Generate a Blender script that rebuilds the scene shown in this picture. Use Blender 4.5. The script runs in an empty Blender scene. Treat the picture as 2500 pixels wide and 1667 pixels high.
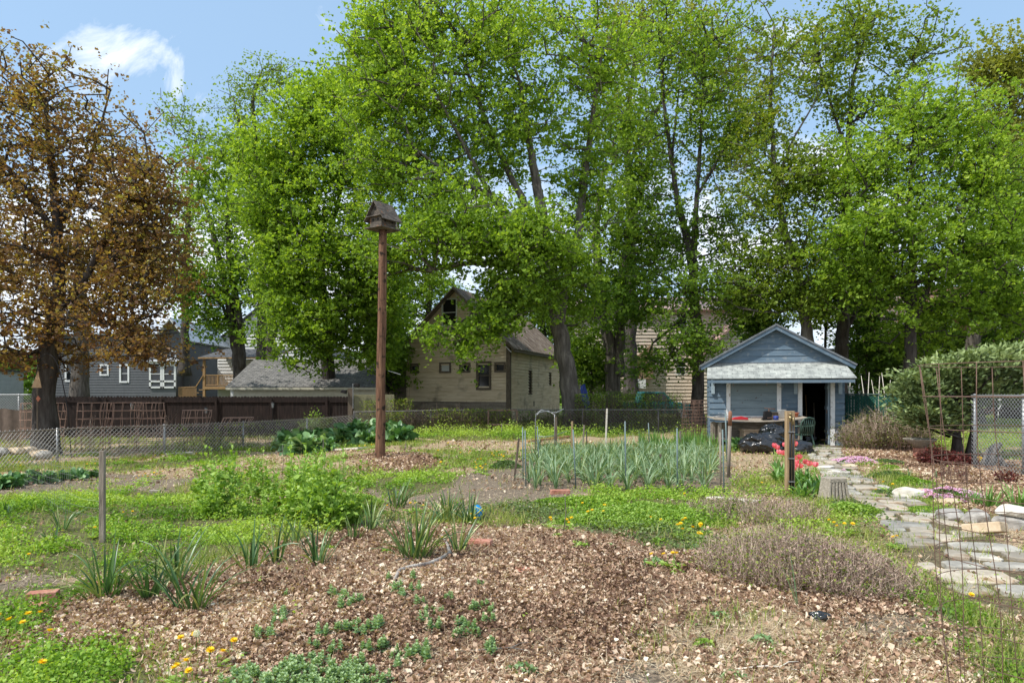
import bpy, math, random
import numpy as np
from mathutils import Matrix, Vector
R = math.radians
scn = bpy.context.scene
COL = scn.collection
CH = 1.55            # camera height
F = 1667.0           # focal length in px of a 2500 px wide frame
HZ = 960.0           # horizon row

# ------------------------------------------------------------------ noise / terrain
_rs = np.random.RandomState(5)
_T = _rs.rand(256, 256)
def vn(x, y):
    x = np.asarray(x, float); y = np.asarray(y, float)
    xi = np.floor(x).astype(int); yi = np.floor(y).astype(int)
    fx = x - xi; fy = y - yi
    fx = fx*fx*(3-2*fx); fy = fy*fy*(3-2*fy)
    a = _T[xi % 256, yi % 256]; b = _T[(xi+1) % 256, yi % 256]
    c = _T[xi % 256, (yi+1) % 256]; d = _T[(xi+1) % 256, (yi+1) % 256]
    return (a*(1-fx)+b*fx)*(1-fy)+(c*(1-fx)+d*fx)*fy
def fbm(x, y, o=3):
    s = 0; a = .5; t = 0
    for k in range(o):
        s = s+a*vn(x*2**k+17*k, y*2**k+9*k); t += a; a *= .5
    return s/t
def sst(a, b, v):
    t = np.clip((np.asarray(v, float)-a)/(b-a), 0, 1)
    return t*t*(3-2*t)
def hgt(x, y):
    x = np.asarray(x, float); y = np.asarray(y, float)
    h = -.38*sst(8, 19, y)*sst(-2, -9, x)
    near = 1-sst(60, 90, y)
    h = h+(fbm(x*.55, y*.55, 3)-.5)*.16*near*sst(2, 5, y)+(fbm(x*3, y*3, 2)-.5)*.05*(1-sst(20, 30, y))
    h = h+.16*np.exp(-(((x+2.6)/1.6)**2+((y-15.2)/1.3)**2))
    h = h+.01*np.exp(-(((x+.3)/2.6)**2+((y-5.6)/1.3)**2))
    h = h-1.5*sst(60, 200, y)
    return h
def at(px, py):
    k = (py-HZ)/F
    Y = CH/max(k, .002)
    for _ in range(25):
        X = (px-1250)/F*Y
        Y = .5*Y+.5*(CH-float(hgt(X, Y)))/k
    X = (px-1250)/F*Y
    return Vector((X, Y, float(hgt(X, Y))))
def P(px, py, Y):
    return Vector(((px-1250)/F*Y, Y, CH-(py-HZ)/F*Y))
def proj(x, y, z):
    return 1250+x/y*F, HZ+(CH-z)/y*F

# ------------------------------------------------------------------ scene graph helpers
def tag(o, label=None, cat=None, group=None, kind=None):
    if label: o['label'] = label
    if cat: o['category'] = cat
    if group: o['group'] = group
    if kind: o['kind'] = kind
    return o
def thing(name, label, cat, loc=(0, 0, 0), rotz=0, group=None):
    o = bpy.data.objects.new(name, None); COL.objects.link(o)
    o.location = loc; o.rotation_euler = (0, 0, rotz); o.empty_display_size = .1
    return tag(o, label, cat, group)
def link(name, me, m, parent=None, world=False):
    o = bpy.data.objects.new(name, me); COL.objects.link(o)
    if m is not None:
        me.materials.clear()
        for mm in (m if isinstance(m, (list, tuple)) else [m]): me.materials.append(mm)
    if parent is not None:
        o.parent = parent
        if world: o.matrix_parent_inverse = Matrix.Translation(-Vector(parent.location))
    return o
def dup(root, loc, rotz=0, label=None, group=None, scale=1):
    c = root.copy(); COL.objects.link(c)
    c.location = loc; c.rotation_euler = (0, 0, rotz); c.scale = (scale,)*3
    if label: c['label'] = label
    if group: c['group'] = group
    for ch in list(root.children):
        d = ch.copy(); COL.objects.link(d); d.parent = c
        for g in ch.children:
            e = g.copy(); COL.objects.link(e); e.parent = d
    return c
class MB:
    def __init__(s): s.v = []; s.f = []
    def add(s, vs, fs):
        n = len(s.v); s.v += [tuple(v) for v in vs]; s.f += [tuple(i+n for i in f) for f in fs]; return s
    def box(s, x0, x1, y0, y1, z0, z1, M=None):
        vs = [(x, y, z) for z in (z0, z1) for y in (y0, y1) for x in (x0, x1)]
        if M is not None: vs = [M @ Vector(v) for v in vs]
        return s.add(vs, [(0, 2, 3, 1), (4, 5, 7, 6), (0, 1, 5, 4), (2, 6, 7, 3), (0, 4, 6, 2), (1, 3, 7, 5)])
    def bar(s, a, b, w, d):
        a = Vector(a); b = Vector(b); z = (b-a); L = z.length
        q = z.to_track_quat('Z', 'Y').to_matrix().to_4x4(); q.translation = a
        return s.box(-w/2, w/2, -d/2, d/2, 0, L, q)
    def tube(s, pts, rad, n=8, cap=True, wob=0):
        pts = [Vector(p) for p in pts]
        if not hasattr(rad, '__len__'): rad = [rad]*len(pts)
        base = len(s.v); m = len(pts); up = None
        for i, p in enumerate(pts):
            t = (pts[min(i+1, m-1)]-pts[max(i-1, 0)])
            if t.length < 1e-9: t = Vector((0, 0, 1))
            t.normalize()
            if up is None:
                up = Vector((1, 0, 0)) if abs(t.x) < .8 else Vector((0, 1, 0))
            u = (up-t*up.dot(t)); u.normalize(); up = u; w = t.cross(u)
            for k in range(n):
                a = 2*math.pi*k/n
                r = rad[i]*(1+wob*(random.random()-.5))
                s.v.append(tuple(p+u*math.cos(a)*r+w*math.sin(a)*r))
        for i in range(m-1):
            for k in range(n):
                a = base+i*n+k; b = base+i*n+(k+1) % n
                s.f.append((a, b, b+n, a+n))
        if cap:
            s.f.append(tuple(base+k for k in reversed(range(n))))
            s.f.append(tuple(base+(m-1)*n+k for k in range(n)))
        return s
    def lathe(s, prof, c=(0, 0, 0), n=20):
        base = len(s.v); c = Vector(c)
        for r, z in prof:
            for k in range(n):
                a = 2*math.pi*k/n
                s.v.append((c.x+r*math.cos(a), c.y+r*math.sin(a), c.z+z))
        for i in range(len(prof)-1):
            for k in range(n):
                a = base+i*n+k; b = base+i*n+(k+1) % n
                s.f.append((a, b, b+n, a+n))
        s.f.append(tuple(base+k for k in reversed(range(n))))
        s.f.append(tuple(base+(len(prof)-1)*n+k for k in range(n)))
        return s
    def prism(s, poly, z0, z1):
        n = len(poly)
        vs = [(x, y, z0) for x, y in poly]+[(x, y, z1) for x, y in poly]
        fs = [tuple(reversed(range(n))), tuple(range(n, 2*n))]+[(i, (i+1) % n, n+(i+1) % n, n+i) for i in range(n)]
        return s.add(vs, fs)
    def xprism(s, poly, y0, y1):      # polygon in x,z extruded along y
        n = len(poly)
        vs = [(x, y0, z) for x, z in poly]+[(x, y1, z) for x, z in poly]
        fs = [tuple(range(n)), tuple(reversed(range(n, 2*n)))]+[(i, n+i, n+(i+1) % n, (i+1) % n) for i in range(n)]
        return s.add(vs, fs)
    def build(s, name, m, parent=None, smooth=False, bevel=0, world=False):
        me = bpy.data.meshes.new(name); me.from_pydata(s.v, [], s.f); me.update()
        if smooth: me.polygons.foreach_set('use_smooth', [True]*len(me.polygons))
        o = link(name, me, m, parent, world)
        if bevel:
            b = o.modifiers.new('b', 'BEVEL'); b.width = bevel; b.segments = 2; b.limit_method = 'ANGLE'; b.angle_limit = R(40)
        return o
def npmesh(name, V, Q, rnd=None, smooth=True):
    V = np.ascontiguousarray(V, dtype=np.float32).reshape(-1, 3); Q = np.ascontiguousarray(Q, dtype=np.int32).reshape(-1, 4)
    me = bpy.data.meshes.new(name)
    me.vertices.add(len(V)); me.vertices.foreach_set('co', V.ravel())
    me.loops.add(len(Q)*4); me.loops.foreach_set('vertex_index', Q.ravel())
    me.polygons.add(len(Q)); me.polygons.foreach_set('loop_start', np.arange(len(Q), dtype=np.int32)*4)
    me.polygons.foreach_set('loop_total', np.full(len(Q), 4, dtype=np.int32))
    me.polygons.foreach_set('use_smooth', np.full(len(Q), bool(smooth)))
    if rnd is not None:
        a = me.attributes.new('rnd', 'FLOAT', 'FACE'); a.data.foreach_set('value', np.asarray(rnd, dtype=np.float32))
    me.update(calc_edges=True)
    return me

# ------------------------------------------------------------------ numpy foliage
def nrm(a): return a/np.maximum(np.linalg.norm(a, axis=-1, keepdims=True), 1e-9)
def leaf_quads(rs, C, size, up=.6, aspect=.8, fold=.18):
    """kite shaped folded leaves; C (N,3), size scalar or (N,)"""
    N = len(C); size = np.broadcast_to(size, (N,))[:, None]
    n = nrm(rs.normal(size=(N, 3))+np.array([0, 0, up*2.0]))
    a = nrm(np.cross(n, rs.normal(size=(N, 3)))); b = np.cross(n, a)
    w = aspect*.5
    V = np.stack([C-a*size*.5, C+b*size*w+n*size*fold-a*size*.05, C+a*size*.5-n*size*.08, C-b*size*w+n*size*fold-a*size*.05], 1)
    Q = np.arange(N*4).reshape(N, 4)
    return V.reshape(-1, 3), Q
def ribbons(rs, B, az, L, lean, droop, W, prof, fold=.25, twist=0, crinkle=0):
    """B (N,3) bases; az, L, lean, droop, W (N,) ; prof (S+1,) width profile -> V,Q, faces per ribbon"""
    N = len(B); S = len(prof)-1
    s = np.linspace(0, 1, S+1)
    th = lean[:, None]+droop[:, None]*s[None, :]**1.4
    ds = L[:, None]/S
    hx = np.concatenate([np.zeros((N, 1)), np.cumsum(np.sin((th[:, 1:]+th[:, :-1])/2)*ds, 1)], 1)
    hz = np.concatenate([np.zeros((N, 1)), np.cumsum(np.cos((th[:, 1:]+th[:, :-1])/2)*ds, 1)], 1)
    ca = np.cos(az)[:, None]; sa = np.sin(az)[:, None]
    mid = np.stack([B[:, 0:1]+hx*ca, B[:, 1:2]+hx*sa, B[:, 2:3]+hz], -1)
    tw = (rs.normal(size=(N, 1))*twist) if twist else np.zeros((N, 1))
    side = np.stack([-sa*np.cos(tw)+0*th, ca*np.cos(tw)+0*th, np.sin(tw)+0*th], -1)
    nor = np.stack([-np.cos(th)*ca, -np.cos(th)*sa, np.sin(th)], -1)
    w = W[:, None]*np.asarray(prof)[None, :]
    c1 = c2 = 0
    if crinkle:
        c1 = rs.normal(size=(N, S+1, 1))*crinkle*w[..., None]; c2 = rs.normal(size=(N, S+1, 1))*crinkle*w[..., None]
    Lf = mid+side*w[..., None]*.5+nor*(w[..., None]*fold+c1)
    Rt = mid-side*w[..., None]*.5+nor*(w[..., None]*fold+c2)
    V = np.stack([Lf, mid, Rt], 2)           # N,S+1,3,3
    base = (np.arange(N)*(S+1)*3)[:, None, None]
    i = np.arange(S)[None, :, None]*3; j = np.arange(2)[None, None, :]
    q = base+i+j
    Q = np.stack([q, q+1, q+4, q+3], -1)
    return V.reshape(-1, 3), Q.reshape(-1, 4), 2*S
def join(parts):
    Vs = []; Qs = []; rs_ = []; n = 0
    for V, Q, r in parts:
        Vs.append(V); Qs.append(Q+n); rs_.append(r); n += len(V)
    return np.concatenate(Vs), np.concatenate(Qs), np.concatenate(rs_)
BLADE = [.75, 1, 1, .9, .7, .4, .05]
BROAD = [.12, .45, .85, 1, .9, .6, .08]

# ------------------------------------------------------------------ materials
def newmat(name):
    m = bpy.data.materials.new(name); m.use_nodes = True
    nt = m.node_tree; nt.nodes.clear()
    out = nt.nodes.new('ShaderNodeOutputMaterial')
    return m, nt, out
def ramp(nt, cols, pos=None):
    r = nt.nodes.new('ShaderNodeValToRGB'); cr = r.color_ramp
    n = len(cols)
    while len(cr.elements) < n: cr.elements.new(.5)
    for i, c in enumerate(cols):
        cr.elements[i].position = pos[i] if pos else i/(n-1)
        cr.elements[i].color = (*c, 1)
    return r
def leafmat(name, cols, trans=.35, rough=.55, spec=.3):
    m, nt, out = newmat(name); N = nt.nodes; L = nt.links
    at_ = N.new('ShaderNodeAttribute'); at_.attribute_name = 'rnd'
    r = ramp(nt, cols); L.new(at_.outputs['Fac'], r.inputs[0])
    p = N.new('ShaderNodeBsdfPrincipled'); p.inputs['Roughness'].default_value = rough
    p.inputs['Specular IOR Level'].default_value = spec
    L.new(r.outputs[0], p.inputs['Base Color'])
    if trans > 0:
        t = N.new('ShaderNodeBsdfTranslucent')
        g = N.new('ShaderNodeMix'); g.data_type = 'RGBA'; g.blend_type = 'MULTIPLY'; g.inputs[0].default_value = 1
        L.new(r.outputs[0], g.inputs[6]); g.inputs[7].default_value = (1.5, 1.45, .55, 1)
        L.new(g.outputs[2], t.inputs[0])
        x = N.new('ShaderNodeMixShader'); x.inputs[0].default_value = trans
        L.new(p.outputs[0], x.inputs[1]); L.new(t.outputs[0], x.inputs[2]); L.new(x.outputs[0], out.inputs[0])
    else: L.new(p.outputs[0], out.inputs[0])
    return m
def surf(name, cols, scale=8, rough=.8, bump=.3, bscale=None, stretch=(1, 1, 1), metal=0, detail=6, pos=None, spec=.3, grime=None, bdist=.02, ovar=0):
    m, nt, out = newmat(name); N = nt.nodes; L = nt.links
    tc = N.new('ShaderNodeTexCoord'); mp = N.new('ShaderNodeMapping'); mp.inputs['Scale'].default_value = stretch
    L.new(tc.outputs['Object'], mp.inputs[0])
    n = N.new('ShaderNodeTexNoise'); n.inputs['Scale'].default_value = scale; n.inputs['Detail'].default_value = detail; n.inputs['Roughness'].default_value = .65
    L.new(mp.outputs[0], n.inputs['Vector'])
    if pos is None:
        k = len(cols); pos = [.3+.4*i/(k-1) for i in range(k)]
    r = ramp(nt, cols, pos); L.new(n.outputs['Fac'], r.inputs[0])
    p = N.new('ShaderNodeBsdfPrincipled'); p.inputs['Roughness'].default_value = rough; p.inputs['Metallic'].default_value = metal
    p.inputs['Specular IOR Level'].default_value = spec
    col = r.outputs[0]
    if grime:
        n3 = N.new('ShaderNodeTexNoise'); n3.inputs['Scale'].default_value = grime[1]; n3.inputs['Detail'].default_value = 8
        L.new(tc.outputs['Object'], n3.inputs['Vector'])
        r3 = ramp(nt, [(0, 0, 0), (1, 1, 1)], [grime[2], grime[3]]); L.new(n3.outputs['Fac'], r3.inputs[0])
        mx = N.new('ShaderNodeMix'); mx.data_type = 'RGBA'
        L.new(r3.outputs[0], mx.inputs[0]); L.new(col, mx.inputs[6]); mx.inputs[7].default_value = (*grime[0], 1); col = mx.outputs[2]
    if ovar:
        oi = N.new('ShaderNodeObjectInfo'); ro = ramp(nt, [(1-ovar,)*3, (1+ovar, 1+ovar*.9, 1+ovar*.7)]); L.new(oi.outputs['Random'], ro.inputs[0])
        mv_ = N.new('ShaderNodeMix'); mv_.data_type = 'RGBA'; mv_.blend_type = 'MULTIPLY'; mv_.inputs[0].default_value = 1; L.new(col, mv_.inputs[6]); L.new(ro.outputs[0], mv_.inputs[7]); col = mv_.outputs[2]
    L.new(col, p.inputs['Base Color'])
    if bump:
        n2 = N.new('ShaderNodeTexNoise'); n2.inputs['Scale'].default_value = bscale or scale*4; n2.inputs['Detail'].default_value = 5
        L.new(mp.outputs[0], n2.inputs['Vector'])
        b = N.new('ShaderNodeBump'); b.inputs['Strength'].default_value = bump; b.inputs['Distance'].default_value = bdist
        L.new(n2.outputs['Fac'], b.inputs['Height']); L.new(b.outputs[0], p.inputs['Normal'])
    L.new(p.outputs[0], out.inputs[0])
    return m
def brickmat(name, c1, c2, mortar, bw, bh, msize=.02, rough=.9, rot=None, bump=.4, off=.5):
    m, nt, out = newmat(name); N = nt.nodes; L = nt.links
    tc = N.new('ShaderNodeTexCoord'); mp = N.new('ShaderNodeMapping')
    if rot: mp.inputs['Rotation'].default_value = rot
    L.new(tc.outputs['Object'], mp.inputs[0])
    b = N.new('ShaderNodeTexBrick'); b.inputs['Color1'].default_value = (*c1, 1); b.inputs['Color2'].default_value = (*c2, 1); b.inputs['Mortar'].default_value = (*mortar, 1)
    b.inputs['Scale'].default_value = 1; b.inputs['Mortar Size'].default_value = msize; b.inputs['Brick Width'].default_value = bw; b.inputs['Row Height'].default_value = bh; b.offset = off
    b.inputs['Bias'].default_value = 0
    L.new(mp.outputs[0], b.inputs['Vector'])
    n = N.new('ShaderNodeTexNoise'); n.inputs['Scale'].default_value = 5; n.inputs['Detail'].default_value = 8; L.new(tc.outputs['Object'], n.inputs['Vector'])
    r = ramp(nt, [(.6, .6, .6), (1.25, 1.25, 1.2)], [.3, .7]); L.new(n.outputs['Fac'], r.inputs[0])
    mx = N.new('ShaderNodeMix'); mx.data_type = 'RGBA'; mx.blend_type = 'MULTIPLY'; mx.inputs[0].default_value = 1
    L.new(b.outputs['Color'], mx.inputs[6]); L.new(r.outputs[0], mx.inputs[7])
    p = N.new('ShaderNodeBsdfPrincipled'); p.inputs['Roughness'].default_value = rough; L.new(mx.outputs[2], p.inputs['Base Color'])
    bp = N.new('ShaderNodeBump'); bp.inputs['Strength'].default_value = bump; bp.inputs['Distance'].default_value = .02; bp.invert = True
    L.new(b.outputs['Fac'], bp.inputs['Height']); L.new(bp.outputs[0], p.inputs['Normal'])
    L.new(p.outputs[0], out.inputs[0])
    return m
def flat(name, c, rough=.6, metal=0, spec=.4):
    m, nt, out = newmat(name); p = nt.nodes.new('ShaderNodeBsdfPrincipled')
    p.inputs['Base Color'].default_value = (*c, 1); p.inputs['Roughness'].default_value = rough; p.inputs['Metallic'].default_value = metal
    p.inputs['Specular IOR Level'].default_value = spec
    nt.links.new(p.outputs[0], out.inputs[0]); return m

M = {}
M['maple'] = leafmat('maple_leaf', [(.085, .155, .02), (.18, .30, .032), (.28, .42, .05), (.46, .58, .10)], .48)
M['maple2'] = leafmat('maple_leaf_dark', [(.07, .135, .02), (.14, .24, .03), (.23, .35, .045), (.37, .5, .08)], .48)
M['yellow'] = leafmat('yellow_green_leaf', [(.09, .15, .02), (.16, .25, .03), (.23, .32, .04), (.33, .34, .06)], .42)
M['bronze'] = leafmat('bronze_leaf', [(.12, .14, .03), (.20, .23, .045), (.28, .30, .055), (.36, .40, .09)], .4)
M['purple'] = leafmat('purple_maple_leaf', [(.10, .05, .035), (.20, .11, .055), (.30, .21, .065), (.32, .35, .09)], .45)
M['pale'] = leafmat('pale_green_leaf', [(.14, .22, .04), (.2, .3, .06), (.28, .38, .08)], .45)
M['juniper'] = leafmat('juniper_spray', [(.03, .05, .018), (.11, .16, .06), (.25, .33, .13), (.42, .50, .23)], .15)
M['bark'] = surf('maple_bark', [(.045, .038, .032), (.11, .097, .083), (.20, .18, .155)], 6, .95, .9, 14, (1, 1, .18), bdist=.06)
M['barkd'] = surf('dark_bark', [(.025, .02, .018), (.06, .05, .045), (.11, .1, .09)], 6, .95, .8, 14, (1, 1, .2), bdist=.05)
M['weed'] = leafmat('chickweed', [(.08, .16, .02), (.15, .29, .03), (.24, .41, .05), (.38, .52, .09)], .35)
M['weeddark'] = leafmat('ground_ivy', [(.08, .12, .04), (.13, .19, .06), (.2, .27, .1)], .25)
M['grass'] = leafmat('grass_blades', [(.11, .18, .03), (.2, .29, .04), (.32, .38, .08), (.5, .45, .2)], .35)
M['litter'] = leafmat('dead_leaves', [(.14, .08, .055), (.34, .215, .145), (.50, .345, .245), (.66, .50, .37), (.85, .74, .6)], .18, .85)
M['straw'] = leafmat('straw_bits', [(.22, .15, .09), (.42, .31, .19), (.6, .48, .32), (.8, .69, .5)], .1, .8)
M['blade'] = leafmat('strap_leaf', [(.035, .09, .03), (.06, .14, .04), (.11, .21, .055), (.34, .38, .12)], .2, .35, .5)
M['garlic'] = leafmat('garlic_leaf', [(.09, .17, .07), (.16, .26, .13), (.24, .35, .2), (.38, .48, .26)], .3, .4, .5)
M['iris'] = leafmat('iris_leaf', [(.09, .2, .04), (.15, .3, .06), (.22, .4, .09)], .3, .4, .5)
M['mustard'] = leafmat('mustard_leaf', [(.12, .22, .03), (.2, .35, .05), (.3, .46, .08), (.42, .56, .16)], .35, .5)
M['rhubarb'] = leafmat('rhubarb_leaf', [(.05, .14, .045), (.10, .23, .075), (.18, .34, .12), (.34, .48, .24)], .22, .4, .5)
M['mint'] = leafmat('mint_leaf', [(.11, .21, .08), (.19, .32, .14), (.28, .42, .2), (.4, .52, .28)], .25, .7)
M['twig'] = leafmat('dead_twigs', [(.18, .12, .095), (.34, .24, .19), (.50, .38, .30), (.66, .55, .43)], 0, .9)
M['darktwig'] = leafmat('vine_twigs', [(.05, .035, .025), (.11, .08, .055), (.2, .15, .1)], 0, .9)
M['redleaf'] = leafmat('red_leaf', [(.05, .012, .014), (.12, .025, .025), (.2, .05, .035)], .25)
M['phlox'] = leafmat('phlox_petals', [(.62, .36, .6), (.78, .5, .76), (.88, .68, .88)], .25)
M['thyme'] = leafmat('thyme_carpet', [(.05, .1, .03), (.1, .17, .05), (.17, .26, .08)], .2)
M['yflower'] = leafmat('dandelion_yellow', [(.8, .5, .01), (.9, .62, .01), (.95, .72, .03)], .2)
M['tulip'] = leafmat('tulip_petal', [(.82, .16, .24), (.88, .3, .38), (.92, .55, .58)], .35, .4)
M['seed'] = leafmat('white_fluff', [(.7, .7, .66), (.85, .85, .82)], .3)
M['darkleaf'] = leafmat('understory_leaf', [(.06, .12, .02), (.11, .2, .03), (.18, .3, .04)], .4)

WOODC = [(.12, .1, .08), (.25, .21, .17), (.38, .33, .27)]
M['greywood'] = surf('weathered_grey_wood', WOODC, 5, .9, .5, 20, (6, 6, .6))
M['greyboard'] = surf('weathered_board', WOODC, 5, .9, .5, 20, (.6, 6, 6))
M['paleboard'] = surf('pale_board', [(.45, .4, .33), (.62, .57, .48), (.7, .66, .58)], 5, .9, .4, 20, (.6, 6, 6))
M['polewood'] = surf('pole_wood', [(.06, .03, .018), (.17, .085, .05), (.30, .17, .10)], 4, .85, .9, 12, (6, 6, .35), grime=((.03, .018, .012), 7, .56, .66), bdist=.04)
M['housewood'] = surf('old_birdhouse_wood', [(.04, .035, .03), (.1, .085, .07), (.2, .17, .14)], 5, .95, .6, 20, (1, 1, 5), grime=((.2, .1, .05), 6, .62, .7))
M['postwood'] = surf('treated_post_wood', [(.22, .14, .07), (.36, .25, .14), (.45, .33, .2)], 5, .85, .5, 16, (5, 5, .4))
M['blue'] = surf('shed_blue_paint', [(.08, .125, .17), (.115, .168, .22), (.165, .22, .265)], 2.5, .7, .25, 30, (.4, 1, 5), grime=((.22, .25, .27), 7, .58, .72))
M['bluelt'] = surf('shed_light_blue_paint', [(.24, .31, .36), (.32, .4, .45)], 4, .7, .2, 25, (.5, 1, 4))
M['shutter'] = surf('shutter_grey_blue', [(.14, .19, .215), (.18, .235, .26), (.22, .28, .3)], 3, .7, .25, 20, (.4, 1, 3), grime=((.1, .07, .06), 14, .66, .7))
M['white'] = surf('white_paint', [(.6, .61, .6), (.76, .76, .75)], 6, .6, .15, 30, grime=((.34, .31, .27), 9, .6, .7))
M['shingw'] = brickmat('pale_asphalt_shingles', (.29, .31, .3), (.41, .43, .41), (.14, .15, .145), .32, .105, .006)
M['shing'] = brickmat('grey_asphalt_shingles', (.13, .125, .12), (.21, .2, .195), (.07, .07, .07), .3, .17, .015)
M['shingd'] = brickmat('dark_asphalt_shingles', (.07, .072, .08), (.12, .12, .125), (.04, .04, .04), .3, .2, .015)
M['shinedge'] = surf('weathered_roof_edge', [(.09, .1, .11), (.2, .215, .23)], 12, .9, .4)
M['tan'] = surf('peeling_tan_clapboard', [(.47, .36, .24), (.63, .51, .36), (.72, .61, .46)], 2.2, .9, .4, 25, (.35, .35, 3), grime=((.2, .16, .12), 1.3, .56, .8))
M['tangrey'] = surf('weathered_clapboard', [(.13, .105, .085), (.22, .185, .15), (.32, .275, .225)], 2.2, .95, .5, 25, (.35, .35, 3), grime=((.28, .24, .19), 3, .58, .64))
M['trim'] = surf('bare_brown_trim', [(.08, .06, .045), (.17, .135, .1)], 6, .9, .4, 20, (3, 3, 1))
M['rustroof'] = surf('rusty_metal_roof', [(.1, .07, .055), (.2, .16, .13), (.32, .28, .24)], 2, .7, .4, 10, (1, 1, 1))
M['greyhouse'] = surf('grey_clapboard', [(.095, .1, .108), (.12, .125, .132)], 3, .8, .1, 20)
M['whitehouse'] = surf('white_vinyl_siding', [(.6, .6, .58), (.7, .7, .68)], 3, .7, .1, 20)
M['tanhouse'] = surf('tan_vinyl_siding', [(.5, .42, .34), (.58, .5, .41)], 3, .7, .1, 20)
M['pinkroof'] = surf('pink_metal_roof', [(.35, .22, .19), (.43, .29, .25)], 3, .5, .1)
M['browngable'] = surf('brown_gable', [(.2, .13, .08), (.28, .19, .12)], 3, .8, .2, 20)
M['cream'] = surf('cream_paint', [(.5, .47, .37), (.6, .57, .46)], 4, .7, .15, 20)
M['cedar'] = surf('new_pine_lumber', [(.28, .16, .07), (.4, .25, .12)], 5, .75, .2, 20, (3, 3, 1))
M['fencewood'] = surf('shade_darkened_fence', [(.009, .006, .005), (.02, .012, .01), (.04, .025, .02)], 4, .9, .4, 20, (3, 1, .4))  # dark brown boards, darkened further to stand in for tree shade
M['corr'] = surf('corrugated_yellow_panel', [(.25, .24, .15), (.36, .34, .22)], 4, .6, .1)
M['brickwall'] = brickmat('red_brick_wall', (.3, .11, .07), (.38, .16, .1), (.3, .27, .24), .24, .08, .012, rot=(R(90), 0, 0))
M['brick'] = surf('red_brick', [(.3, .12, .08), (.45, .2, .14), (.55, .3, .22)], 14, .95, .5)
M['glass'] = flat('dark_glass', (.015, .018, .02), .08, 0, .6)
M['void'] = flat('dark_interior', (.012, .011, .01), .95)  # near black, stands in for the shade inside openings
M['galv'] = surf('galvanised_steel', [(.22, .225, .23), (.38, .39, .4)], 20, .45, .1, metal=.6)
M['galvd'] = surf('dull_galvanised_wire', [(.36, .34, .31), (.58, .56, .53)], 9, .6, 0, metal=.3)
M['rust'] = surf('rusty_wire', [(.10, .06, .045), (.2, .125, .095)], 18, .85, .3)
M['greenmetal'] = flat('green_coated_steel', (.05, .09, .075), .5)
M['bluegreen'] = flat('grey_green_stake', (.13, .18, .18), .5)
M['slat'] = surf('green_privacy_slats', [(.015, .11, .075), (.03, .17, .12)], 5, .5, .1)
M['concrete'] = surf('rough_concrete', [(.22, .19, .15), (.34, .30, .24), (.45, .4, .33)], 30, .95, .8, 60)
M['stone'] = surf('flagstone', [(.22, .19, .15), (.38, .34, .28), (.56, .52, .44)], 2.2, .9, .6, 16, grime=((.28, .2, .13), 3, .52, .66), ovar=.3)
M['stone2'] = surf('blue_grey_flagstone', [(.20, .19, .17), (.34, .325, .29), (.50, .475, .42)], 3, .9, .6, 16, ovar=.3)
M['rock'] = surf('grey_rock', [(.16, .15, .14), (.34, .32, .29), (.55, .52, .47)], 5, .95, .8, 12)
M['rockw'] = surf('white_rock', [(.45, .41, .35), (.62, .58, .5), (.72, .69, .62)], 5, .95, .7, 12)
M['rocktan'] = surf('tan_rock', [(.38, .28, .18), (.55, .43, .29), (.66, .56, .42)], 5, .95, .6, 12)
M['bag'] = flat('black_plastic', (.012, .013, .015), .22, 0, .8)
M['card'] = surf('cardboard', [(.3, .22, .15), (.4, .3, .21)], 4, .9, .1)
M['chair'] = flat('green_plastic', (.045, .085, .065), .4)
M['hose'] = flat('black_rubber', (.012, .012, .014), .4)
M['brass'] = flat('brass', (.35, .27, .15), .4, .8)
M['bluepl'] = flat('blue_plastic', (.01, .24, .6), .4)
M['tarp'] = flat('blue_tarp', (.03, .06, .3), .5)
M['yel'] = flat('yellow_vinyl', (.75, .65, .05), .5)
M['redpl'] = flat('red_plastic', (.5, .02, .03), .4)
M['terra'] = flat('terracotta', (.4, .14, .08), .8)
M['blackmetal'] = flat('black_metal', (.015, .013, .013), .5, .3)
M['teal'] = flat('teal_car_paint', (.0, .16, .17), .3, .2, .6)
M['signwood'] = surf('tan_plywood', [(.35, .22, .12), (.48, .33, .2)], 8, .8, .2)
M['silt'] = surf('brown_fabric', [(.1, .075, .06), (.16, .12, .095)], 6, .9, .2)
M['drift'] = surf('driftwood', [(.07, .06, .05), (.18, .16, .14), (.3, .27, .24)], 8, .95, .9, 18, (2, 2, .5), bdist=.05)

M['galvb'] = surf('shiny_galvanised_wire', [(.3, .31, .32), (.5, .51, .52)], 20, .4, 0, metal=.5)
M['terra2'] = surf('brown_grip', [(.2, .09, .05), (.32, .16, .1)], 8, .8, .2)
M['bark2'] = surf('pale_peeling_bark', [(.16, .13, .11), (.36, .32, .28), (.55, .5, .44)], 14, .9, .6)
M['stemgreen'] = flat('stem_green', (.16, .28, .06), .6); M['stemg'] = M['stemgreen']
M['tulipleaf'] = leafmat('tulip_leaf', [(.06, .16, .03), (.12, .26, .05), (.2, .36, .09)], .25, .4, .5)
M['grassd'] = leafmat('olive_leaf', [(.06, .07, .02), (.12, .14, .03), (.2, .22, .05)], .25)
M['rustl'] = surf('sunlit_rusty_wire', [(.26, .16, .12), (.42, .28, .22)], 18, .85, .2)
M['plywood'] = surf('grey_plywood', [(.2, .16, .12), (.34, .29, .23), (.46, .41, .34)], 6, .9, .3, 20, (.6, 6, 6))
M['galvdd'] = surf('dark_galvanised_wire', [(.10, .095, .09), (.2, .19, .18)], 9, .6, 0, metal=.2)
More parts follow.
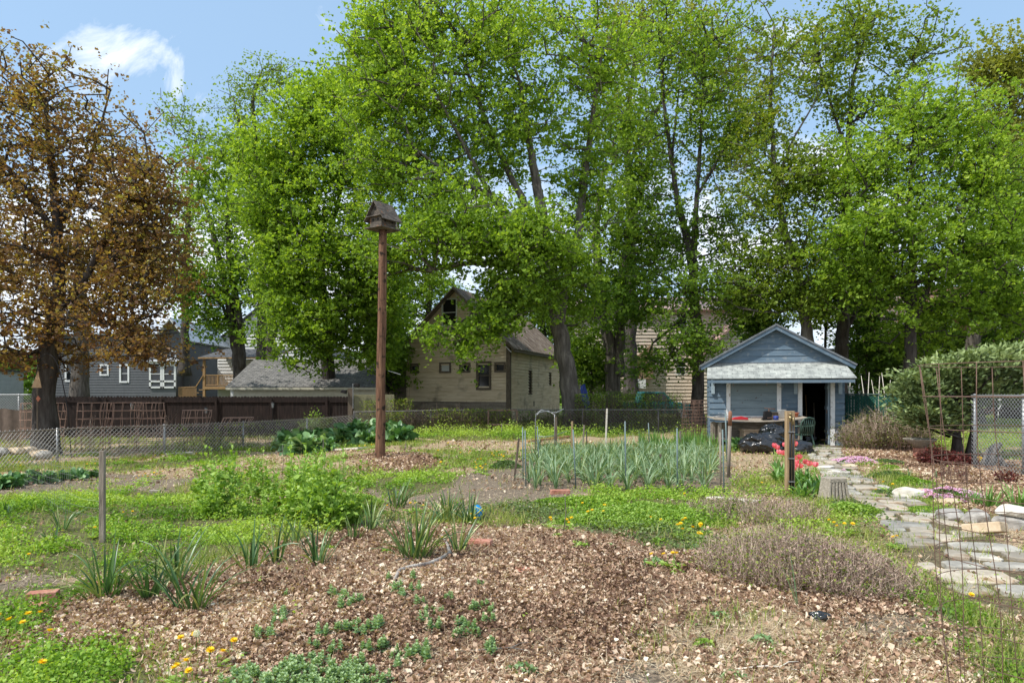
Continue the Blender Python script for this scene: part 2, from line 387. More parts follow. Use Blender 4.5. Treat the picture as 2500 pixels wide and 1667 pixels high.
# ------------------------------------------------------------------ ground zones
def inpoly(px, py, poly):
    ins = np.zeros(px.shape, bool); n = len(poly); j = n-1
    for i in range(n):
        xi, yi = poly[i]; xj, yj = poly[j]
        c = ((yi > py) != (yj > py)) & (px < (xj-xi)*(py-yi)/(yj-yi+1e-9)+xi)
        ins ^= c; j = i
    return ins
PL = {
 'mulch': [[(40, 1580), (110, 1490), (330, 1440), (560, 1370), (700, 1320), (860, 1285), (1150, 1285), (1300, 1295), (1500, 1310), (1640, 1335), (1850, 1390), (2080, 1430), (2190, 1470), (2080, 1490), (1780, 1510), (1580, 1560), (1480, 1640), (1380, 1780), (950, 1780), (560, 1780), (420, 1600), (300, 1570), (150, 1620)],
           [(845, 1125), (920, 1105), (1000, 1115), (1075, 1140), (1000, 1150), (880, 1150)],
           [(2060, 1100), (2260, 1095), (2540, 1130), (2540, 1270), (2400, 1265), (2330, 1215), (2260, 1185), (2150, 1150)]],
 'soil': [[(860, 1185), (1000, 1200), (1130, 1155), (1270, 1130), (1330, 1180), (1420, 1205), (1480, 1225), (1350, 1240), (1280, 1250), (1150, 1240), (870, 1228)],
          [(-60, 1165), (250, 1150), (490, 1170), (440, 1195), (250, 1192), (-60, 1215)], [(380, 1270), (540, 1255), (610, 1290), (450, 1315)],
          [(1255, 1120), (1770, 1105), (1800, 1205), (1600, 1210), (1270, 1190)], [(-30, 1395), (150, 1380), (210, 1430), (-30, 1450)],
          [(2000, 1460), (2180, 1450), (2300, 1500), (2200, 1560), (2020, 1520)], [(1390, 1620), (1600, 1600), (1700, 1660), (1650, 1780), (1380, 1780)],
          [(830, 1270), (1000, 1262), (1080, 1275), (1000, 1295), (850, 1290)]],
 'straw': [[(1500, 1600), (1700, 1550), (2000, 1480), (2200, 1440), (2440, 1640), (2460, 1800), (1300, 1800)], [(1000, 1080), (1300, 1072), (1700, 1060), (1650, 1085), (1350, 1092), (1000, 1108)],
           [(1750, 1105), (1910, 1100), (1900, 1165), (1790, 1165)], [(480, 1130), (700, 1095), (860, 1098), (860, 1120), (700, 1132)], [(330, 1150), (620, 1130), (600, 1150), (400, 1175)],
           [(1960, 1095), (2090, 1095), (2210, 1190), (2340, 1250), (2540, 1320), (2540, 1600), (2440, 1530), (2250, 1400), (2130, 1290), (2040, 1200), (1990, 1150)]],
 'weed': [[(-60, 1235), (300, 1190), (470, 1205), (640, 1250), (620, 1330), (330, 1380), (-60, 1400)], [(840, 1160), (960, 1150), (1090, 1150), (1100, 1185), (990, 1208), (880, 1198)],
          [(1350, 1212), (1500, 1192), (1790, 1205), (1860, 1250), (1700, 1290), (1450, 1272), (1400, 1240)], [(960, 1040), (1250, 1030), (1560, 1040), (1700, 1045), (1500, 1062), (1250, 1070), (960, 1068)],
          [(-60, 1430), (150, 1405), (430, 1400), (330, 1430), (120, 1480), (20, 1580), (-60, 1600)], [(-60, 1590), (120, 1600), (340, 1585), (470, 1680), (480, 1780), (-60, 1780)],
          [(250, 1130), (560, 1115), (560, 1135), (250, 1150)]],
 'ivy': [[(1180, 1240), (1290, 1225), (1500, 1250), (1600, 1285), (1450, 1290), (1250, 1275)], [(1420, 1270), (1700, 1280), (1780, 1330), (1650, 1350), (1450, 1300)], [(1990, 1225), (2100, 1225), (2130, 1260), (2020, 1250)]],
 'grass': [[(1930, 1230), (2040, 1200), (2140, 1290), (2260, 1400), (2330, 1480), (2240, 1500), (2110, 1400), (1960, 1300)], [(2400, 1600), (2560, 1580), (2560, 1800), (2440, 1800)], [(2440, 1400), (2560, 1380), (2560, 1470), (2470, 1460)],
           [(2160, 1130), (2260, 1180), (2340, 1260), (2320, 1290), (2180, 1230), (2110, 1160)]],
}
ZN = ['mulch', 'soil', 'straw', 'weed', 'ivy', 'grass']
def zones(x, y, fz=0):
    """dict of 0..1 weights on the ground at world x,y"""
    wx = x+(fbm(x*1.3+5, y*1.3)-.5)*(.15+.055*y); wy = y+(fbm(x*1.3+50, y*1.3+7)-.5)*(.2+.11*y)
    if fz: r_ = np.random.RandomState(7); wx = wx+r_.normal(size=x.shape)*fz; wy = wy+r_.normal(size=x.shape)*fz*(1+.12*y)
    wy = np.maximum(wy, 1.2)
    px = 1250+wx/wy*F; py = HZ+CH/wy*F
    # the polygons were drawn on the ground; flat height is near enough
    left = sst(8, 19, y)*sst(-2, -9, x); py = py+left*.38/wy*F
    px2 = 1250+x/np.maximum(y, 1)*F
    z = {}
    used = np.zeros(x.shape, bool)
    for k in ('weed', 'ivy', 'grass', 'mulch', 'soil', 'straw'):
        m = np.zeros(x.shape, bool)
        for poly in PL[k]: m |= inpoly(px, py, poly)
        m &= ~used; used |= m; z[k] = m.astype(float)
    rest = (~used).astype(float)
    n = fbm(x*.9+3, y*.9+8, 3)
    z['grass'] = z['grass']+rest*(n > .42); z['straw'] = z['straw']+rest*(n <= .42)
    return z

def build_ground():
    xs = np.concatenate([-np.geomspace(900, 16, 26), np.arange(-15.9, 15.9, .11), np.geomspace(16, 900, 26)])
    ys = np.concatenate([np.array([-60, -20, -5, 0, 1]), np.arange(1.5, 12, .07), np.arange(12, 34, .16), np.geomspace(34.5, 2500, 40)])
    X, Y = np.meshgrid(xs, ys)
    Z = hgt(X, Y)
    V = np.stack([X, Y, Z], -1).reshape(-1, 3)
    nx = len(xs); ny = len(ys)
    i = np.arange(ny-1)[:, None]*nx+np.arange(nx-1)[None]
    Q = np.stack([i, i+1, i+nx+1, i+nx], -1).reshape(-1, 4)
    me = npmesh('ground', V, Q)
    z = zones(V[:, 0], V[:, 1])
    cols = {'mulch': (.24, .15, .10), 'soil': (.20, .16, .12), 'straw': (.38, .29, .19), 'weed': (.12, .12, .05), 'ivy': (.14, .13, .07), 'grass': (.19, .17, .08)}
    C = sum(z[k][:, None]*np.array(cols[k])[None] for k in cols)
    far = (V[:, 1] > 33)[:, None]
    ip = inpath(V[:, 0], V[:, 1])[:, None]; C = C*(1-ip)+ip*np.array([[.15, .125, .075]])
    C = np.where(far, np.array([[.09, .13, .035]]), C)
    A = np.concatenate([C, np.ones((len(C), 1))], 1).astype(np.float32)
    ca = me.attributes.new('zone', 'FLOAT_COLOR', 'POINT'); ca.data.foreach_set('color', A.ravel())
    m, nt, out = newmat('garden_soil'); N = nt.nodes; L = nt.links
    a = N.new('ShaderNodeAttribute'); a.attribute_name = 'zone'
    tc = N.new('ShaderNodeTexCoord')
    n1 = N.new('ShaderNodeTexNoise'); n1.inputs['Scale'].default_value = 26; n1.inputs['Detail'].default_value = 10; n1.inputs['Roughness'].default_value = .75; L.new(tc.outputs['Object'], n1.inputs['Vector'])
    r = ramp(nt, [(.35, .33, .3), (.95, .95, .95), (1.9, 1.8, 1.6)], [.3, .5, .72]); L.new(n1.outputs['Fac'], r.inputs[0])
    mx = N.new('ShaderNodeMix'); mx.data_type = 'RGBA'; mx.blend_type = 'MULTIPLY'; mx.inputs[0].default_value = 1
    L.new(a.outputs['Color'], mx.inputs[6]); L.new(r.outputs[0], mx.inputs[7])
    p = N.new('ShaderNodeBsdfPrincipled'); p.inputs['Roughness'].default_value = .95; p.inputs['Specular IOR Level'].default_value = .15
    L.new(mx.outputs[2], p.inputs['Base Color'])
    b = N.new('ShaderNodeBump'); b.inputs['Strength'].default_value = .9; b.inputs['Distance'].default_value = .03
    n2 = N.new('ShaderNodeTexNoise'); n2.inputs['Scale'].default_value = 45; n2.inputs['Detail'].default_value = 6; L.new(tc.outputs['Object'], n2.inputs['Vector'])
    L.new(n2.outputs['Fac'], b.inputs['Height']); L.new(b.outputs[0], p.inputs['Normal']); L.new(p.outputs[0], out.inputs[0])
    o = link('ground', me, m); tag(o, kind='structure')

def sample(rs, n, y0=3.0, y1=27, powr=.6):
    u = rs.rand(n); a = 1-powr
    Y = (y0**a+u*(y1**a-y0**a))**(1/a)
    X = (rs.rand(n)*2-1)*(.82*Y+.6)
    return X, Y
def stuff(name, me, m, label=None, cat=None):
    o = link(name, me, m); tag(o, kind='stuff', label=label, cat=cat); return o

PCL = [(2010, 1090), (2014, 1107), (2045, 1150), (2085, 1180), (2130, 1203), (2178, 1227), (2228, 1262), (2282, 1302), (2350, 1345), (2435, 1400), (2560, 1465)]
PW = [.85, .85, .8, .8, .8, .85, .9, 1.05, 1.2, 1.25, 1.25]
def inpath(X, Y):
    best = np.full(X.shape, 9.)
    P_ = [at(*c) for c in PCL]
    for i in range(len(P_)-1):
        a, b = P_[i], P_[i+1]; dx, dy = b.x-a.x, b.y-a.y; t = np.clip(((X-a.x)*dx+(Y-a.y)*dy)/(dx*dx+dy*dy), 0, 1)
        best = np.minimum(best, np.hypot(X-a.x-t*dx, Y-a.y-t*dy)/(.5*(PW[i]*(1-t)+PW[i+1]*t)))
    return 1-sst(.88, 1.06, best)
build_ground()
def scatter():
    rs = np.random.RandomState(11)
    # --- dead leaf litter
    X, Y = sample(rs, 850000, 3.0, 22, .95)
    z = zones(X, Y, .09); pr = z['mulch']*1.0+z['straw']*(.12+.10*(Y < 6))+z['soil']*.06+z['grass']*.015+z['weed']*.01
    bare = fbm(X*.8+9, Y*.8+2, 3)
    pr = pr*np.where(bare > .56, .22, 1)
    pr = pr*(1-.93*inpath(X, Y)); k = rs.rand(len(X)) < pr; X = X[k]; Y = Y[k]
    s = (.010+.030*rs.rand(len(X))**2.8)*(1+.06*np.maximum(Y-5, 0))
    C = np.stack([X, Y, hgt(X, Y)+.008+.03*rs.rand(len(X))], -1)
    # curled litter: two-quad leaf
    N_ = len(X)
    n = nrm(rs.normal(size=(N_, 3))*1.0+np.array([0, 0, 1.0])); a = nrm(np.cross(n, rs.normal(size=(N_, 3)))); b = np.cross(n, a)
    S = s[:, None]; cu = (rs.rand(N_)*.8-.15)[:, None]*S; w = (.22+.3*rs.rand(N_))[:, None]*S
    V = np.stack([C-a*S*.5-b*w*.6+n*cu*.6, C-a*S*.55, C-a*S*.4+b*w*.7+n*cu, C+a*S*.1-b*w*1.2+n*cu, C+a*S*.0, C+a*S*.1+b*w*1.2+n*cu*.8, C+a*S*.42-b*w*.4+n*cu*.7, C+a*S*.62, C+a*S*.5+b*w*.5+n*cu*1.1], 1)
    o = (np.arange(N_)*9)[:, None, None]
    Q = (o+np.array([[0, 1, 4, 3], [1, 2, 5, 4], [3, 4, 7, 6], [4, 5, 8, 7]])[None]).reshape(-1, 4)
    rn = np.clip(rs.rand(N_)**1.6+.06*rs.normal(size=N_)+(fbm(X*1.1+4, Y*1.1, 3)-.5)*.7, 0, 1)
    stuff('leaf_litter', npmesh('leaf_litter', V.reshape(-1, 3), Q, np.repeat(rn, 4), False), M['litter'], 'brown dead leaves spread over the garden bed', 'dead leaves')
    # --- straw bits
    X, Y = sample(rs, 260000, 3.0, 20, .9)
    z = zones(X, Y, .09); pr = z['straw']*1.0+z['mulch']*.55+z['soil']*.3+z['grass']*.10+z['weed']*.06
    pr = pr*(1-.93*inpath(X, Y)); k = rs.rand(len(X)) < pr; X = X[k]; Y = Y[k]; n_ = len(X)
    L_ = .03+.09*rs.rand(n_)**2
    V, Q, f = ribbons(rs, np.stack([X, Y, hgt(X, Y)+.006+.012*rs.rand(n_)], -1), rs.rand(n_)*6.28, L_, 1.3+.25*rs.rand(n_), .4*rs.normal(size=n_), (.0022+.0014*rs.rand(n_))*(1+.1*np.maximum(Y-5, 0)), [1, 1, .7], 0)
    stuff('straw', npmesh('straw', V, Q, np.repeat(rs.rand(n_), f)), M['straw'], 'dry straw and thatch on bare soil', 'straw')
    # --- chickweed carpet
    X, Y = sample(rs, 900000, 3.0, 27, .75)
    z = zones(X, Y, .09); cl = .55*fbm(X*2.2, Y*2.2+4, 3)+.45*fbm(X*.75+11, Y*.75+4, 2)
    pr = z['weed']*np.clip((cl-.44)*7, .04, .95)+z['grass']*.30*np.clip((cl-.47)*6, 0, 1)+z['soil']*.04*(cl > .6)+z['mulch']*.012*(cl > .66)+z['straw']*.03*(cl > .58)
    pr = pr*(1-.93*inpath(X, Y)); k = rs.rand(len(X)) < pr; X = X[k]; Y = Y[k]; cl = cl[k]
    band = sst(22, 24, Y)*sst(-9, -6, X)*(1-sst(7, 9, X))
    hh = (.03+.17*np.clip(cl-.38, 0, 1)*3*rs.rand(len(X)))*(1+1.9*band)
    C = np.stack([X, Y, hgt(X, Y)+rs.rand(len(X))*hh], -1)
    s = (.016+.016*rs.rand(len(X)))*(1+.075*np.maximum(Y-4, 0))
    V, Q = leaf_quads(rs, C, s, .55, .75)
    dark = fbm(X*.7, Y*.7, 2)
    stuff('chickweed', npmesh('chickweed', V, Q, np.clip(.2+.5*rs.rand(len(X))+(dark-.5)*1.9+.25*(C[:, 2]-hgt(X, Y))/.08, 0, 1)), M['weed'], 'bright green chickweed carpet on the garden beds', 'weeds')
    # --- ground ivy
    X, Y = sample(rs, 260000, 3.2, 20, .75)
    z = zones(X, Y, .09); cl = fbm(X*2.6+30, Y*2.6, 3)
    k = rs.rand(len(X)) < z['ivy']*np.clip((cl-.25)*5, 0, 1)+z['grass']*.1*(cl > .5); X = X[k]; Y = Y[k]
    C = np.stack([X, Y, hgt(X, Y)+rs.rand(len(X))*.06], -1)
    V, Q = leaf_quads(rs, C, (.018+.018*rs.rand(len(X)))*(1+.07*np.maximum(Y-4, 0)), .8, .95)
    stuff('ground_ivy', npmesh('ground_ivy', V, Q, rs.rand(len(X))), M['weeddark'], 'low grey green ground ivy between the beds', 'weeds')
    # --- grass
    X, Y = sample(rs, 520000, 3.0, 45, .55)
    z = zones(X, Y, .09); cl = fbm(X*1.8+80, Y*1.8, 3)
    pr = z['grass']*np.clip((cl-.36)*5, .05, .8)+z['weed']*.08+z['ivy']*.15+z['straw']*.04+z['soil']*.01
    pr = np.where(Y > 30, .5, pr)
    ip = inpath(X, Y); pr = pr*(1-.95*ip)+ip*.22*(fbm(X*3.2, Y*3.2+5, 2) > .6); k = rs.rand(len(X)) < pr; X = X[k]; Y = Y[k]; n_ = len(X)
    L_ = (.05+.09*rs.rand(n_))*(1+.02*Y)
    V, Q, f = ribbons(rs, np.stack([X, Y, hgt(X, Y)], -1), rs.rand(n_)*6.28, L_, .1+.6*rs.rand(n_), .3+.9*rs.rand(n_), (.0035+.002*rs.rand(n_))*(1+.11*np.maximum(Y-4, 0)), [1, .8, .1], 0)
    stuff('grass', npmesh('grass', V, Q, np.repeat(np.clip(rs.rand(n_)*.8+(fbm(X*.6, Y*.6)-.4)*.6, 0, 1), f)), M['grass'], 'short patchy grass growing through the garden', 'grass')
scatter()

# ------------------------------------------------------------------ trees
def stem_nodes(poly, rad, step=.35):
    pts = [Vector(p) for p in poly]; out = []; rr = []
    for i in range(len(pts)-1):
        a, b = pts[i], pts[i+1]; n = max(1, int((b-a).length/step))
        for k in range(n):
            t = k/n; out.append(a.lerp(b, t)); rr.append(rad[i]*(1-t)+rad[i+1]*t)
    out.append(pts[-1]); rr.append(rad[-1])
    # smooth
    for _ in range(2):
        o2 = [out[0]]+[(out[i-1]+out[i]*2+out[i+1])/4 for i in range(1, len(out)-1)]+[out[-1]]
        out = o2
    return out, rr
def tree(name, label, stems, blobs, leaf, lsize, seed, bark='bark', nclump=500, per=70, sig=.42, group=None, tip=.0135, cat='tree', up=.55, sparse=0):
    """stems: list of (points, radii); blobs: (px,py,Y,rx,ry,weight) measured at that depth; returns thing"""
    rs = np.random.RandomState(seed); random.seed(seed)
    base = Vector(stems[0][0][0]); root = thing(name, label, cat, base, 0, group)
    mb = MB(); npos = []; nrad = []
    for si, (pts, rad) in enumerate(stems):
        o, r = stem_nodes(pts, rad)
        o = [p+Vector(rs.normal(size=3)*min(.03, .12*rr))*(1 if 0 < i else 0) for i, (p, rr) in enumerate(zip(o, r))]
        if si == 0 and r[0] > .1:
            r = [rr*(1+.45*math.exp(-i/2.0)) for i, rr in enumerate(r)]
            o.insert(0, o[0]-Vector((0, 0, .5))); r.insert(0, r[0]*1.15)
        mb.tube(o, r, 10 if r[0] > .1 else 6, wob=.1)
        if si == 0: o = o[len(o)//3:]; r = r[len(r)//3:]
        npos += [np.array(p) for p in o]; nrad += r
    nst = len(npos)
    # clump centres
    W = np.array([b[5] for b in blobs], float); W /= W.sum()
    cnt = rs.multinomial(int(nclump*1.15), W); T = []
    for b, c in zip(blobs, cnt):
        cen = np.array(P(b[0], b[1], b[2])); sc = b[2]/F; rx = b[3]*sc; rz = b[4]*sc
        d = nrm(rs.normal(size=(c, 3))); rr = rs.rand(c, 1)**.42
        T.append(cen+d*rr*np.array([rx, min(rx, 2.6), rz])*(1+.30*np.abs(rs.normal(size=(c, 1)))*(rr > .75)))
    T = np.concatenate(T); T = T[T[:, 2] > .9]
    S0 = np.array(npos)
    dmin = np.linalg.norm(T[:, None]-S0[None], axis=2).min(1)
    T = T[np.argsort(dmin)]
    pos = np.zeros((nst+len(T)*14, 3)); pos[:nst] = S0; n = nst
    par = [-1]*nst; cost = np.zeros(len(pos)); 
    tips = []
    for t in T:
        dd = np.linalg.norm(pos[:n]-t, axis=1); dz = pos[:n, 2]-t[2]
        c = dd+.35*cost[:n]+np.maximum(dz, 0)*.5
        j = int(np.argmin(c)); d = dd[j]; k = max(1, min(13, int(d/.55)))
        p0 = pos[j].copy(); mid = (p0+t)/2+np.array([0, 0, -.10*d])+rs.normal(size=3)*.06*d
        pj = j
        for q in range(1, k+1):
            u = q/k; pt = (1-u)**2*p0+2*u*(1-u)*mid+u*u*t
            if q < k: pt = pt+rs.normal(size=3)*.05
            pos[n] = pt; par.append(pj); cost[n] = cost[pj]+d/k; pj = n; n += 1
        tips.append(pj)
    pos = pos[:n]
    r = np.zeros(n); e = 2.4
    for t in tips: r[t] += tip**e
    for i in range(n-1, nst-1, -1):
        p = par[i]
        if p >= nst: r[p] += r[i]
    rad = np.minimum(np.maximum(r, 1e-9)**(1/e), .13)
    idx = np.arange(nst, n); pa = np.array(par)[nst:]
    A = pos[pa]; B = pos[idx]; rb = rad[idx]; ra = np.where(pa >= nst, rad[pa], rb*1.25)
    ra = np.minimum(ra, rb*1.6)
    t = nrm(B-A); ref = np.where(np.abs(t[:, 2:3]) < .9, np.array([[0, 0, 1.]]), np.array([[1., 0, 0]]))
    u = nrm(np.cross(t, ref)); w = np.cross(t, u); K = 4
    ang = np.arange(K)*2*math.pi/K
    ring = u[:, None]*np.cos(ang)[None, :, None]+w[:, None]*np.sin(ang)[None, :, None]
    VA = A[:, None]+ring*ra[:, None, None]; VB = (B+t*rb[:, None]*.4)[:, None]+ring*rb[:, None, None]
    V = np.concatenate([VA, VB], 1).reshape(-1, 3)
    o = (np.arange(len(A))*2*K)[:, None]; k_ = np.arange(K)[None]
    Q = np.stack([o+k_, o+(k_+1) % K, o+(k_+1) % K+K, o+k_+K], -1).reshape(-1, 4)
    nb = len(mb.v); mbv = np.array(mb.v)
    me = bpy.data.meshes.new('trunk')
    allv = np.concatenate([mbv, V]); fs = mb.f+[tuple(q) for q in (Q+nb).tolist()]
    me.from_pydata(allv.tolist(), [], fs); me.polygons.foreach_set('use_smooth', [True]*len(me.polygons)); me.update()
    link('trunk', me, M[bark], root, True)
    # leaves
    tp = pos[tips]; par_a = np.array(par)
    pp = pos[par_a[tips]]
    m = len(tips); cn = rs.poisson(per*.60*(.2+1.6*rs.rand(m)), m)
    idx = np.repeat(np.arange(m), cn)
    u = rs.rand(len(idx), 1)**.6
    g = rs.normal(size=(len(idx), 3))
    gn = np.linalg.norm(g, axis=1, keepdims=True); g = g/gn*np.minimum(gn, 1.9)
    ns = 6; sg = rs.normal(size=(m*ns, 3))*np.array([sig, sig, sig*.6]); su = rs.rand(m*ns, 1)**.7; si = idx*ns+rs.randint(0, ns, len(idx))
    C = tp[idx]*su[si]+pp[idx]*(1-su[si])+sg[si]+rs.normal(size=(len(idx), 3))*np.array([.12, .12, .07])*(lsize/.14)
    sz = lsize*1.02*(.5+.9*rs.rand(len(C)))
    V, Q = leaf_quads(rs, C, sz, up, .85, .2)
    cr = rs.rand(m)[idx]
    rn = np.clip(.48+.5*(cr-.5)+.42*(rs.rand(len(C))-.5)+.1*(C[:, 2]-C[:, 2].mean())/5, 0, 1)
    link('crown', npmesh('crown', V, Q, rn, False), M[leaf], root, True)
    return root
def W(px, py, Y): return tuple(P(px, py, Y))

def forest():
    # purple maple, left
    Y = 21.5
    b = at(112, 1070); b = Vector((b.x*Y/b.y, Y, float(hgt(b.x*Y/b.y, Y))))
    tree('maple_tree', 'purple leaved maple with dark trunk at the left, nearest to the chain link fence',
         [([tuple(b), W(108, 960, Y), W(118, 850, Y), W(140, 780, Y), W(145, 700, Y), W(140, 560, Y), W(125, 400, Y), W(110, 250, Y)], [.33, .3, .27, .25, .19, .14, .09, .04]),
          ([W(145, 760, Y), W(200, 700, Y-.5), W(260, 570, Y-1), W(310, 480, Y-1.2), W(390, 380, Y-1.4)], [.13, .11, .085, .06, .03]),
          ([W(138, 580, Y), W(70, 470, Y), W(-10, 380, Y), W(-70, 300, Y)], [.11, .09, .06, .03]),
          ([W(140, 560, Y), W(200, 440, Y+.6), W(240, 330, Y+1), W(270, 220, Y+1)], [.1, .08, .05, .025]),
          ([W(143, 780, Y), W(240, 780, Y), W(330, 800, Y-.5)], [.09, .06, .03]),
          ([W(140, 640, Y), W(60, 600, Y-1), W(-40, 590, Y-1)], [.08, .06, .03])],
         [(100, 230, Y, 130, 120, 1.1), (-40, 260, Y, 110, 140, 1), (230, 380, Y, 150, 140, 1.5), (60, 450, Y, 170, 130, 1.3), (330, 480, Y-1, 110, 130, 1.1), (370, 560, Y, 80, 120, .7),
          (140, 620, Y, 230, 120, 1.5), (330, 650, Y-1, 120, 100, 1), (280, 780, Y-1, 130, 70, .9), (360, 860, Y-1.4, 90, 45, .45), (60, 770, Y-1, 120, 90, .8), (-60, 640, Y, 110, 160, 1), (0, 860, Y-1, 80, 60, .35), (200, 880, Y+1, 80, 40, .2)],
         'purple', .105, 1, 'barkd', 1300, 48, .34)
    # second trunk
    Y = 31
    tree('maple_tree', 'thick grey trunked maple standing behind the purple maple and the dark fence',
         [([W(195, 1045, Y), W(195, 940, Y), W(200, 850, Y), W(195, 700, Y), W(190, 560, Y)], [.42, .36, .33, .26, .16]),
          ([W(197, 820, Y), W(260, 720, Y), W(330, 620, Y)], [.16, .12, .05])],
         [(180, 640, Y, 150, 120, 1), (320, 620, Y, 110, 100, 1), (60, 640, Y, 120, 110, .8), (420, 700, Y, 60, 80, .3)], 'purple', .14, 2, 'bark', 260, 60, .5)
    # green trees behind the porch
    Y = 42
    tree('green_tree', 'slender two stemmed green tree in front of the white house',
         [([W(585, 1000, Y), W(583, 900, Y), W(570, 800, Y), W(545, 680, Y), W(520, 560, Y), W(490, 470, Y)], [.36, .33, .28, .22, .15, .06]),
          ([W(590, 900, Y), W(588, 800, Y), W(560, 640, Y), W(555, 500, Y), W(570, 400, Y)], [.28, .25, .18, .12, .05]),
          ([W(575, 820, Y), W(530, 720, Y), W(470, 650, Y)], [.12, .09, .04])],
         [(510, 420, Y, 70, 90, 1), (540, 550, Y, 90, 90, 1), (500, 690, Y, 80, 80, 1), (590, 680, Y, 60, 90, .8), (455, 700, Y, 50, 60, .5), (520, 790, Y, 60, 40, .4), (600, 380, Y, 50, 70, .6)], 'maple2', .19, 3, 'barkd', 420, 58, .6)
    tree('green_tree', 'straight trunked green tree left of the garage ridge',
         [([W(662, 1000, 40), W(663, 860, 40), W(664, 700, 40), W(655, 540, 40)], [.36, .31, .26, .12])],
         [(660, 620, 40, 60, 120, 1), (640, 480, 40, 60, 110, 1), (700, 700, 40, 60, 80, 1)], 'maple2', .19, 4, 'barkd', 200, 55, .6)
    Y = 50
    tree('pale_tree', 'tall thin pale green tree rising behind the rounded maple',
         [([W(640, 900, Y), W(640, 600, Y), W(630, 400, Y), W(615, 250, Y), W(640, 170, Y)], [.4, .3, .22, .14, .05]),
          ([W(632, 420, Y), W(590, 330, Y), W(570, 240, Y)], [.12, .09, .04])],
         [(640, 210, Y, 75, 70, 1), (585, 270, Y, 50, 80, 1), (690, 200, Y, 40, 50, .6), (560, 380, Y, 70, 60, .6)], 'pale', .17, 5, 'barkd', 190, 34, .65)
    tree('pale_tree', 'thin pale tree top showing between the purple maple and the green trees',
         [([W(450, 900, 48), W(455, 600, 48), W(470, 400, 48), W(480, 330, 48)], [.3, .22, .1, .04])],
         [(470, 330, 48, 70, 60, .6), (470, 480, 48, 60, 90, 1), (440, 600, 48, 60, 80, 1), (420, 250, 48, 50, 50, .2)], 'pale', .17, 55, 'barkd', 170, 34, .65)
    # rounded bright maple behind the garage
    Y = 33
    tree('maple_tree', 'broad rounded bright green maple overhanging the shingled garage',
         [([W(800, 1040, 36), W(800, 900, 36), W(790, 760, 35), W(780, 620, 34), W(760, 450, 34)], [.4, .36, .3, .2, .08]),
          ([W(795, 800, 35), W(870, 680, 34), W(930, 560, 33)], [.2, .15, .06]),
          ([W(790, 740, 35), W(700, 620, 34), W(650, 480, 34)], [.2, .14, .05]),
          ([W(785, 640, 34), W(830, 480, 34), W(850, 330, 34)], [.16, .1, .04])],
         [(760, 300, Y, 100, 100, 1.2), (680, 380, Y, 90, 110, 1.1), (650, 500, Y, 80, 100, 1), (720, 560, Y, 110, 120, 1.3), (850, 420, Y, 120, 160, 1.4), (830, 620, Y-1, 120, 120, 1.3), (730, 700, Y, 110, 90, 1.2),
          (740, 810, Y-1, 90, 75, 1.1), (840, 800, Y, 90, 70, .9), (910, 690, Y, 70, 100, .9), (925, 850, Y, 45, 50, .5), (940, 745, Y-.5, 35, 50, .45), (790, 210, Y, 60, 60, .5), (670, 620, Y, 60, 80, .6)], 'maple', .165, 6, 'barkd', 1250, 75, .42)
    # the big maple, centre
    Y = 29
    tree('maple_tree', 'very large maple with leaning grey trunk spreading over the tan barn',
         [([W(1408, 1050, Y), W(1395, 980, Y), W(1385, 900, Y), W(1365, 800, Y), W(1350, 690, Y), W(1330, 560, Y), W(1300, 400, Y), W(1270, 200, Y)], [.46, .40, .37, .36, .31, .25, .17, .07]),
          ([W(1360, 790, Y), W(1400, 640, Y+.5), W(1420, 500, Y+.5), W(1440, 330, Y+.5), W(1470, 120, Y)], [.25, .21, .17, .12, .05]),
          ([W(1345, 680, Y), W(1270, 560, Y-.5), W(1200, 480, Y-1), W(1100, 430, Y-1.5), W(1010, 360, Y-2)], [.2, .17, .13, .09, .04]),
          ([W(1330, 580, Y), W(1250, 440, Y), W(1180, 280, Y), W(1120, 120, Y)], [.17, .14, .1, .05]),
          ([W(1350, 700, Y), W(1260, 650, Y-1.5), W(1150, 640, Y-2.5), W(1060, 660, Y-3)], [.16, .13, .09, .04]),
          ([W(1200, 480, Y-1), W(1130, 350, Y-1.5), W(1050, 200, Y-2)], [.1, .08, .03]),
          ([W(1358, 760, Y), W(1270, 730, Y-1), W(1180, 740, Y-2), W(1110, 800, Y-2.4)], [.09, .07, .045, .02])],
         [(930, 110, Y, 90, 120, 1), (1030, 30, Y, 140, 130, 1.2), (900, 240, Y, 80, 110, .9), (1000, 250, Y-1, 130, 130, 1.4), (1160, 130, Y, 160, 160, 1.4), (1300, 60, Y, 150, 150, 1.1), (1130, 350, Y, 140, 120, 1.1), (1280, 300, Y+1, 120, 140, 1),
          (950, 420, Y-1, 110, 100, 1), (1060, 500, Y-2, 110, 70, .8), (1200, 560, Y-3, 130, 70, 1.3), (1080, 580, Y-3, 110, 60, 1.0), (1290, 600, Y-3, 100, 90, 1.1), (960, 610, Y-2, 70, 60, .6), (1380, 640, Y-1, 100, 90, .8),
          (1430, 450, Y+1, 90, 140, .9), (1460, 200, Y+1, 110, 170, .9), (1240, 690, Y-3, 75, 35, .4), (1160, 830, Y-2.6, 45, 35, .16), (1060, 830, Y-2.6, 35, 40, .12), (1215, 785, Y-3, 55, 35, .28), (1240, 745, Y-2.5, 70, 40, .4), (1125, 880, Y-2.6, 20, 50, .07), (1420, 740, Y+1, 80, 70, .45), (1330, 740, Y-2, 50, 50, .2)],
         'maple', .14, 7, 'bark', 2300, 68, .38)
    # trees between barn and shed
    Y = 36
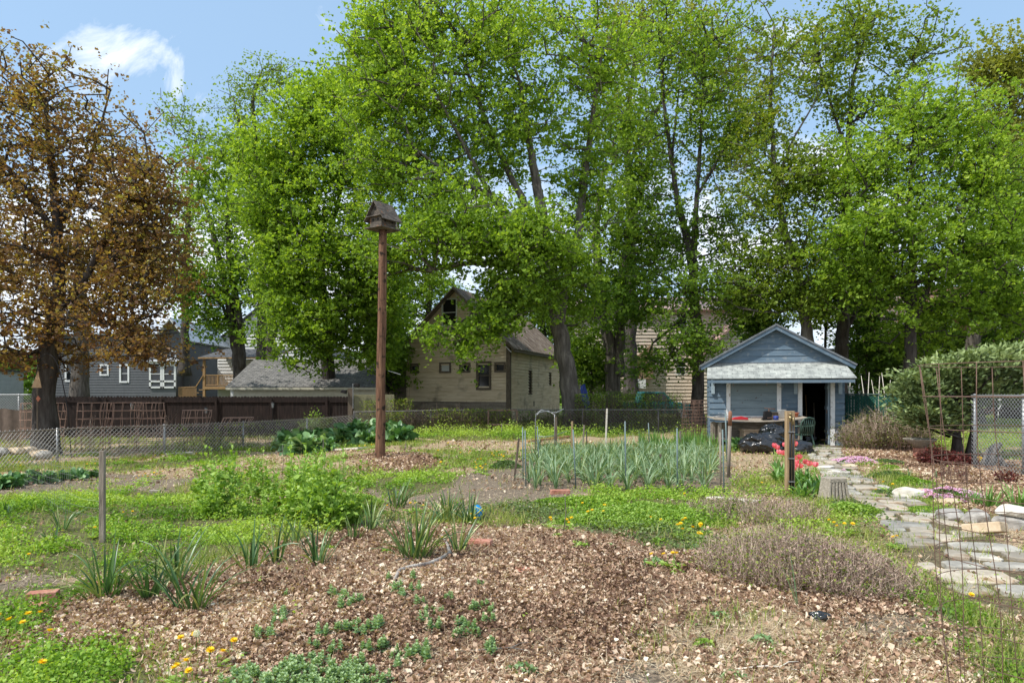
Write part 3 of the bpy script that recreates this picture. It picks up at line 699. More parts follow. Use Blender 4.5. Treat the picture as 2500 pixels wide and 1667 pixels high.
    tree('green_tree', 'pair of grey trunks fused at the base in front of the tan house',
         [([W(1500, 1030, Y), W(1495, 900, Y), W(1480, 800, Y), W(1462, 700, Y), W(1455, 560, Y), W(1470, 420, Y)], [.42, .36, .3, .26, .2, .08]),
          ([W(1510, 920, Y), W(1514, 800, Y), W(1515, 700, Y), W(1540, 560, Y), W(1575, 430, Y)], [.33, .3, .27, .2, .07])],
         [(1500, 560, Y, 80, 100, 1), (1560, 450, Y, 70, 120, 1), (1450, 700, Y, 70, 70, .7), (1560, 700, Y-2, 90, 80, 1), (1530, 300, Y, 60, 110, .8), (1600, 600, Y, 60, 80, .7), (1545, 760, Y-3, 50, 40, .25)], 'maple2', .16, 8, 'bark', 560, 58, .5)
    Y = 33
    tree('tall_tree', 'tall dark multi stemmed tree just left of the blue shed',
         [([W(1702, 1040, Y), W(1705, 930, Y), W(1703, 800, Y), W(1695, 720, Y), W(1690, 640, Y), W(1650, 470, Y), W(1620, 250, Y), W(1615, 60, Y)], [.32, .28, .26, .24, .22, .13, .08, .04]),
          ([W(1692, 650, Y), W(1700, 500, Y), W(1710, 350, Y), W(1720, 120, Y)], [.16, .12, .08, .03]),
          ([W(1655, 520, Y), W(1640, 380, Y), W(1660, 200, Y)], [.11, .07, .03]),
          ([W(1700, 480, Y), W(1760, 380, Y), W(1800, 280, Y)], [.08, .06, .03])],
         [(1640, 300, Y, 100, 160, 1), (1720, 250, Y, 90, 160, 1), (1620, 80, Y, 110, 110, .9), (1740, 80, Y, 110, 100, .8), (1800, 330, Y, 60, 90, .5), (1660, 560, Y, 110, 90, .7), (1690, 690, Y-3, 90, 60, .6), (1650, 800, Y-3, 60, 80, .4), (1780, 560, Y, 60, 90, .5), (1700, 850, Y-3, 60, 50, .5), (1590, 900, Y-2, 60, 40, .4)], 'maple2', .14, 9, 'barkd', 800, 44, .46)
    # yellow-green leaning tree behind the shed
    Y = 31
    tree('tall_tree', 'leaning pale trunked tree with yellow green leaves directly behind the shed roof',
         [([W(1975, 1040, Y), W(1975, 860, Y), W(1965, 760, Y), W(1945, 660, Y), W(1910, 550, Y), W(1895, 450, Y), W(1880, 250, Y), W(1890, 60, Y)], [.3, .28, .24, .2, .16, .12, .08, .04]),
          ([W(1940, 650, Y), W(1980, 560, Y), W(2000, 450, Y)], [.09, .06, .03]), ([W(1897, 450, Y), W(1930, 350, Y), W(1990, 250, Y)], [.07, .05, .03])],
         [(1880, 480, Y, 90, 100, 1), (1960, 430, Y, 70, 80, .8), (1860, 300, Y, 80, 110, .7), (1850, 640, Y, 90, 90, 1), (1960, 620, Y, 90, 90, 1), (1800, 720, Y, 70, 60, .5), (1890, 130, Y, 110, 110, .6), (1960, 740, Y, 70, 50, .6)], 'yellow', .14, 10, 'bark', 700, 50, .48)
    Y = 33
    tree('tall_tree', 'straight dark tree with open upper limbs right of the shed ridge',
         [([W(2052, 1040, Y), W(2055, 850, Y), W(2062, 700, Y), W(2065, 520, Y), W(2072, 350, Y), W(2080, 200, Y), W(2120, 60, Y)], [.34, .31, .26, .21, .15, .09, .03]),
          ([W(2070, 380, Y), W(2030, 260, Y), W(2000, 150, Y)], [.08, .06, .03]), ([W(2080, 300, Y), W(2180, 230, Y), W(2260, 130, Y)], [.07, .05, .02]),
          ([W(2068, 450, Y), W(2150, 380, Y), W(2200, 330, Y)], [.07, .05, .02]), ([W(2055, 830, Y), W(2090, 760, Y), W(2120, 700, Y)], [.12, .09, .04])],
         [(2020, 110, Y, 100, 70, .8), (2120, 60, Y, 120, 60, .8), (2230, 110, Y, 100, 60, .7), (2080, 260, Y, 70, 60, .5), (2180, 250, Y, 60, 50, .4), (2010, 220, Y, 60, 60, .4), (2060, 500, Y, 60, 90, .6), (2010, 420, Y, 50, 60, .4)], 'yellow', .15, 11, 'barkd', 420, 46, .46)
    Y = 29
    tree('maple_tree', 'bright green maple with dark low branches behind the juniper',
         [([W(2222, 1040, Y), W(2222, 880, Y), W(2225, 780, Y), W(2228, 640, Y), W(2220, 480, Y), W(2230, 330, Y)], [.26, .24, .2, .16, .1, .04]),
          ([W(2225, 800, Y), W(2290, 640, Y), W(2370, 520, Y), W(2420, 420, Y)], [.13, .1, .07, .03]), ([W(2226, 760, Y), W(2150, 620, Y), W(2110, 500, Y)], [.11, .08, .03]),
          ([W(2226, 700, Y), W(2330, 620, Y-1), W(2440, 600, Y-1)], [.1, .07, .03])],
         [(2230, 300, Y, 90, 90, 1), (2330, 300, Y, 110, 110, 1.2), (2120, 400, Y, 90, 90, 1), (2250, 450, Y, 120, 110, 1.3), (2400, 430, Y, 100, 110, 1.1), (2120, 560, Y-1, 100, 90, 1.1), (2280, 600, Y-1, 120, 90, 1.1), (2430, 580, Y-1, 100, 100, 1),
          (2150, 700, Y, 90, 80, .9), (2340, 740, Y, 110, 70, .9), (2460, 740, Y, 80, 80, .7), (2230, 830, Y+1, 80, 40, .4), (2060, 660, Y, 60, 80, .6)], 'maple', .14, 12, 'barkd', 1150, 66, .42)
    Y = 34
    tree('maple_tree', 'thick trunked maple at the far right in front of the brick house',
         [([W(2372, 1030, Y), W(2372, 880, Y), W(2380, 800, Y), W(2410, 700, Y), W(2440, 560, Y), W(2450, 400, Y)], [.42, .36, .3, .24, .16, .06]),
          ([W(2376, 820, Y), W(2460, 770, Y), W(2560, 740, Y)], [.2, .15, .08])],
         [(2440, 640, Y, 90, 100, 1), (2480, 480, Y, 80, 110, .9), (2360, 660, Y, 80, 70, .7), (2500, 760, Y, 70, 50, .4)], 'maple2', .17, 13, 'bark', 300, 60, .5)
    Y = 40
    tree('bronze_tree', 'bronze leaved tree at the top right corner',
         [([W(2470, 1000, Y), W(2470, 700, Y), W(2480, 400, Y), W(2460, 150, Y)], [.4, .3, .18, .06])],
         [(2470, 180, Y, 80, 90, 1), (2440, 330, Y, 70, 90, .9), (2530, 300, Y, 70, 160, .9), (2400, 180, Y, 50, 70, .5), (2500, 470, Y, 60, 80, .6)], 'bronze', .2, 14, 'barkd', 330, 56, .6)
    Y = 48
    tree('bronze_tree', 'distant bronze tinted tree top behind the centre maple crown',
         [([W(1540, 960, Y), W(1540, 600, Y), W(1530, 300, Y), W(1560, 60, Y)], [.45, .35, .2, .06]), ([W(1535, 400, Y), W(1640, 200, Y), W(1700, 60, Y)], [.16, .1, .04])],
         [(1500, 120, Y, 90, 120, 1), (1580, 60, Y, 110, 80, 1), (1700, 120, Y, 110, 100, 1), (1560, 330, Y, 80, 100, .6), (1800, 380, Y, 80, 80, .7), (1780, 200, Y, 80, 90, .7), (1250, 60, Y, 90, 60, .5)], 'bronze', .22, 15, 'barkd', 420, 48, .7)
    Y = 50
    tree('green_tree', 'leafy tree filling the gap behind the barn roof ridge',
         [([W(1040, 960, Y), W(1045, 760, Y), W(1060, 620, Y)], [.3, .22, .06])],
         [(1000, 740, Y, 60, 60, 1), (1060, 690, Y, 60, 50, .8), (950, 790, Y, 50, 60, .8), (960, 700, Y, 50, 60, .7)], 'maple2', .2, 61, 'barkd', 190, 64, .6)
    tree('green_tree', 'leafy tree behind the right slope of the barn roof',
         [([W(1330, 960, Y), W(1325, 800, Y), W(1320, 680, Y)], [.3, .22, .06])],
         [(1310, 740, Y, 60, 50, 1), (1350, 820, Y, 45, 60, .7), (1280, 700, Y, 50, 40, .6)], 'maple2', .2, 62, 'barkd', 150, 64, .6)
    # understory behind the shed
    Y = 36
    und = [(2110, 760, 70, 110, 'darkleaf', 'dark leafy sapling behind the right slope of the shed roof'), (2150, 880, 90, 70, 'darkleaf', 'dark bushy sapling above the green slatted fence'), (2010, 690, 70, 70, 'yellow', 'yellowish sapling between the two trunks behind the shed'),
           (2290, 820, 80, 80, 'darkleaf', 'dark leafy sapling behind the juniper top'), (1840, 740, 70, 50, 'darkleaf', 'leafy sapling left of the shed ridge'), (2090, 620, 60, 90, 'darkleaf', 'shaded young tree beside the straight dark tree'), (2430, 840, 90, 50, 'darkleaf', 'shaded shrub between the juniper and the brick house'), (1440, 860, 60, 60, 'maple2', 'leafy sapling between the barn and the paired trunks'), (945, 800, 50, 85, 'maple2', 'leafy young tree against the left slope of the barn roof')]
    for i, (px, py, rx, ry, lf, lb) in enumerate(und):
        Yi = Y+(i % 3)
        tree('sapling', lb, [([W(px, 1035, Yi), W(px+8, py+ry*.5, Yi), W(px, py-ry*.5, Yi)], [.09, .07, .03])], [(px, py, Yi, rx, ry, 1), (px+20, py+ry, Yi, rx*.8, ry*.8, .6)], lf, .17, 30+i, 'barkd', 150, 60, .5, 'saplings behind the shed and barn')
forest()
# ------------------------------------------------------------------ buildings
def clap(mb, T, xl, xr, z0, z1, step, holes=(), t=.018, jit=0):
    """clapboards on the plane y=0 facing -y, as real overlapping boards; T places the wall"""
    fl = xl if callable(xl) else (lambda z: xl); fr = xr if callable(xr) else (lambda z: xr)
    z = z0
    while z < z1-1e-4:
        b = min(z+step, z1); cuts = [(None, None)]
        segs = [[fl(z), fr(z), fl(b), fr(b)]]
        mid = (z+b)/2
        for hx0, hx1, hz0, hz1 in holes:
            if hz0 < mid < hz1:
                ns = []
                for s in segs:
                    if s[0] < hx0 and s[1] > hx1: ns += [[s[0], hx0, s[2], hx0], [hx1, s[1], hx1, s[3]]]
                    elif hx0 <= s[0] and s[1] <= hx1: pass
                    elif hx0 <= s[0] < hx1: ns.append([hx1, s[1], hx1, s[3]])
                    elif hx0 < s[1] <= hx1: ns.append([s[0], hx0, s[2], hx0])
                    else: ns.append(s)
                segs = ns
        j = random.uniform(-jit, jit)
        for s in segs:
            if s[1]-s[0] < .005: continue
            vs = [(s[0], -t, z+j), (s[1], -t, z+j), (s[3], 0, b), (s[2], 0, b), (s[0], .03, z+j), (s[1], .03, z+j), (s[3], .03, b), (s[2], .03, b)]
            mb.add([T @ Vector(v) for v in vs], [(0, 1, 2, 3), (4, 5, 1, 0), (5, 4, 7, 6), (0, 3, 7, 4), (1, 5, 6, 2), (3, 2, 6, 7)])
        z = b
I4 = Matrix.Identity(4)
def TR(x=0, y=0, z=0, rz=0): return Matrix.Translation((x, y, z)) @ Matrix.Rotation(rz, 4, 'Z')
def window(root, T, x0, x1, z0, z1, fm, w=.09, proud=.03, bars=(0, 1), glass=None, name='window', label=None):
    """frame with pane (and glazing bars) set in a hole of the wall; T as for clap"""
    f = MB(); a = -proud; b = .05
    f.box(x0-w, x0, a, b, z0-w, z1+w, T); f.box(x1, x1+w, a, b, z0-w, z1+w, T)
    f.box(x0, x1, a-.002, b, z1, z1+w, T); f.box(x0, x1, a-.02, b, z0-w, z0, T)
    for k in range(bars[1]):
        z = z0+(z1-z0)*(k+1)/(bars[1]+1); f.box(x0, x1, .0, .03, z-.02, z+.02, T)
    for k in range(bars[0]):
        x = x0+(x1-x0)*(k+1)/(bars[0]+1); f.box(x-.018, x+.018, .001, .028, z0, z1, T)
    fo = f.build(name, fm, root)
    if label: fo['label'] = label
    MB().box(x0, x1, .045, .055, z0, z1, T).build('pane', glass or M['glass'], fo)
    return fo
def slab(mb, p, th):
    """roof slab from 4 corner points, th thick downward"""
    p = [Vector(q) for q in p]; n = (p[1]-p[0]).cross(p[3]-p[0]).normalized()
    if n.z < 0: n = -n
    q = [a-n*th for a in p]
    return mb.add(p+q, [(0, 1, 2, 3), (7, 6, 5, 4), (0, 4, 5, 1), (1, 5, 6, 2), (2, 6, 7, 3), (3, 7, 4, 0)])
def roofmesh(name, pts, th, mat, root, rz_uv=0):
    """slab as its own object whose local x,y run along the shingle courses"""
    p = [Vector(q) for q in pts]; X = (p[1]-p[0]).normalized(); Nn = X.cross(p[3]-p[0]).normalized(); Y = Nn.cross(X)
    Mt = Matrix(((X.x, Y.x, Nn.x, p[0].x), (X.y, Y.y, Nn.y, p[0].y), (X.z, Y.z, Nn.z, p[0].z), (0, 0, 0, 1)))
    inv = Mt.inverted(); q = [inv @ a for a in p]
    mb = MB(); slab(mb, q, th); o = mb.build(name, mat, root); o.matrix_local = Mt; return o

def shed():
    random.seed(3)
    X0, X1, Yf = 5.98, 10.12, 20.7
    root = thing('garden_shed', 'small blue clapboard shed with a low gable, pale shingled awning and open dark doorway', 'shed', (7.79, 20.21, -.05), R(-15)); root.scale = (.915, 1, 1)
    hw = 2.05; B = 2.52; ap = 3.58; D = 3.6
    rl = lambda z: -hw-.05+(z-B)*(hw+.05)/(ap-B); rr = lambda z: -rl(z)
    dx0, dx1 = 8.86-8.05, 9.69-8.05; door = (dx0, dx1, .12, 2.02)
    shut = (-1.51, .18, .80, 1.99)
    w = MB(); clap(w, I4, -hw, hw, .1, B, .175, [door, shut], .028, .004)
    w.box(-hw, dx0, .03, .08, .1, B); w.box(dx1, hw, .03, .08, .1, B); w.box(dx0, dx1, .03, .08, 2.02, B)
    for s, T in ((1, TR(hw, 0, 0, R(90))), (-1, TR(-hw, D, 0, R(-90)))): clap(w, T, 0, D, .1, B, .155)
    clap(w, TR(hw, D, 0, R(180)), 0, 2*hw, .1, B, .155)
    w.build('wall', M['blue'], root)
    for T in (TR(0, -.02, 0), TR(0, D, 0, R(180))): g = MB(); clap(g, T, rl, rr, B, ap-.03, .185, (), .022); g.build('gable', M['blue'], root)
    # roof (two slopes, ridge along y)
    r = MB(); ex = hw+.32; ez = ap-(ex)*(ap-B)/(hw+.05)
    slab(r, [(-ex, -.28, ez+.05), (0, -.28, ap+.06), (0, D+.2, ap+.06), (-ex, D+.2, ez+.05)], .05)
    slab(r, [(0, -.28, ap+.062), (ex, -.28, ez+.05), (ex, D+.2, ez+.05), (0, D+.2, ap+.062)], .05)
    ro = r.build('roof', M['shinedge'], root)
    f = MB()
    slab(f, [(-ex+.03, -.25, ez), (0, -.25, ap), (0, -.21, ap), (-ex+.03, -.21, ez)], .1)
    slab(f, [(0, -.252, ap), (ex-.03, -.252, ez), (ex-.03, -.212, ez), (0, -.212, ap)], .1)
    f.build('rake_board', M['blue'], ro)
    # soffit strip where the gable oversails
    MB().box(-hw-.1, hw+.1, -.06, .02, B-.045, B-.002).build('gable_drip_board', M['shinedge'], root)
    # awning
    ax0, ax1 = -2.12, 2.12
    aw = roofmesh('awning', [(ax0-.02, -.74, 2.03), (ax1+.13, -.74, 2.03), (ax1-.1, -.03, 2.50), (ax0+.02, -.03, 2.50)], .035, M['shingw'], root)
    aw['label'] = 'pale grey shingled awning across the front of the shed'
    fa = MB(); fa.box(ax0, ax1+.08, -.715, -.68, 1.90, 1.985); fa.build('awning_fascia', M['blue'], root)
    for x in (-1.93, .61, 1.92):
        b = MB(); b.box(x-.055, x+.055, -.10, -.02, 1.58, 2.15); b.box(x-.035, x+.035, -.62, -.10, 1.93, 2.0); b.build('bracket', M['bluelt'], root, bevel=.006)
    # shuttered window
    fr = MB(); x0, x1, z0, z1 = shut
    fr.box(x0, x0+.13, -.045, .03, z0, z1); fr.box(x1-.13, x1, -.045, .03, z0, z1); fr.box(x0+.13, x1-.13, -.043, .03, z1-.07, z1); fr.box(x0+.13, x1-.13, -.055, .03, z0, z0+.13)
    wf = fr.build('shutter_frame', M['white'], root, bevel=.004)
    sh = MB(); z = z0+.13
    while z < z1-.08:
        b = min(z+.225, z1-.07); sh.box(x0+.13, x1-.13, -.02-random.random()*.006, .02, z+.004, b); z += .229
    sh.build('shutter', M['shutter'], wf)
    hk = MB()
    for x in (-1.33, -.33, .0): hk.tube([(x, -.7, 1.9), (x, -.705, 1.80)], .006, 5)
    hk.build('hook', M['rust'], root)
    # doorway
    dt = MB(); dt.box(dx0-.13, dx0, -.045, .03, .08, 2.0); dt.box(dx1, dx1+.13, -.046, .03, .08, 2.0); dt.build('door_trim', M['white'], root, bevel=.004)
    dd = MB(); dd.box(-.02, .02, 0, .8, 0, 1.86, TR(dx1-.03, .05, .12, R(-4)))
    for z in (.3, 1.0, 1.6): dd.box(-.045, -.02, .02, .78, z, z+.1, TR(dx1-.03, .05, .12, R(-4)))
    dr = dd.build('door', M['bluelt'], root)
    MB().box(-.07, -.045, .06, .1, .9, 1.0, TR(dx1-.03, .05, .12, R(-4))).build('latch', M['rust'], dr)
    fl = MB(); fl.box(-hw, hw, -.06, D, -.05, .095); fl.build('sill', M['greyboard'], root)
    # near-black box inside, its unlit gloom put into the colour
    i = MB(); i.box(dx0-.5, dx1+.32, .09, .1, .1, 2.4) if False else None
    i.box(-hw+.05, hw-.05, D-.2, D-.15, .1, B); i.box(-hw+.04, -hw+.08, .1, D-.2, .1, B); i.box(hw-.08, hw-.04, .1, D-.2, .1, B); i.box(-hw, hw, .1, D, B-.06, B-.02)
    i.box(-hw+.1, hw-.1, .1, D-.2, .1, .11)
    i.build('dark_interior_box', M['void'], root)
    t = thing('hand_tool', 'long wooden handled tool leaning just inside the shed doorway, lower to the left', 'garden tool', (9.2, 21.3, .06))
    MB().tube([(9.18, 21.2, .1), (9.42, 21.9, 1.5)], .017, 6).build('handle', M['cedar'], t, world=True); MB().box(9.11, 9.25, 21.15, 21.18, .08, .22).build('blade', M['galv'], t, world=True)
    t = thing('hand_tool', 'thin handled tool leaning inside the shed doorway nearest the open door', 'garden tool', (9.45, 21.3, .06))
    MB().tube([(9.4, 21.2, .12), (9.55, 21.6, 1.25)], .013, 6).build('handle', M['greywood'], t, world=True); MB().box(9.36, 9.44, 21.17, 21.19, .1, .2).build('blade', M['galv'], t, world=True)
shed()

def workbench():
    random.seed(8)
    Y = 19.7; k = Y/F
    X = lambda px: (px-1250)*k
    root = thing('workbench', 'makeshift workbench with a warped plywood top along the shed front', 'workbench', (X(1850), Y, 0))
    mb = MB(); n = 12
    x0, x1 = X(1738), X(1962)
    for i in range(n):
        a = i/n; b = (i+1)/n
        za = .80-.09*math.sin(a*3.0)+.05*a; zb = .80-.09*math.sin(b*3.0)+.05*b
        xa = x0+(x1-x0)*a; xb = x0+(x1-x0)*b
        mb.add([(xa, Y-.35, za), (xb, Y-.35, zb), (xb, Y+.5, zb+.05), (xa, Y+.5, za+.05), (xa, Y-.35, za+.028), (xb, Y-.35, zb+.028), (xb, Y+.5, zb+.078), (xa, Y+.5, za+.078)],
               [(0, 3, 2, 1), (4, 5, 6, 7), (0, 1, 5, 4), (3, 7, 6, 2)]+([(0, 4, 7, 3)] if i == 0 else [])+([(1, 2, 6, 5)] if i == n-1 else []))
    mb.build('tabletop', M['plywood'], root, world=True)
    for px, dy in ((1752, -.2), (1752, .4), (1945, -.2), (1945, .4)):
        MB().box(X(px)-.04, X(px)+.04, Y+dy-.04, Y+dy+.04, -.05, .72).build('leg', M['greywood'], root, world=True)
    MB().box(x0+.2, x1-.2, Y-.2, Y+.42, .22, .25).build('shelf', M['greyboard'], root, world=True)
    MB().box(x0+.1, x1-.1, Y+.44, Y+.5, 0.0, .7).build('back_board', M['greyboard'], root, world=True)
    def zt(px): a = (X(px)-x0)/(x1-x0); return .828-.09*math.sin(a*3)+.05*a
    # vice
    x = X(1870); z = zt(1870)+.02
    t = thing('bench_vice', 'rusty black bench vice standing on the plywood workbench', 'vice', (x, Y-.1, z))
    MB().prism([(-.16, -.1), (.14, -.1), (.12, .12), (-.13, .12)], 0, .03).build('base', M['blackmetal'], t)
    MB().xprism([(-.13, .03), (.1, .03), (.13, .2), (.05, .27), (-.08, .25)], -.06, .06).build('body', M['blackmetal'], t, bevel=.01)
    MB().tube([(-.1, -.05, .34), (.2, -.05, .31)], .014, 6).tube([(.03, -.05, .24), (.03, -.05, .33)], .02, 6).build('screw_handle', M['rust'], t)
    x = X(1803); z = zt(1803)+.03
    mb = MB(); mb.xprism([(-.24, 0), (.22, -.01), (.2, .05), (.02, .09), (-.2, .05)], -.06, .05)
    tag(mb.build('hand_saw_case', M['redpl'], None, bevel=.01), 'flat red tool case lying on the left half of the workbench', 'tool case').location = (x, Y-.15, z)
    mb = MB(); mb.lathe([(.0, 0), (.07, 0), (.075, .1), (.07, .11), (.02, .12)], n=14)
    o = tag(mb.build('plastic_tub', M['bluepl'], None, True), 'small blue tub beside the vice on the workbench', 'tub'); o.location = (X(1888), Y-.2, zt(1888)+.01)
    o.data.materials[0] = M['tarp']
    mb = MB(); mb.lathe([(.08, 0), (.12, .26), (.13, .27), (.118, .27), (.078, .02)], n=18)
    tag(mb.build('bucket', M['white'], None, True), 'white plastic pail on the right end of the workbench', 'bucket').location = (X(1912), Y+.1, zt(1912)+.01)
    mb = MB(); mb.lathe([(.06, 0), (.09, .11), (.105, .11), (.105, .14), (.09, .14), (.055, .03)], n=18)
    tag(mb.build('flower_pot', M['terra'], None, True), 'terracotta flower pot on the workbench behind the tap post', 'flower pot').location = (X(1944), Y+.05, zt(1944)+.02)
    mb = MB(); mb.box(-.2, .2, -.1, .1, 0, .13); mb.box(-.17, .17, -.12, .08, .13, .15)
    tag(mb.build('wooden_crate', M['trim'], None, bevel=.006), 'dark brown wooden box on the workbench between the vice and the white pail', 'box').location = (X(1897), Y+.25, zt(1897)+.06)
    # wire coil
    mb = MB(); c = Vector((X(1757), Y-.1, zt(1757)+.01))
    pts = [c+Vector((.22*math.cos(a*.3)*(1-a*.004), .12*math.sin(a*.3), .02+.04*math.sin(a*.11)+.0015*a)) for a in range(70)]
    mb.tube(pts, .007, 5); tag(mb.build('wire_coil', M['galv'], None, True), 'coil of pale wire on the left end of the workbench', 'wire coil')
    mb = MB()
    for i in range(6):
        a = c+Vector((.5+.2*i, random.uniform(-.2, .3), .03)); mb.bar(a, a+Vector((.35, random.uniform(-.1, .1), .015)), .03, .02)
        tag(mb.build('scrap_stick', M['greyboard'] if i % 2 else M['rust'], None), ('grey' if i % 2 else 'brown')+' scrap stick lying on the workbench top', 'scrap', 'scraps on the workbench') if i < 6 else 0
        mb = MB()
    # box under bench
    bx = X(1827); mb = MB(); mb.box(-.21, .21, -.16, .16, 0, .27); mb.box(-.23, .23, -.175, .175, .22, .275)
    t = thing('cardboard_box', 'tan cardboard box with hand holes on the shelf under the workbench', 'box', (bx, Y-.05, .255), R(4))
    mb.build('carton', M['card'], t, bevel=.006)
    MB().box(-.04, .04, -.166, -.155, .15, .18).box(-.14, -.12, -.166, -.155, .07, .1).box(.12, .14, -.166, -.155, .07, .1).build('hand_hole', M['void'], t)
    # chair
    cy = Y-.85; cx = (1955-1250)/F*cy; t = thing('plastic_chair', 'green plastic garden chair beside the shed doorway', 'chair', (cx, cy, 0), R(200))
    MB().prism([(-.23, -.22), (.23, -.22), (.2, .22), (-.2, .22)], .40, .425).build('seat', M['chair'], t, bevel=.01)
    for sx in (-1, 1):
        MB().tube([(sx*.2, -.2, .41), (sx*.27, -.28, 0)], [.028, .022], 6).build('leg', M['chair'], t, True)
        MB().tube([(sx*.18, .2, .41), (sx*.24, .3, 0)], [.028, .022], 6).build('leg', M['chair'], t, True)
        MB().tube([(sx*.25, -.24, .42), (sx*.28, -.22, .62), (sx*.28, .0, .64), (sx*.24, .22, .66)], .022, 6).build('armrest', M['chair'], t, True)
    b = MB(); b.tube([(-.21, .2, .42), (-.23, .27, .75), (-.16, .3, .86), (0, .31, .89), (.16, .3, .86), (.23, .27, .75), (.21, .2, .42)], .024, 6)
    for i in range(5): x = -.14+.07*i; b.bar((x, .215, .42), (x, .3, .86), .03, .012)
    b.build('backrest', M['chair'], t, True)
workbench()

def bag(name, label, c, rx, ry, rz, seed, rot=0, knot=None):
    rs = np.random.RandomState(seed); nu, nv = 72, 44
    V = []
    for j in range(nv+1):
        ph = math.pi*j/nv
        for i in range(nu):
            th = 2*math.pi*i/nu
            d = np.array([math.sin(ph)*math.cos(th), math.sin(ph)*math.sin(th), math.cos(ph)])
            V.append(d)
    V = np.array(V)
    f = fbm(V[:, 0]*1.6+seed, V[:, 1]*1.6+V[:, 2]*1.3, 3)
    kd = np.array(knot or (-1, 0, .2)); kd = kd/np.linalg.norm(kd)
    ang = np.arccos(np.clip(V @ kd, -1, 1)); u = np.cross(kd, [0, 0, 1]); u /= np.linalg.norm(u); w = np.cross(kd, u)
    az = np.arctan2(V @ w, V @ u)
    cr = np.abs(np.sin(az*7+3*f+2*np.sin(az*3)))*np.exp(-ang*1.1)*.22
    ridge = np.abs(fbm(V[:, 0]*5+V[:, 2]*2+seed*3, V[:, 1]*5-V[:, 2]*2, 3)-.5)
    r = .86+.4*(f-.5)-cr+.28*ridge*1.4-.12*np.exp(-(ang/.25)**2)
    P_ = V*r[:, None]*np.array([rx, ry, rz]); P_[:, 2] = np.maximum(P_[:, 2], -rz*.72)
    Q = np.array([[j*nu+i, j*nu+(i+1) % nu, (j+1)*nu+(i+1) % nu, (j+1)*nu+i] for j in range(nv) for i in range(nu)])[:, ::-1]
    me = npmesh(name, P_, Q); o = link(name, me, M['bag']); o.location = (c[0], c[1], c[2]+rz*.70); o.rotation_euler = (0, 0, rot)
    return tag(o, label, 'garbage bag')
g0 = at(1878, 1112)
bag('garbage_bag', 'big full black garbage bag in front of the workbench', (g0.x, g0.y+.5, 0), .66, .5, .36, 3, 0, (-.7, -.7, .3))
bag('garbage_bag', 'black garbage bag piled on top at the back of the heap', ((1888-1250)/F*18.7, 18.7, .26), .42, .36, .3, 5, .5, (-.2, -.2, 1))
bag('garbage_bag', 'flat black garbage bag spilling right towards the doorway', ((1945-1250)/F*17.6, 17.6, -.04), .5, .36, .24, 9, -.35, (1, -.3, .1))

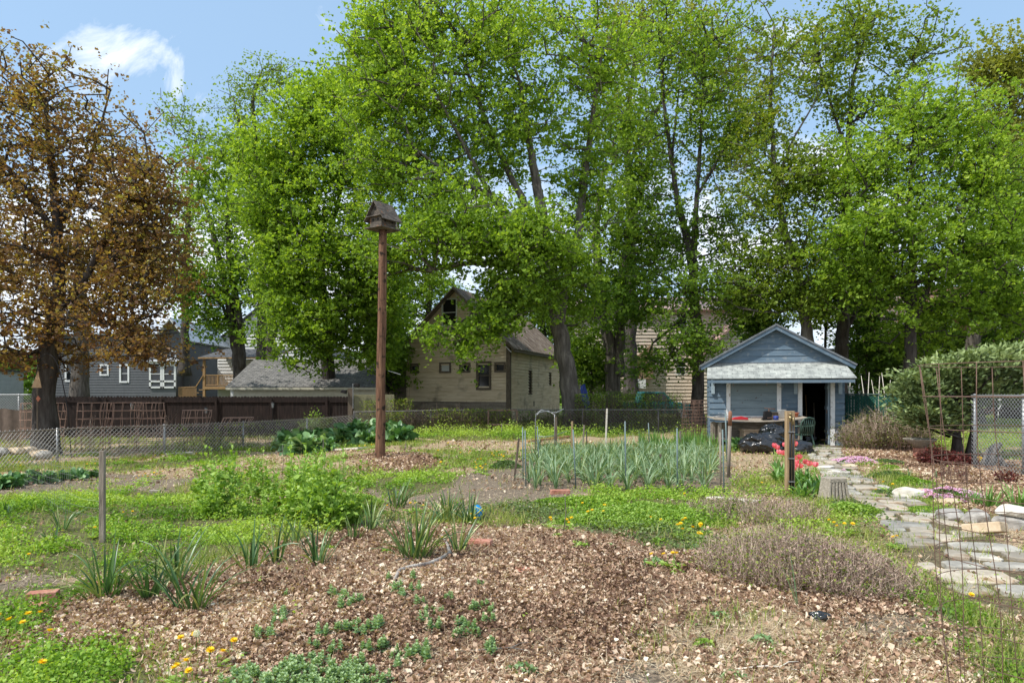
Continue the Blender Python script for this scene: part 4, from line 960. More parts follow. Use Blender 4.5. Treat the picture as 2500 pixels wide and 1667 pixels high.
def barn():
    random.seed(4)
    th = R(-20); c = P(1243, 960, 36); root = thing('barn', 'old tan clapboard barn with a steep gable and rusty metal roof under the big maple', 'barn', (c.x, c.y, -.1), th)
    B = 4.3; ap = 7.25; hw = 3.05; D = 9.5
    # local origin = right front corner; front wall runs to -x
    xl = lambda z: -2*hw+(z-B)*hw/(ap-B) if z > B else -2*hw
    xr = lambda z: -(z-B)*hw/(ap-B) if z > B else 0
    win = [(-1.75, -1.12, 1.95, 3.25), (-.72, -.28, 2.86, 3.2), (-3.95, -3.45, 2.86, 3.25), (-2.75, -2.3, 2.86, 3.2), (-5.75, -5.4, 2.86, 3.2)]
    att = (-3.85, -3.05, 5.35, 6.75)
    w = MB(); clap(w, I4, -2*hw, 0, 1.2, B, .165, win, .055, .006); clap(w, I4, xl, xr, B, ap-.03, .165, [att], .055, .006)
    w.build('wall', M['tan'], root)
    w = MB(); clap(w, TR(0, -.002, 0), -2*hw, 0, 0, 1.2, .165, [], .055, .006)
    clap(w, TR(-2*hw, .4, 0), -2.3, 0, 0, 3.3, .165, [], .055, .006)
    o = w.build('wall', M['tangrey'], root); o['label'] = 'weathered grey lower boards of the barn front'
    s = MB(); clap(s, TR(0, 0, 0, R(90)), 0, D, 0, B, .165, [(3.2, 3.75, 1.65, 3.0), (7.2, 7.6, 2.2, 2.9)], .05, .003)
    clap(s, TR(-2*hw, D, 0, R(-90)), 0, D, 0, B, .2); clap(s, TR(0, D, 0, R(180)), lambda z: -xr(z), lambda z: -xl(z), 0, ap, .25)
    s.build('wall', M['tan'], root)
    for i, h in enumerate(win):
        window(root, I4, *h, M['trim'], .1 if i else .12, .07, (0, 1 if i == 0 else 0), M['glass'] if i != 2 else M['seedpane'], label='small square window covered with white board' if i == 2 else None)
    window(root, I4, *att, M['white'], .06, .07, (0, 1), M['void'], label='tall open attic window with a white sash rail')  # no glass: a near-black sheet stands in for the unlit attic
    window(root, TR(0, 0, 0, R(90)), 3.2, 3.75, 1.65, 3.0, M['trim'], .07, .03, (0, 3), M['glass'])
    window(root, TR(0, 0, 0, R(90)), 7.2, 7.6, 2.2, 2.9, M['trim'], .07, .03)
    d = MB()
    for i in range(6): d.box(3.1+i*.17, 3.26+i*.17, -.035, -.02, .05, 1.5, TR(0, 0, 0, R(90)))
    dr = d.build('door', M['tan'], root)
    h = MB(); h.box(3.05, 3.12, -.06, -.035, .3, .36, TR(0, 0, 0, R(90))).box(4.0, 4.12, -.06, -.035, .9, 1.2, TR(0, 0, 0, R(90))); h.build('hinge', M['blackmetal'], dr)
    cb = MB(); cb.box(-.14, .07, -.075, .0, 0, B).box(.0, .072, 0, .14, 0, B); cb.build('corner_board', M['trim'], root)
    ex = .45; sl = (ap-B)/hw; ez = B-ex*sl; oy = -.45
    r = MB()
    slab(r, [(-hw, oy, ap+.12), (ex, oy, ez+.12), (ex, D+.3, ez+.12), (-hw, D+.3, ap+.12)], .05)
    slab(r, [(-2*hw-ex, oy, ez+.12), (-hw, oy, ap+.122), (-hw, D+.3, ap+.122), (-2*hw-ex, D+.3, ez+.12)], .05)
    n = 30
    for k in range(n):
        y = oy+(D+.3-oy)*k/n
        r.bar((-hw, y, ap+.13), (ex, y, ez+.13), .03, .05)
    ro = r.build('roof', M['rustroof'], root)
    f = MB()
    for s_ in (0, 1):
        a = Vector((-hw, oy+.03, ap+.02)); b = Vector((ex-.03 if s_ == 0 else -2*hw-ex+.03, oy+.03, ez+.04)); f.bar(a, b, .2, .04)
    f.build('rake_board', M['trim'], ro)
    f = MB(); f.bar((-hw+.1, oy+.12, ap-.28), (ex-.2, oy+.12, ez-.08), .05, .03); f.build('rake_trim', M['white'], ro)
    f = MB(); f.box(ex-.06, ex, oy, D+.3, ez-.06, ez+.06); f.build('eave_board', M['trim'], ro)
M['seedpane'] = flat('white_board_pane', (.6, .62, .62), .7)
barn()

def garage():
    Y = 35; root = thing('garage', 'low cream garage with a grey shingled roof behind the dark wooden fence', 'garage', ((740-1250)/F*Y, Y, -.4))
    hw = 3.75; B = 2.25; D = 7; rz = 3.85
    w = MB(); clap(w, I4, -hw+.12, hw, 0, B, .2, [], .03); clap(w, TR(-hw+.12, D, 0, R(-90)), 0, D, 0, B, .2)
    clap(w, TR(-hw+.12, D, 0, R(-90)), lambda z: (z-B)*3.5/1.6, lambda z: D-(z-B)*3.5/1.6, B, rz-.1, .2)
    w.build('wall', M['cream'], root)
    o = roofmesh('roof', [(-hw-.1, -.35, B+.02), (hw+.1, -.35, B+.02), (hw+.1, 3.5, rz), (-hw-.1, 3.5, rz)], .06, M['shing'], root)
    roofmesh('roof', [(hw+.1, 7.3, B+.02), (-hw-.1, 7.3, B+.02), (-hw-.1, 3.502, rz), (hw+.1, 3.502, rz)], .06, M['shing'], root)
    f = MB(); f.box(-hw-.08, hw+.08, -.37, -.33, B-.12, B-.005); f.build('fascia', M['cream'], root)
    e = MB()
    for i in range(16): x = -hw+.3+i*.47; e.box(x-.025, x+.025, -.33, -.02, B-.14, B-.08)
    e.build('rafter_tails', M['cream'], root)
    c = MB(); c.box(-hw+.05, -hw+.2, -.04, .03, 0, B-.02); c.build('corner_board', M['white'], root)
garage()

def grey_house():
    Y = 52; k = Y/F; x = lambda px: (px-1250)*k; z = lambda py: CH-(py-HZ)*k
    root = thing('grey_house', 'dark grey clapboard house with white trimmed windows seen under the purple maple', 'house', (x(300), Y, -.6))
    X = lambda px: x(px)-x(300); Z = lambda py: z(py)+.6
    w = MB()
    wins = [(X(163), X(180), Z(928), Z(890)), (X(248), X(262), Z(913), Z(893)), (X(296), X(312), Z(930), Z(893))]
    clap(w, I4, X(135), X(408), 0, Z(815), .2, wins, .025)
    clap(w, TR(X(135), 8, 0, R(-90)), 0, 8, 0, Z(815), .2)
    xr = lambda zz: X(478) if zz < Z(830) else X(478)-(zz-Z(830))*(X(478)-X(440))/(Z(785)-Z(830))
    xl = lambda zz: X(400) if zz < Z(830) else X(400)+(zz-Z(830))*(X(440)-X(400))/(Z(785)-Z(830))
    clap(w, TR(0, -1.0, 0), xl, xr, 0, Z(787), .2, [(X(420), X(443), Z(872), Z(860))], .02)
    clap(w, TR(X(478), -1, 0, R(90)), 0, 7, 0, Z(830), .2)
    clap(w, TR(X(400), 0, 0, R(-90)), 0, 1, 0, Z(830), .2)
    w.build('wall', M['greyhouse'], root)
    for h in wins: window(root, I4, *h, M['white'], .13, .05, (0, 1))
    window(root, TR(0, -1, 0), X(420), X(443), Z(872), Z(860), M['white'], .1, .04, (1, 0))
    roofmesh('roof', [(X(125), -.4, Z(815)), (X(405), -.4, Z(815)), (X(405), 4, Z(770)), (X(125), 4, Z(770))], .1, M['galvroof'], root)
    r = MB(); slab(r, [(X(440), -1.5, Z(780)), (X(487), -1.5, Z(836)), (X(487), 6, Z(836)), (X(440), 6, Z(780))], .12); slab(r, [(X(391), -1.5, Z(836)), (X(440), -1.5, Z(779.9)), (X(440), 6, Z(779.9)), (X(391), 6, Z(836))], .12)
    ro = r.build('roof', M['galvroof'], root)
    f = MB(); f.bar((X(440), -1.52, Z(784)), (X(485), -1.52, Z(838)), .32, .06); f.bar((X(440), -1.53, Z(784)), (X(394), -1.53, Z(838)), .32, .06); f.build('rake_board', M['white'], ro)
    # bay window
    b = MB(); b.box(X(404), X(464), -2.2, -1.0, 0, Z(893)); bo = b.build('bay_window', M['greyhouse'], root)
    fr = MB(); T = TR(0, -2.2, 0)
    fr.box(X(403), X(465), -.12, 0, Z(896), Z(884), T); fr.box(X(403), X(465), -.1, 0, Z(934), Z(930), T); fr.box(X(403), X(465), -.1, 0, Z(948), Z(944), T)
    for px in (403, 429, 434, 461): fr.box(X(px), X(px)+.13, -.1, 0, Z(948), Z(890), T)
    fr.box(X(403), X(465), -.09, 0, Z(915.5), Z(914), T)
    fo = fr.build('frame', M['white'], bo); MB().box(X(405), X(463), -.03, -.01, Z(930), Z(896), T).build('pane', M['glass'], bo)
    rr = MB(); rr.add([(X(398), -2.5, Z(886)), (X(472), -2.5, Z(886)), (X(468), -1, Z(875)), (X(410), -1, Z(875))], [(0, 1, 2, 3)]); rr.build('bay_roof', M['galvroof'], bo)
    t = thing('turret', 'green pointed turret spire above the grey house gable', 'turret', (x(430), Y+5, 0))
    MB().lathe([(.95, z(800)), (.75, z(790)), (.12, z(748)), (.02, z(738))], n=8).build('spire', M['spire'], t)
    MB().lathe([(.8, 0), (.8, z(800))], n=8).build('wall', M['greyhouse'], t)
    # pale extension at the left
    e = thing('extension', 'pale grey sided outbuilding at the far left edge behind the purple maple', 'outbuilding', (x(55), 44, -.5))
    m = MB(); clap(m, I4, -1.0, 1.5, 0, 3.6, .3, [], .02); clap(m, TR(-1, 6, 0, R(-90)), 0, 6, 0, 3.6, .3); clap(m, TR(1.5, 0, 0, R(90)), 0, 6, 0, 3.6, .3); m.build('wall', M['palegrey'], e)
    MB().box(-1.15, 1.65, -.2, 6.2, 3.6, 3.72).build('roof', M['shingd'], e)
M['galvroof'] = surf('bright_metal_roof', [(.42, .44, .47), (.55, .57, .6)], 2, .45, .05, metal=.2)
M['spire'] = surf('green_copper', [(.07, .12, .1), (.13, .19, .16)], 4, .7, .2)
M['palegrey'] = surf('pale_grey_siding', [(.32, .34, .36), (.4, .42, .44)], 3, .8, .1)
grey_house()

def white_house():
    Y = 58; k = Y/F; x = lambda px: (px-1250)*k; z = lambda py: CH-(py-HZ)*k
    root = thing('white_house', 'tall white sided house behind the garage with a brown timber deck', 'house', (x(650), Y, -.6))
    X = lambda px: x(px)-x(650); Z = lambda py: z(py)+.6
    w = MB()
    xr = lambda q: X(800) if q < Z(860) else X(800)-(q-Z(860))*(X(800)-X(650))/(Z(740)-Z(860))
    xl = lambda q: X(498) if q < Z(860) else X(498)+(q-Z(860))*(X(650)-X(498))/(Z(740)-Z(860))
    clap(w, I4, xl, xr, 0, Z(741), .28, [], .07); w.build('wall', M['whitehouse'], root)
    r = MB(); slab(r, [(X(650), -.4, Z(736)), (X(815), -.4, Z(868)), (X(815), 9, Z(868)), (X(650), 9, Z(736))], .12); slab(r, [(X(485), -.4, Z(868)), (X(650), -.4, Z(736.2)), (X(650), 9, Z(736.2)), (X(485), 9, Z(868))], .12); r.build('roof', M['shingd'], root)
    window(root, I4, X(690), X(708), Z(800), Z(770), M['white'], .12, .04)
    # porch wing
    Y2 = 50; k2 = Y2/F; x2 = lambda px: (px-1250)*k2; z2 = lambda py: CH-(py-HZ)*k2
    p = thing('porch', 'roofed pine deck with balustrade left of the garage', 'porch', (x2(560), Y2, -.5))
    X = lambda px: x2(px)-x2(560); Z = lambda py: z2(py)+.5
    w = MB(); clap(w, TR(0, 2.2, 0), X(500), X(725), 0, Z(873), .24, [], .06); clap(w, TR(X(725), 2.2, 0, R(90)), 0, 4, 0, Z(873), .2); w.build('wall', M['whitehouse'], p)
    roofmesh('roof', [(X(487), -.3, Z(873)), (X(660), -.3, Z(873)), (X(688), 2.6, Z(846)), (X(515), 2.6, Z(846))], .1, M['shingd'], p)
    f = MB(); f.box(X(488), X(660), -.32, -.26, Z(876), Z(872.5)); f.bar((X(660), -.3, Z(875)), (X(688), 2.6, Z(848)), .18, .06); f.build('fascia', M['cedar'], p)
    MB().box(X(496), X(578), -.1, 2.15, Z(950), Z(943)).build('deck', M['cedar'], p)
    for px in (496, 573, 648): MB().box(X(px), X(px)+.16, -.08, .08, 0, Z(874)).build('post', M['cedar'], p)
    rl = MB(); rl.box(X(500), X(575), -.05, .02, Z(917), Z(914.5)); rl.box(X(500), X(575), -.05, .02, Z(941), Z(939)); rl.box(X(500), X(502), -.06, .03, Z(941), Z(914)); rl.box(X(531), X(534), -.06, .03, Z(941), Z(914))
    for i in range(22): a = X(502)+i*.1*1.0; rl.box(a, a+.035, -.03, 0, Z(940), Z(916))
    rl.build('railing', M['cedar'], p)
    st = MB()
    for i in range(7): st.box(X(497)-.3*(i+1), X(497)-.3*i, -.1, 1.0, Z(945)-.22*(i+1), Z(945)-.22*i-.16)
    st.build('steps', M['cedar'], p)
    rl = MB(); a0 = Vector((X(497), -.1, Z(917))); a1 = Vector((X(480), -.1, Z(944))); a2 = Vector((X(437), -.1, Z(946)))
    rl.bar(a0, a1, .08, .06); rl.bar(a1, a2, .08, .06)
    for i in range(18): q = a1.lerp(a2, i/17); rl.box(q.x, q.x+.035, -.12, -.09, q.z-.75, q.z)
    rl.build('railing', M['cedar'], p)
white_house()

def tan_house():
    Y = 52; k = Y/F; x = lambda px: (px-1250)*k; z = lambda py: CH-(py-HZ)*k
    root = thing('tan_house', 'large tan sided house with pink metal roof behind the paired trunks', 'house', (x(1650), Y, -.2))
    X = lambda px: x(px)-x(1650); Z = lambda py: z(py)+.2
    win = (X(1651), X(1672), Z(912), Z(880)); win2 = (X(1655), X(1675), Z(810), Z(775))
    w = MB(); clap(w, I4, X(1380), X(1880), 0, Z(757), .26, [win, win2], .07); w.build('wall', M['tanhouse'], root)
    window(root, I4, *win, M['white'], .12, .04, (0, 1)); window(root, I4, *win2, M['white'], .12, .04, (0, 1))
    o = roofmesh('roof', [(X(1370), -.5, Z(757)), (X(1875), -.5, Z(757)), (X(1868), 4.5, Z(705)), (X(1377), 4.5, Z(705))], .1, M['pinkroof'], root)
    g = MB(); f0 = X(1690); f1 = X(1900); fz = Z(800)
    xl = lambda q: f0+(q-Z(875))*(X(1795)-f0)/(Z(772)-Z(875)) if q > Z(875) else f0
    xr = lambda q: f1-(q-Z(875))*(f1-X(1795))/(Z(772)-Z(875)) if q > Z(875) else f1
    clap(g, TR(0, -2.5, 0), xl, xr, 0, Z(774), .26, [(X(1780), X(1806), Z(850), Z(825))], .07); clap(g, TR(f0, 0, 0, R(-90)), 0, 2.5, 0, Z(875), .17)
    go = g.build('wing_wall', M['tanhouse'], root)
    window(root, TR(0, -2.5, 0), X(1780), X(1806), Z(850), Z(825), M['white'], .12, .04)
    r = MB(); slab(r, [(f0-.4, -2.9, Z(880)), (X(1795), -2.9, Z(768)), (X(1795), 0, Z(768)), (f0-.4, 0, Z(880))], .12); slab(r, [(X(1795), -2.9, Z(767.9)), (f1+.4, -2.9, Z(880)), (f1+.4, 0, Z(880)), (X(1795), 0, Z(767.9))], .12); r.build('roof', M['pinkroof'], root)
    MB().xprism([(X(1524), Z(925)), (X(1590), Z(925)), (X(1590), Z(840)), (X(1524), Z(893))], -.6, -.05).build('stair_gable', M['browngable'], root)
    MB().box(X(1526), X(1572), -.75, -.62, Z(948), Z(926)).build('white_panel', M['white'], root)
    b = MB(); b.bar((X(1532), -.9, Z(886)), (X(1549), -.9, Z(940)), .12, .05); b.build('stair_stringer', M['cedar'], root)
    s = MB(); s.bar((X(1430), -3, Z(965)), (X(1478), -3, Z(930)), .2, .08); s.bar((X(1466), -3, Z(937)), (X(1466), -3, Z(972)), .16, .16); s.build('stair_rail', M['greyboard'], root)
    s = MB()
    for i in range(9):
        a = X(1447)+i*.12; s.bar((a, -2.8, Z(970)), (a+.5, -2.8, Z(970)+.35), .03, .02); s.bar((a+.5, -2.81, Z(970)), (a, -2.81, Z(970)+.35), .03, .02)
    s.build('lattice', M['white'], root)
    # brick house right
    Y = 50; k = Y/F; x = lambda px: (px-1250)*k; z = lambda py: CH-(py-HZ)*k
    br = thing('brick_house', 'red brick house with white columns behind the maples at the right edge', 'house', (x(2400), Y, -.2))
    X = lambda px: x(px)-x(2400); Z = lambda py: z(py)+.2
    MB().box(X(2240), X(2640), 0, 8, 0, Z(700)).build('wall', M['brickwall'], br)
    for px in (2335, 2388, 2268): MB().lathe([(.28, 0), (.24, .1), (.2, Z(775)), (.3, Z(772))], (X(px), -2.2, 0), 12).build('column', M['white'], br, True)
    MB().box(X(2250), X(2660), -2.6, -.01, Z(778), Z(768)).build('porch_roof', M['galvroof'], br)
    for px in (2350, 2440): 
        f = MB(); f.box(X(px)-.1, X(px+30)+.1, -.06, -.003, Z(905), Z(860)); fo = f.build('window', M['white'], br); MB().box(X(px), X(px+30), -.07, -.061, Z(902), Z(863)).build('pane', M['glass'], fo)
    wh = thing('white_garage', 'white building glimpsed through the saplings right of the shed', 'building', (x(2130), 56, -.2))
    m = MB(); clap(m, I4, -3.2, 2.6, 0, 5.2, .2, [], .02); m.build('wall', M['whitehouse'], wh); MB().box(-3.4, 2.8, -.3, 6, 5.2, 5.4).build('roof', M['shingd'], wh)
tan_house()

def truck():
    Y = 41; k = Y/F; c = Vector(((1590-1250)*k, Y, -.1))
    t = thing('pickup_truck', 'teal pickup truck half hidden in the brush between the barn and shed', 'truck', tuple(c))
    b = MB(); b.xprism([(-2.6, .45), (2.6, .45), (2.62, .95), (1.5, 1.12), (.6, 1.14), (-2.6, 1.12)], -.9, .9); b.build('body', M['teal'], t, bevel=.05)
    b = MB(); b.xprism([(-.9, 1.12), (1.2, 1.13), (.6, 1.72), (-.7, 1.75)], -.8, .8); co = b.build('cab', M['teal'], t, bevel=.05)
    MB().xprism([(-.7, 1.18), (.95, 1.18), (.5, 1.64), (-.58, 1.66)], -.812, -.803).build('window', M['glass'], co)
    for x in (-1.7, 1.7):
        w = MB(); w.tube([(x, -.95, .38), (x, -.72, .38)], .38, 20); wo = w.build('wheel', M['hose'], t, True)
        MB().tube([(x, -.965, .38), (x, -.94, .38)], .2, 16).build('rim', M['galv'], wo)
    MB().box(-2.64, -2.6, -.8, -.6, .8, 1.0).build('tail_light', M['redpl'], t)
    Y = 33; c = P(1423, 968, Y); rs = np.random.RandomState(2)
    mb = MB(); mb.lathe([(.38, -.65), (.34, -.3), (.22, .2), (.08, .5), (.02, .55)], n=14); v = np.array(mb.v); v += rs.normal(size=v.shape)*.03; mb.v = v.tolist()
    o = tag(mb.build('tarp', M['tarp'], None, True), 'blue tarp draped over something just right of the leaning maple trunk', 'tarp'); o.location = c
truck()
# ------------------------------------------------------------------ fences
def chain_fence(name, label, pts, h, mat_wire, cell=.09, r=.0035, posts=None, rail=True, post_r=.03, mat_post=None, barbs=True, bury=.05, slats=None):
    """pts: world (x,y,z) polyline of the base"""
    pts = [Vector(p) for p in pts]; c = pts[0].copy(); root = thing(name, label, 'fence', tuple(c))
    seg = [(pts[i+1]-pts[i]) for i in range(len(pts)-1)]; Ls = [s.xy.length for s in seg]; tot = sum(Ls)
    def bp(s):
        i = 0
        while i < len(Ls)-1 and s > Ls[i]: s -= Ls[i]; i += 1
        return pts[i]+seg[i]*(min(max(s/Ls[i], 0), 1)), seg[i].normalized()
    mb = MB(); n = int(tot/cell)
    rs = random.Random(4)
    for k in range(-int(h/cell), n+1):
        for sgn in (1, -1):
            s0 = k*cell; s1 = s0+h
            za, zb = 0, h
            if s0 < 0: za = -s0; s0 = 0
            if s1 > tot: zb = h-(s1-tot); s1 = tot
            if zb-za < .03: continue
            # split into pieces so the mesh follows the bends
            m = max(1, int((zb-za)/.45)); P_ = []
            for q in range(m+1):
                s = s0+(s1-s0)*q/m; z = za+(zb-za)*q/m
                if sgn < 0: z = h-z
                b, d = bp(s); nn = Vector((-d.y, d.x, 0)); P_.append(b+nn*(.004*sgn)+Vector((0, 0, z)))
            mb.tube(P_, r, 3, False)
            if barbs and zb == h and sgn > 0: b, d = bp(s1); mb.tube([b+Vector((0, 0, h)), b+Vector((0, 0, h+.045))+d*.02], r, 3, False)
    mb.build('wire_mesh', mat_wire, root, world=True)
    if rail:
        mb = MB(); s = 0; P_ = []
        while s <= tot: b, d = bp(s); P_.append(b+Vector((0, 0, h))); s += .8
        b, d = bp(tot); P_.append(b+Vector((0, 0, h)))
        mb.tube(P_, post_r*.72, 8); mb.build('top_rail', mat_post or M['galv'], root, True, world=True)
    ps = posts if posts is not None else [s for s in np.arange(0, tot+.1, 3.0)]
    for s in ps:
        b, d = bp(s); nn = Vector((-d.y, d.x, 0))*(post_r+.006)
        p = MB().tube([b+nn+Vector((0, 0, -.1)), b+nn+Vector((0, 0, h+.04))], post_r, 10)
        p.build('post', mat_post or M['galv'], root, True, world=True)
    if slats:
        mb = MB(); s = .02
        while s < tot:
            b, d = bp(s); nn = Vector((-d.y, d.x, 0))*.02; b2 = b+d*(cell*.86)
            mb.add([b+nn+Vector((0, 0, .05)), b2+nn+Vector((0, 0, .05)), b2+nn+Vector((0, 0, h-.03)), b+nn+Vector((0, 0, h-.03))], [(0, 1, 2, 3)]); s += cell
        mb.build('privacy_slats', slats, root, world=True)
    return root
def on(px, py, dz=0):
    p = at(px, py); return p+Vector((0, 0, dz))
lp = []
for px, py in ((-90, 1155), (0, 1145), (165, 1127), (428, 1109), (620, 1093), (760, 1080)): lp.append(on(px, py))
p = P(875, 1058, 26.6); p.z = float(hgt(p.x, p.y)); lp.append(p)
chain_fence('chain_link_fence', 'rusty low chain link fence running across the left side of the garden', lp, .92, M['galvd'], .125, .0062, mat_post=M['galv'], rail=False)
tl = MB(); tl.tube([q+Vector((0, 0, .92)) for q in lp], .014, 8); 
o = tl.build('top_rail', M['greywood'], bpy.data.objects['chain_link_fence'], True, world=True)
bp_ = [Vector((-6.2, 26.8, -.08)), Vector((-1.5, 27, .0)), Vector((2.2, 27, 0)), Vector((7.3, 27, 0))]
chain_fence('chain_link_fence', 'vine tangled chain link fence along the back in front of the barn', bp_, .9, M['galvdd'], .14, .006, mat_post=M['galvdd'], barbs=False)
gf = [Vector(((2062-1250)/F*20.9, 20.9, 0)), Vector(((2240-1250)/F*19.2, 19.2, 0))]
chain_fence('slatted_fence', 'green slatted chain link fence between the shed and the juniper', gf, 1.52, M['greenmetal'], .09, .006, posts=[0, gf[1].xy.length if 0 else 2.0], mat_post=M['greenmetal'], barbs=False, slats=M['slat'])
sf = [Vector(((2372-1250)/F*14.2, 14.2, 0)), Vector(((2520-1250)/F*12.6, 12.6, 0)), Vector(((2680-1250)/F*11.6, 11.6, 0))]
sf0 = Vector(((2235-1250)/F*17.5, 17.5, 0))
chain_fence('silver_fence', 'bright silver chain link fence behind the red leaved plants at the right edge', sf, 1.5, M['galvb'], .085, .0042, posts=[.05, 1.35, 3.4], mat_post=M['galv'])
# dark wooden fence
def board_fence():
    random.seed(9)
    Y = 30; x0 = (120-1250)/F*Y; x1 = (868-1250)/F*Y; zb = -.45; top = 1.42
    root = thing('wooden_fence', 'dark board fence with scalloped picket tops behind the chain link fence', 'fence', (x0, Y, zb))
    mb = MB(); x = x0; w = .14
    while x < x1:
        j = random.uniform(-.012, .012); d = random.uniform(-.004, .004)
        mb.xprism([(x+.003, zb), (x+w-.003, zb), (x+w-.003, top-.05+j), (x+w*.72, top+j), (x+w*.28, top+j), (x+.003, top-.05+j)], Y+d, Y+.02+d); x += w
    mb.build('pickets', M['fencewood'], root, world=True)
    mb = MB()
    for z in (top-.22, zb+.5): mb.box(x0, x1, Y-.05, Y-.008, z-.045, z+.045)
    mb.build('rail', M['fencewood'], root, world=True)
    x = x0+.1
    while x < x1: MB().box(x-.05, x+.05, Y-.1, Y-.052, zb, top-.06).build('post', M['fencewood'], root, world=True); x += 2.42
    # corrugated panel
    t = thing('corrugated_panel', 'yellowish corrugated plastic panel at the right end of the dark board fence', 'panel', ((866-1250)/F*29.6, 29.6, -.4))
    mb = MB(); n = 34; X0 = (864-1250)/F*29.6; X1 = (962-1250)/F*29.6; vs = []; fs = []
    for i in range(n*2+1): xx = X0+(X1-X0)*i/(2*n); yy = 29.6+(.03 if i % 2 else 0); vs += [(xx, yy, -.3), (xx, yy, 1.5)]
    for i in range(n*2): fs.append((2*i, 2*i+2, 2*i+3, 2*i+1))
    mb.add(vs, fs).build('sheet', M['corr'], t, world=True)
    xq = (856-1250)/F*29.5
    MB().box(xq-.1, xq+.1, 29.4, 29.5, -.4, 1.75).build('post', M['trim'], t, world=True)
    l = thing('floodlight', 'pair of black floodlights on a thin mast above the end of the dark fence', 'floodlight', (xq+.1, 29.3, 1.2))
    MB().tube([(xq+.14, 29.35, .9), (xq+.14, 29.35, 1.98)], .02, 6).build('mast', M['galv'], l, world=True)
    for dx, z in ((.3, 1.9), (-.25, 1.62)):
        MB().xprism([(xq+dx-.13, z-.03), (xq+dx+.12, z-.1), (xq+dx+.12, z+.07), (xq+dx-.06, z+.09)], 29.2, 29.4).build('lamp_head', M['blackmetal'], l, bevel=.02, world=True)
    # silt fence and far wire fence at far left
    Y = 27; X0 = (-80-1250)/F*Y; X1 = (122-1250)/F*Y
    mb = MB(); n = 20; vs = []; fs = []
    for i in range(n+1): xx = X0+(X1-X0)*i/n; yy = Y+.06*math.sin(i*1.7); vs += [(xx, yy, -.45), (xx, yy, .92+.04*math.sin(i*.9))]
    for i in range(n): fs.append((2*i, 2*i+2, 2*i+3, 2*i+1))
    tag(mb.add(vs, fs).build('fabric_screen', M['silt'], None, True), 'sagging brown fabric screen at the left edge beside the purple maple trunk', 'fabric screen')
board_fence()
chain_fence('chain_link_fence', 'small distant chain link fence on the lawn at the far left edge', [P(-60, 1010, 32)-Vector((0, 0, 1.0)), P(85, 1010, 32)-Vector((0, 0, 1.0))], 1.9, M['galvd'], .13, .005, posts=[0, 2.0])

# ------------------------------------------------------------------ wire cages
def grid_cage(name, label, c, rx, h, cell, r, mat, nseg=24, lean=(0, 0), group=None, arc=1.0, jitter=.01, seed=1, cat='wire cage', ph=0):
    rd = random.Random(seed); c = Vector(c)
    mb = MB(); nv = max(6, int(2*math.pi*rx*arc/cell)); nz = int(h/cell)
    def pt(a, z):
        return Vector((rx*math.cos(a)+lean[0]*z+jitter*math.sin(z*5+a*3), rx*math.sin(a)+lean[1]*z+jitter*math.cos(z*4+a*2), z))
    for i in range(nv if arc >= 1 else nv+1):
        a = ph+2*math.pi*arc*i/nv; mb.tube([pt(a, z) for z in np.linspace(0, nz*cell, 10)], r, 5, True)
    for k in range(nz+1):
        z = k*cell; mb.tube([pt(ph+2*math.pi*arc*j/nseg, z) for j in range(nseg+1)], r, 5, True)
    o = mb.build(name, mat, None, True); o.location = c
    return tag(o, label, cat, group)
g = at(2478+60, 1762)
g = Vector(((2478-1250)/F*3.25+.14, 3.25, float(hgt(2.5, 3.25))))
grid_cage('wire_cage', 'tall rusty wire mesh cage in the right foreground beside the stone path', g, .385, 1.70, .1535, .0021, M['rust'], 40, (-.085, 0), jitter=.012, seed=2, ph=.35)
# rusty cages behind left fence
for i, (px, w_, top, lean, lb) in enumerate([(105, .62, 975, 0, 'upright rusty wire cage around the base of the purple maple'), (225, .5, 978, .05, 'rusty wire cage directly behind the left chain link fence, second from the left'), (290, .55, 976, .1, 'rusty wire cage leaning behind the fence, third from the left'),
                                  (365, .45, 973, 0, 'straight rusty wire cage behind the fence, middle of the row'), (470, .45, 985, .12, 'tilted rusty wire cage just right of the dry weed stalks'), (545, .5, 985, .5, 'collapsed rusty wire cage lying against its neighbour, rightmost of the row')]):
    Y = 22.6+i*.35; X = (px-1250)/F*Y; z = float(hgt(X, Y)); hh = CH-(top-HZ)/F*Y-z
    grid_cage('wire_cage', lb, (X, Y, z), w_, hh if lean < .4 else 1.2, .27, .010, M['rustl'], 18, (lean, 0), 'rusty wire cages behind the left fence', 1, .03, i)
# rolls beside the shed
for i, (px, lb) in enumerate([(1688, 'roll of rusty fence wire left of the shed'), (1712, 'roll of rusty fence wire pressed against the shed corner')]):
    Y = 22.2+.3*i; X = (px-1250)/F*Y
    o = grid_cage('wire_roll', lb, (X, Y, 0), .28, 1.4, .11, .006, M['rust'], 18, (0, 0), 'rusty wire rolls beside the shed', 1, .03, 9+i, 'wire roll')
# small edging cages in right bed
for i, (px, py, lb) in enumerate([(2215, 1105, 'small rusty wire hoop beside the birdbath pedestal'), (2330, 1180, 'short rusty wire cage around the red leaved stems')]):
    q = at(px, py); grid_cage('wire_cage', lb, q, .2, .36, .09, .004, M['rust'], 14, (0, 0), None, 1, .01, 20+i)

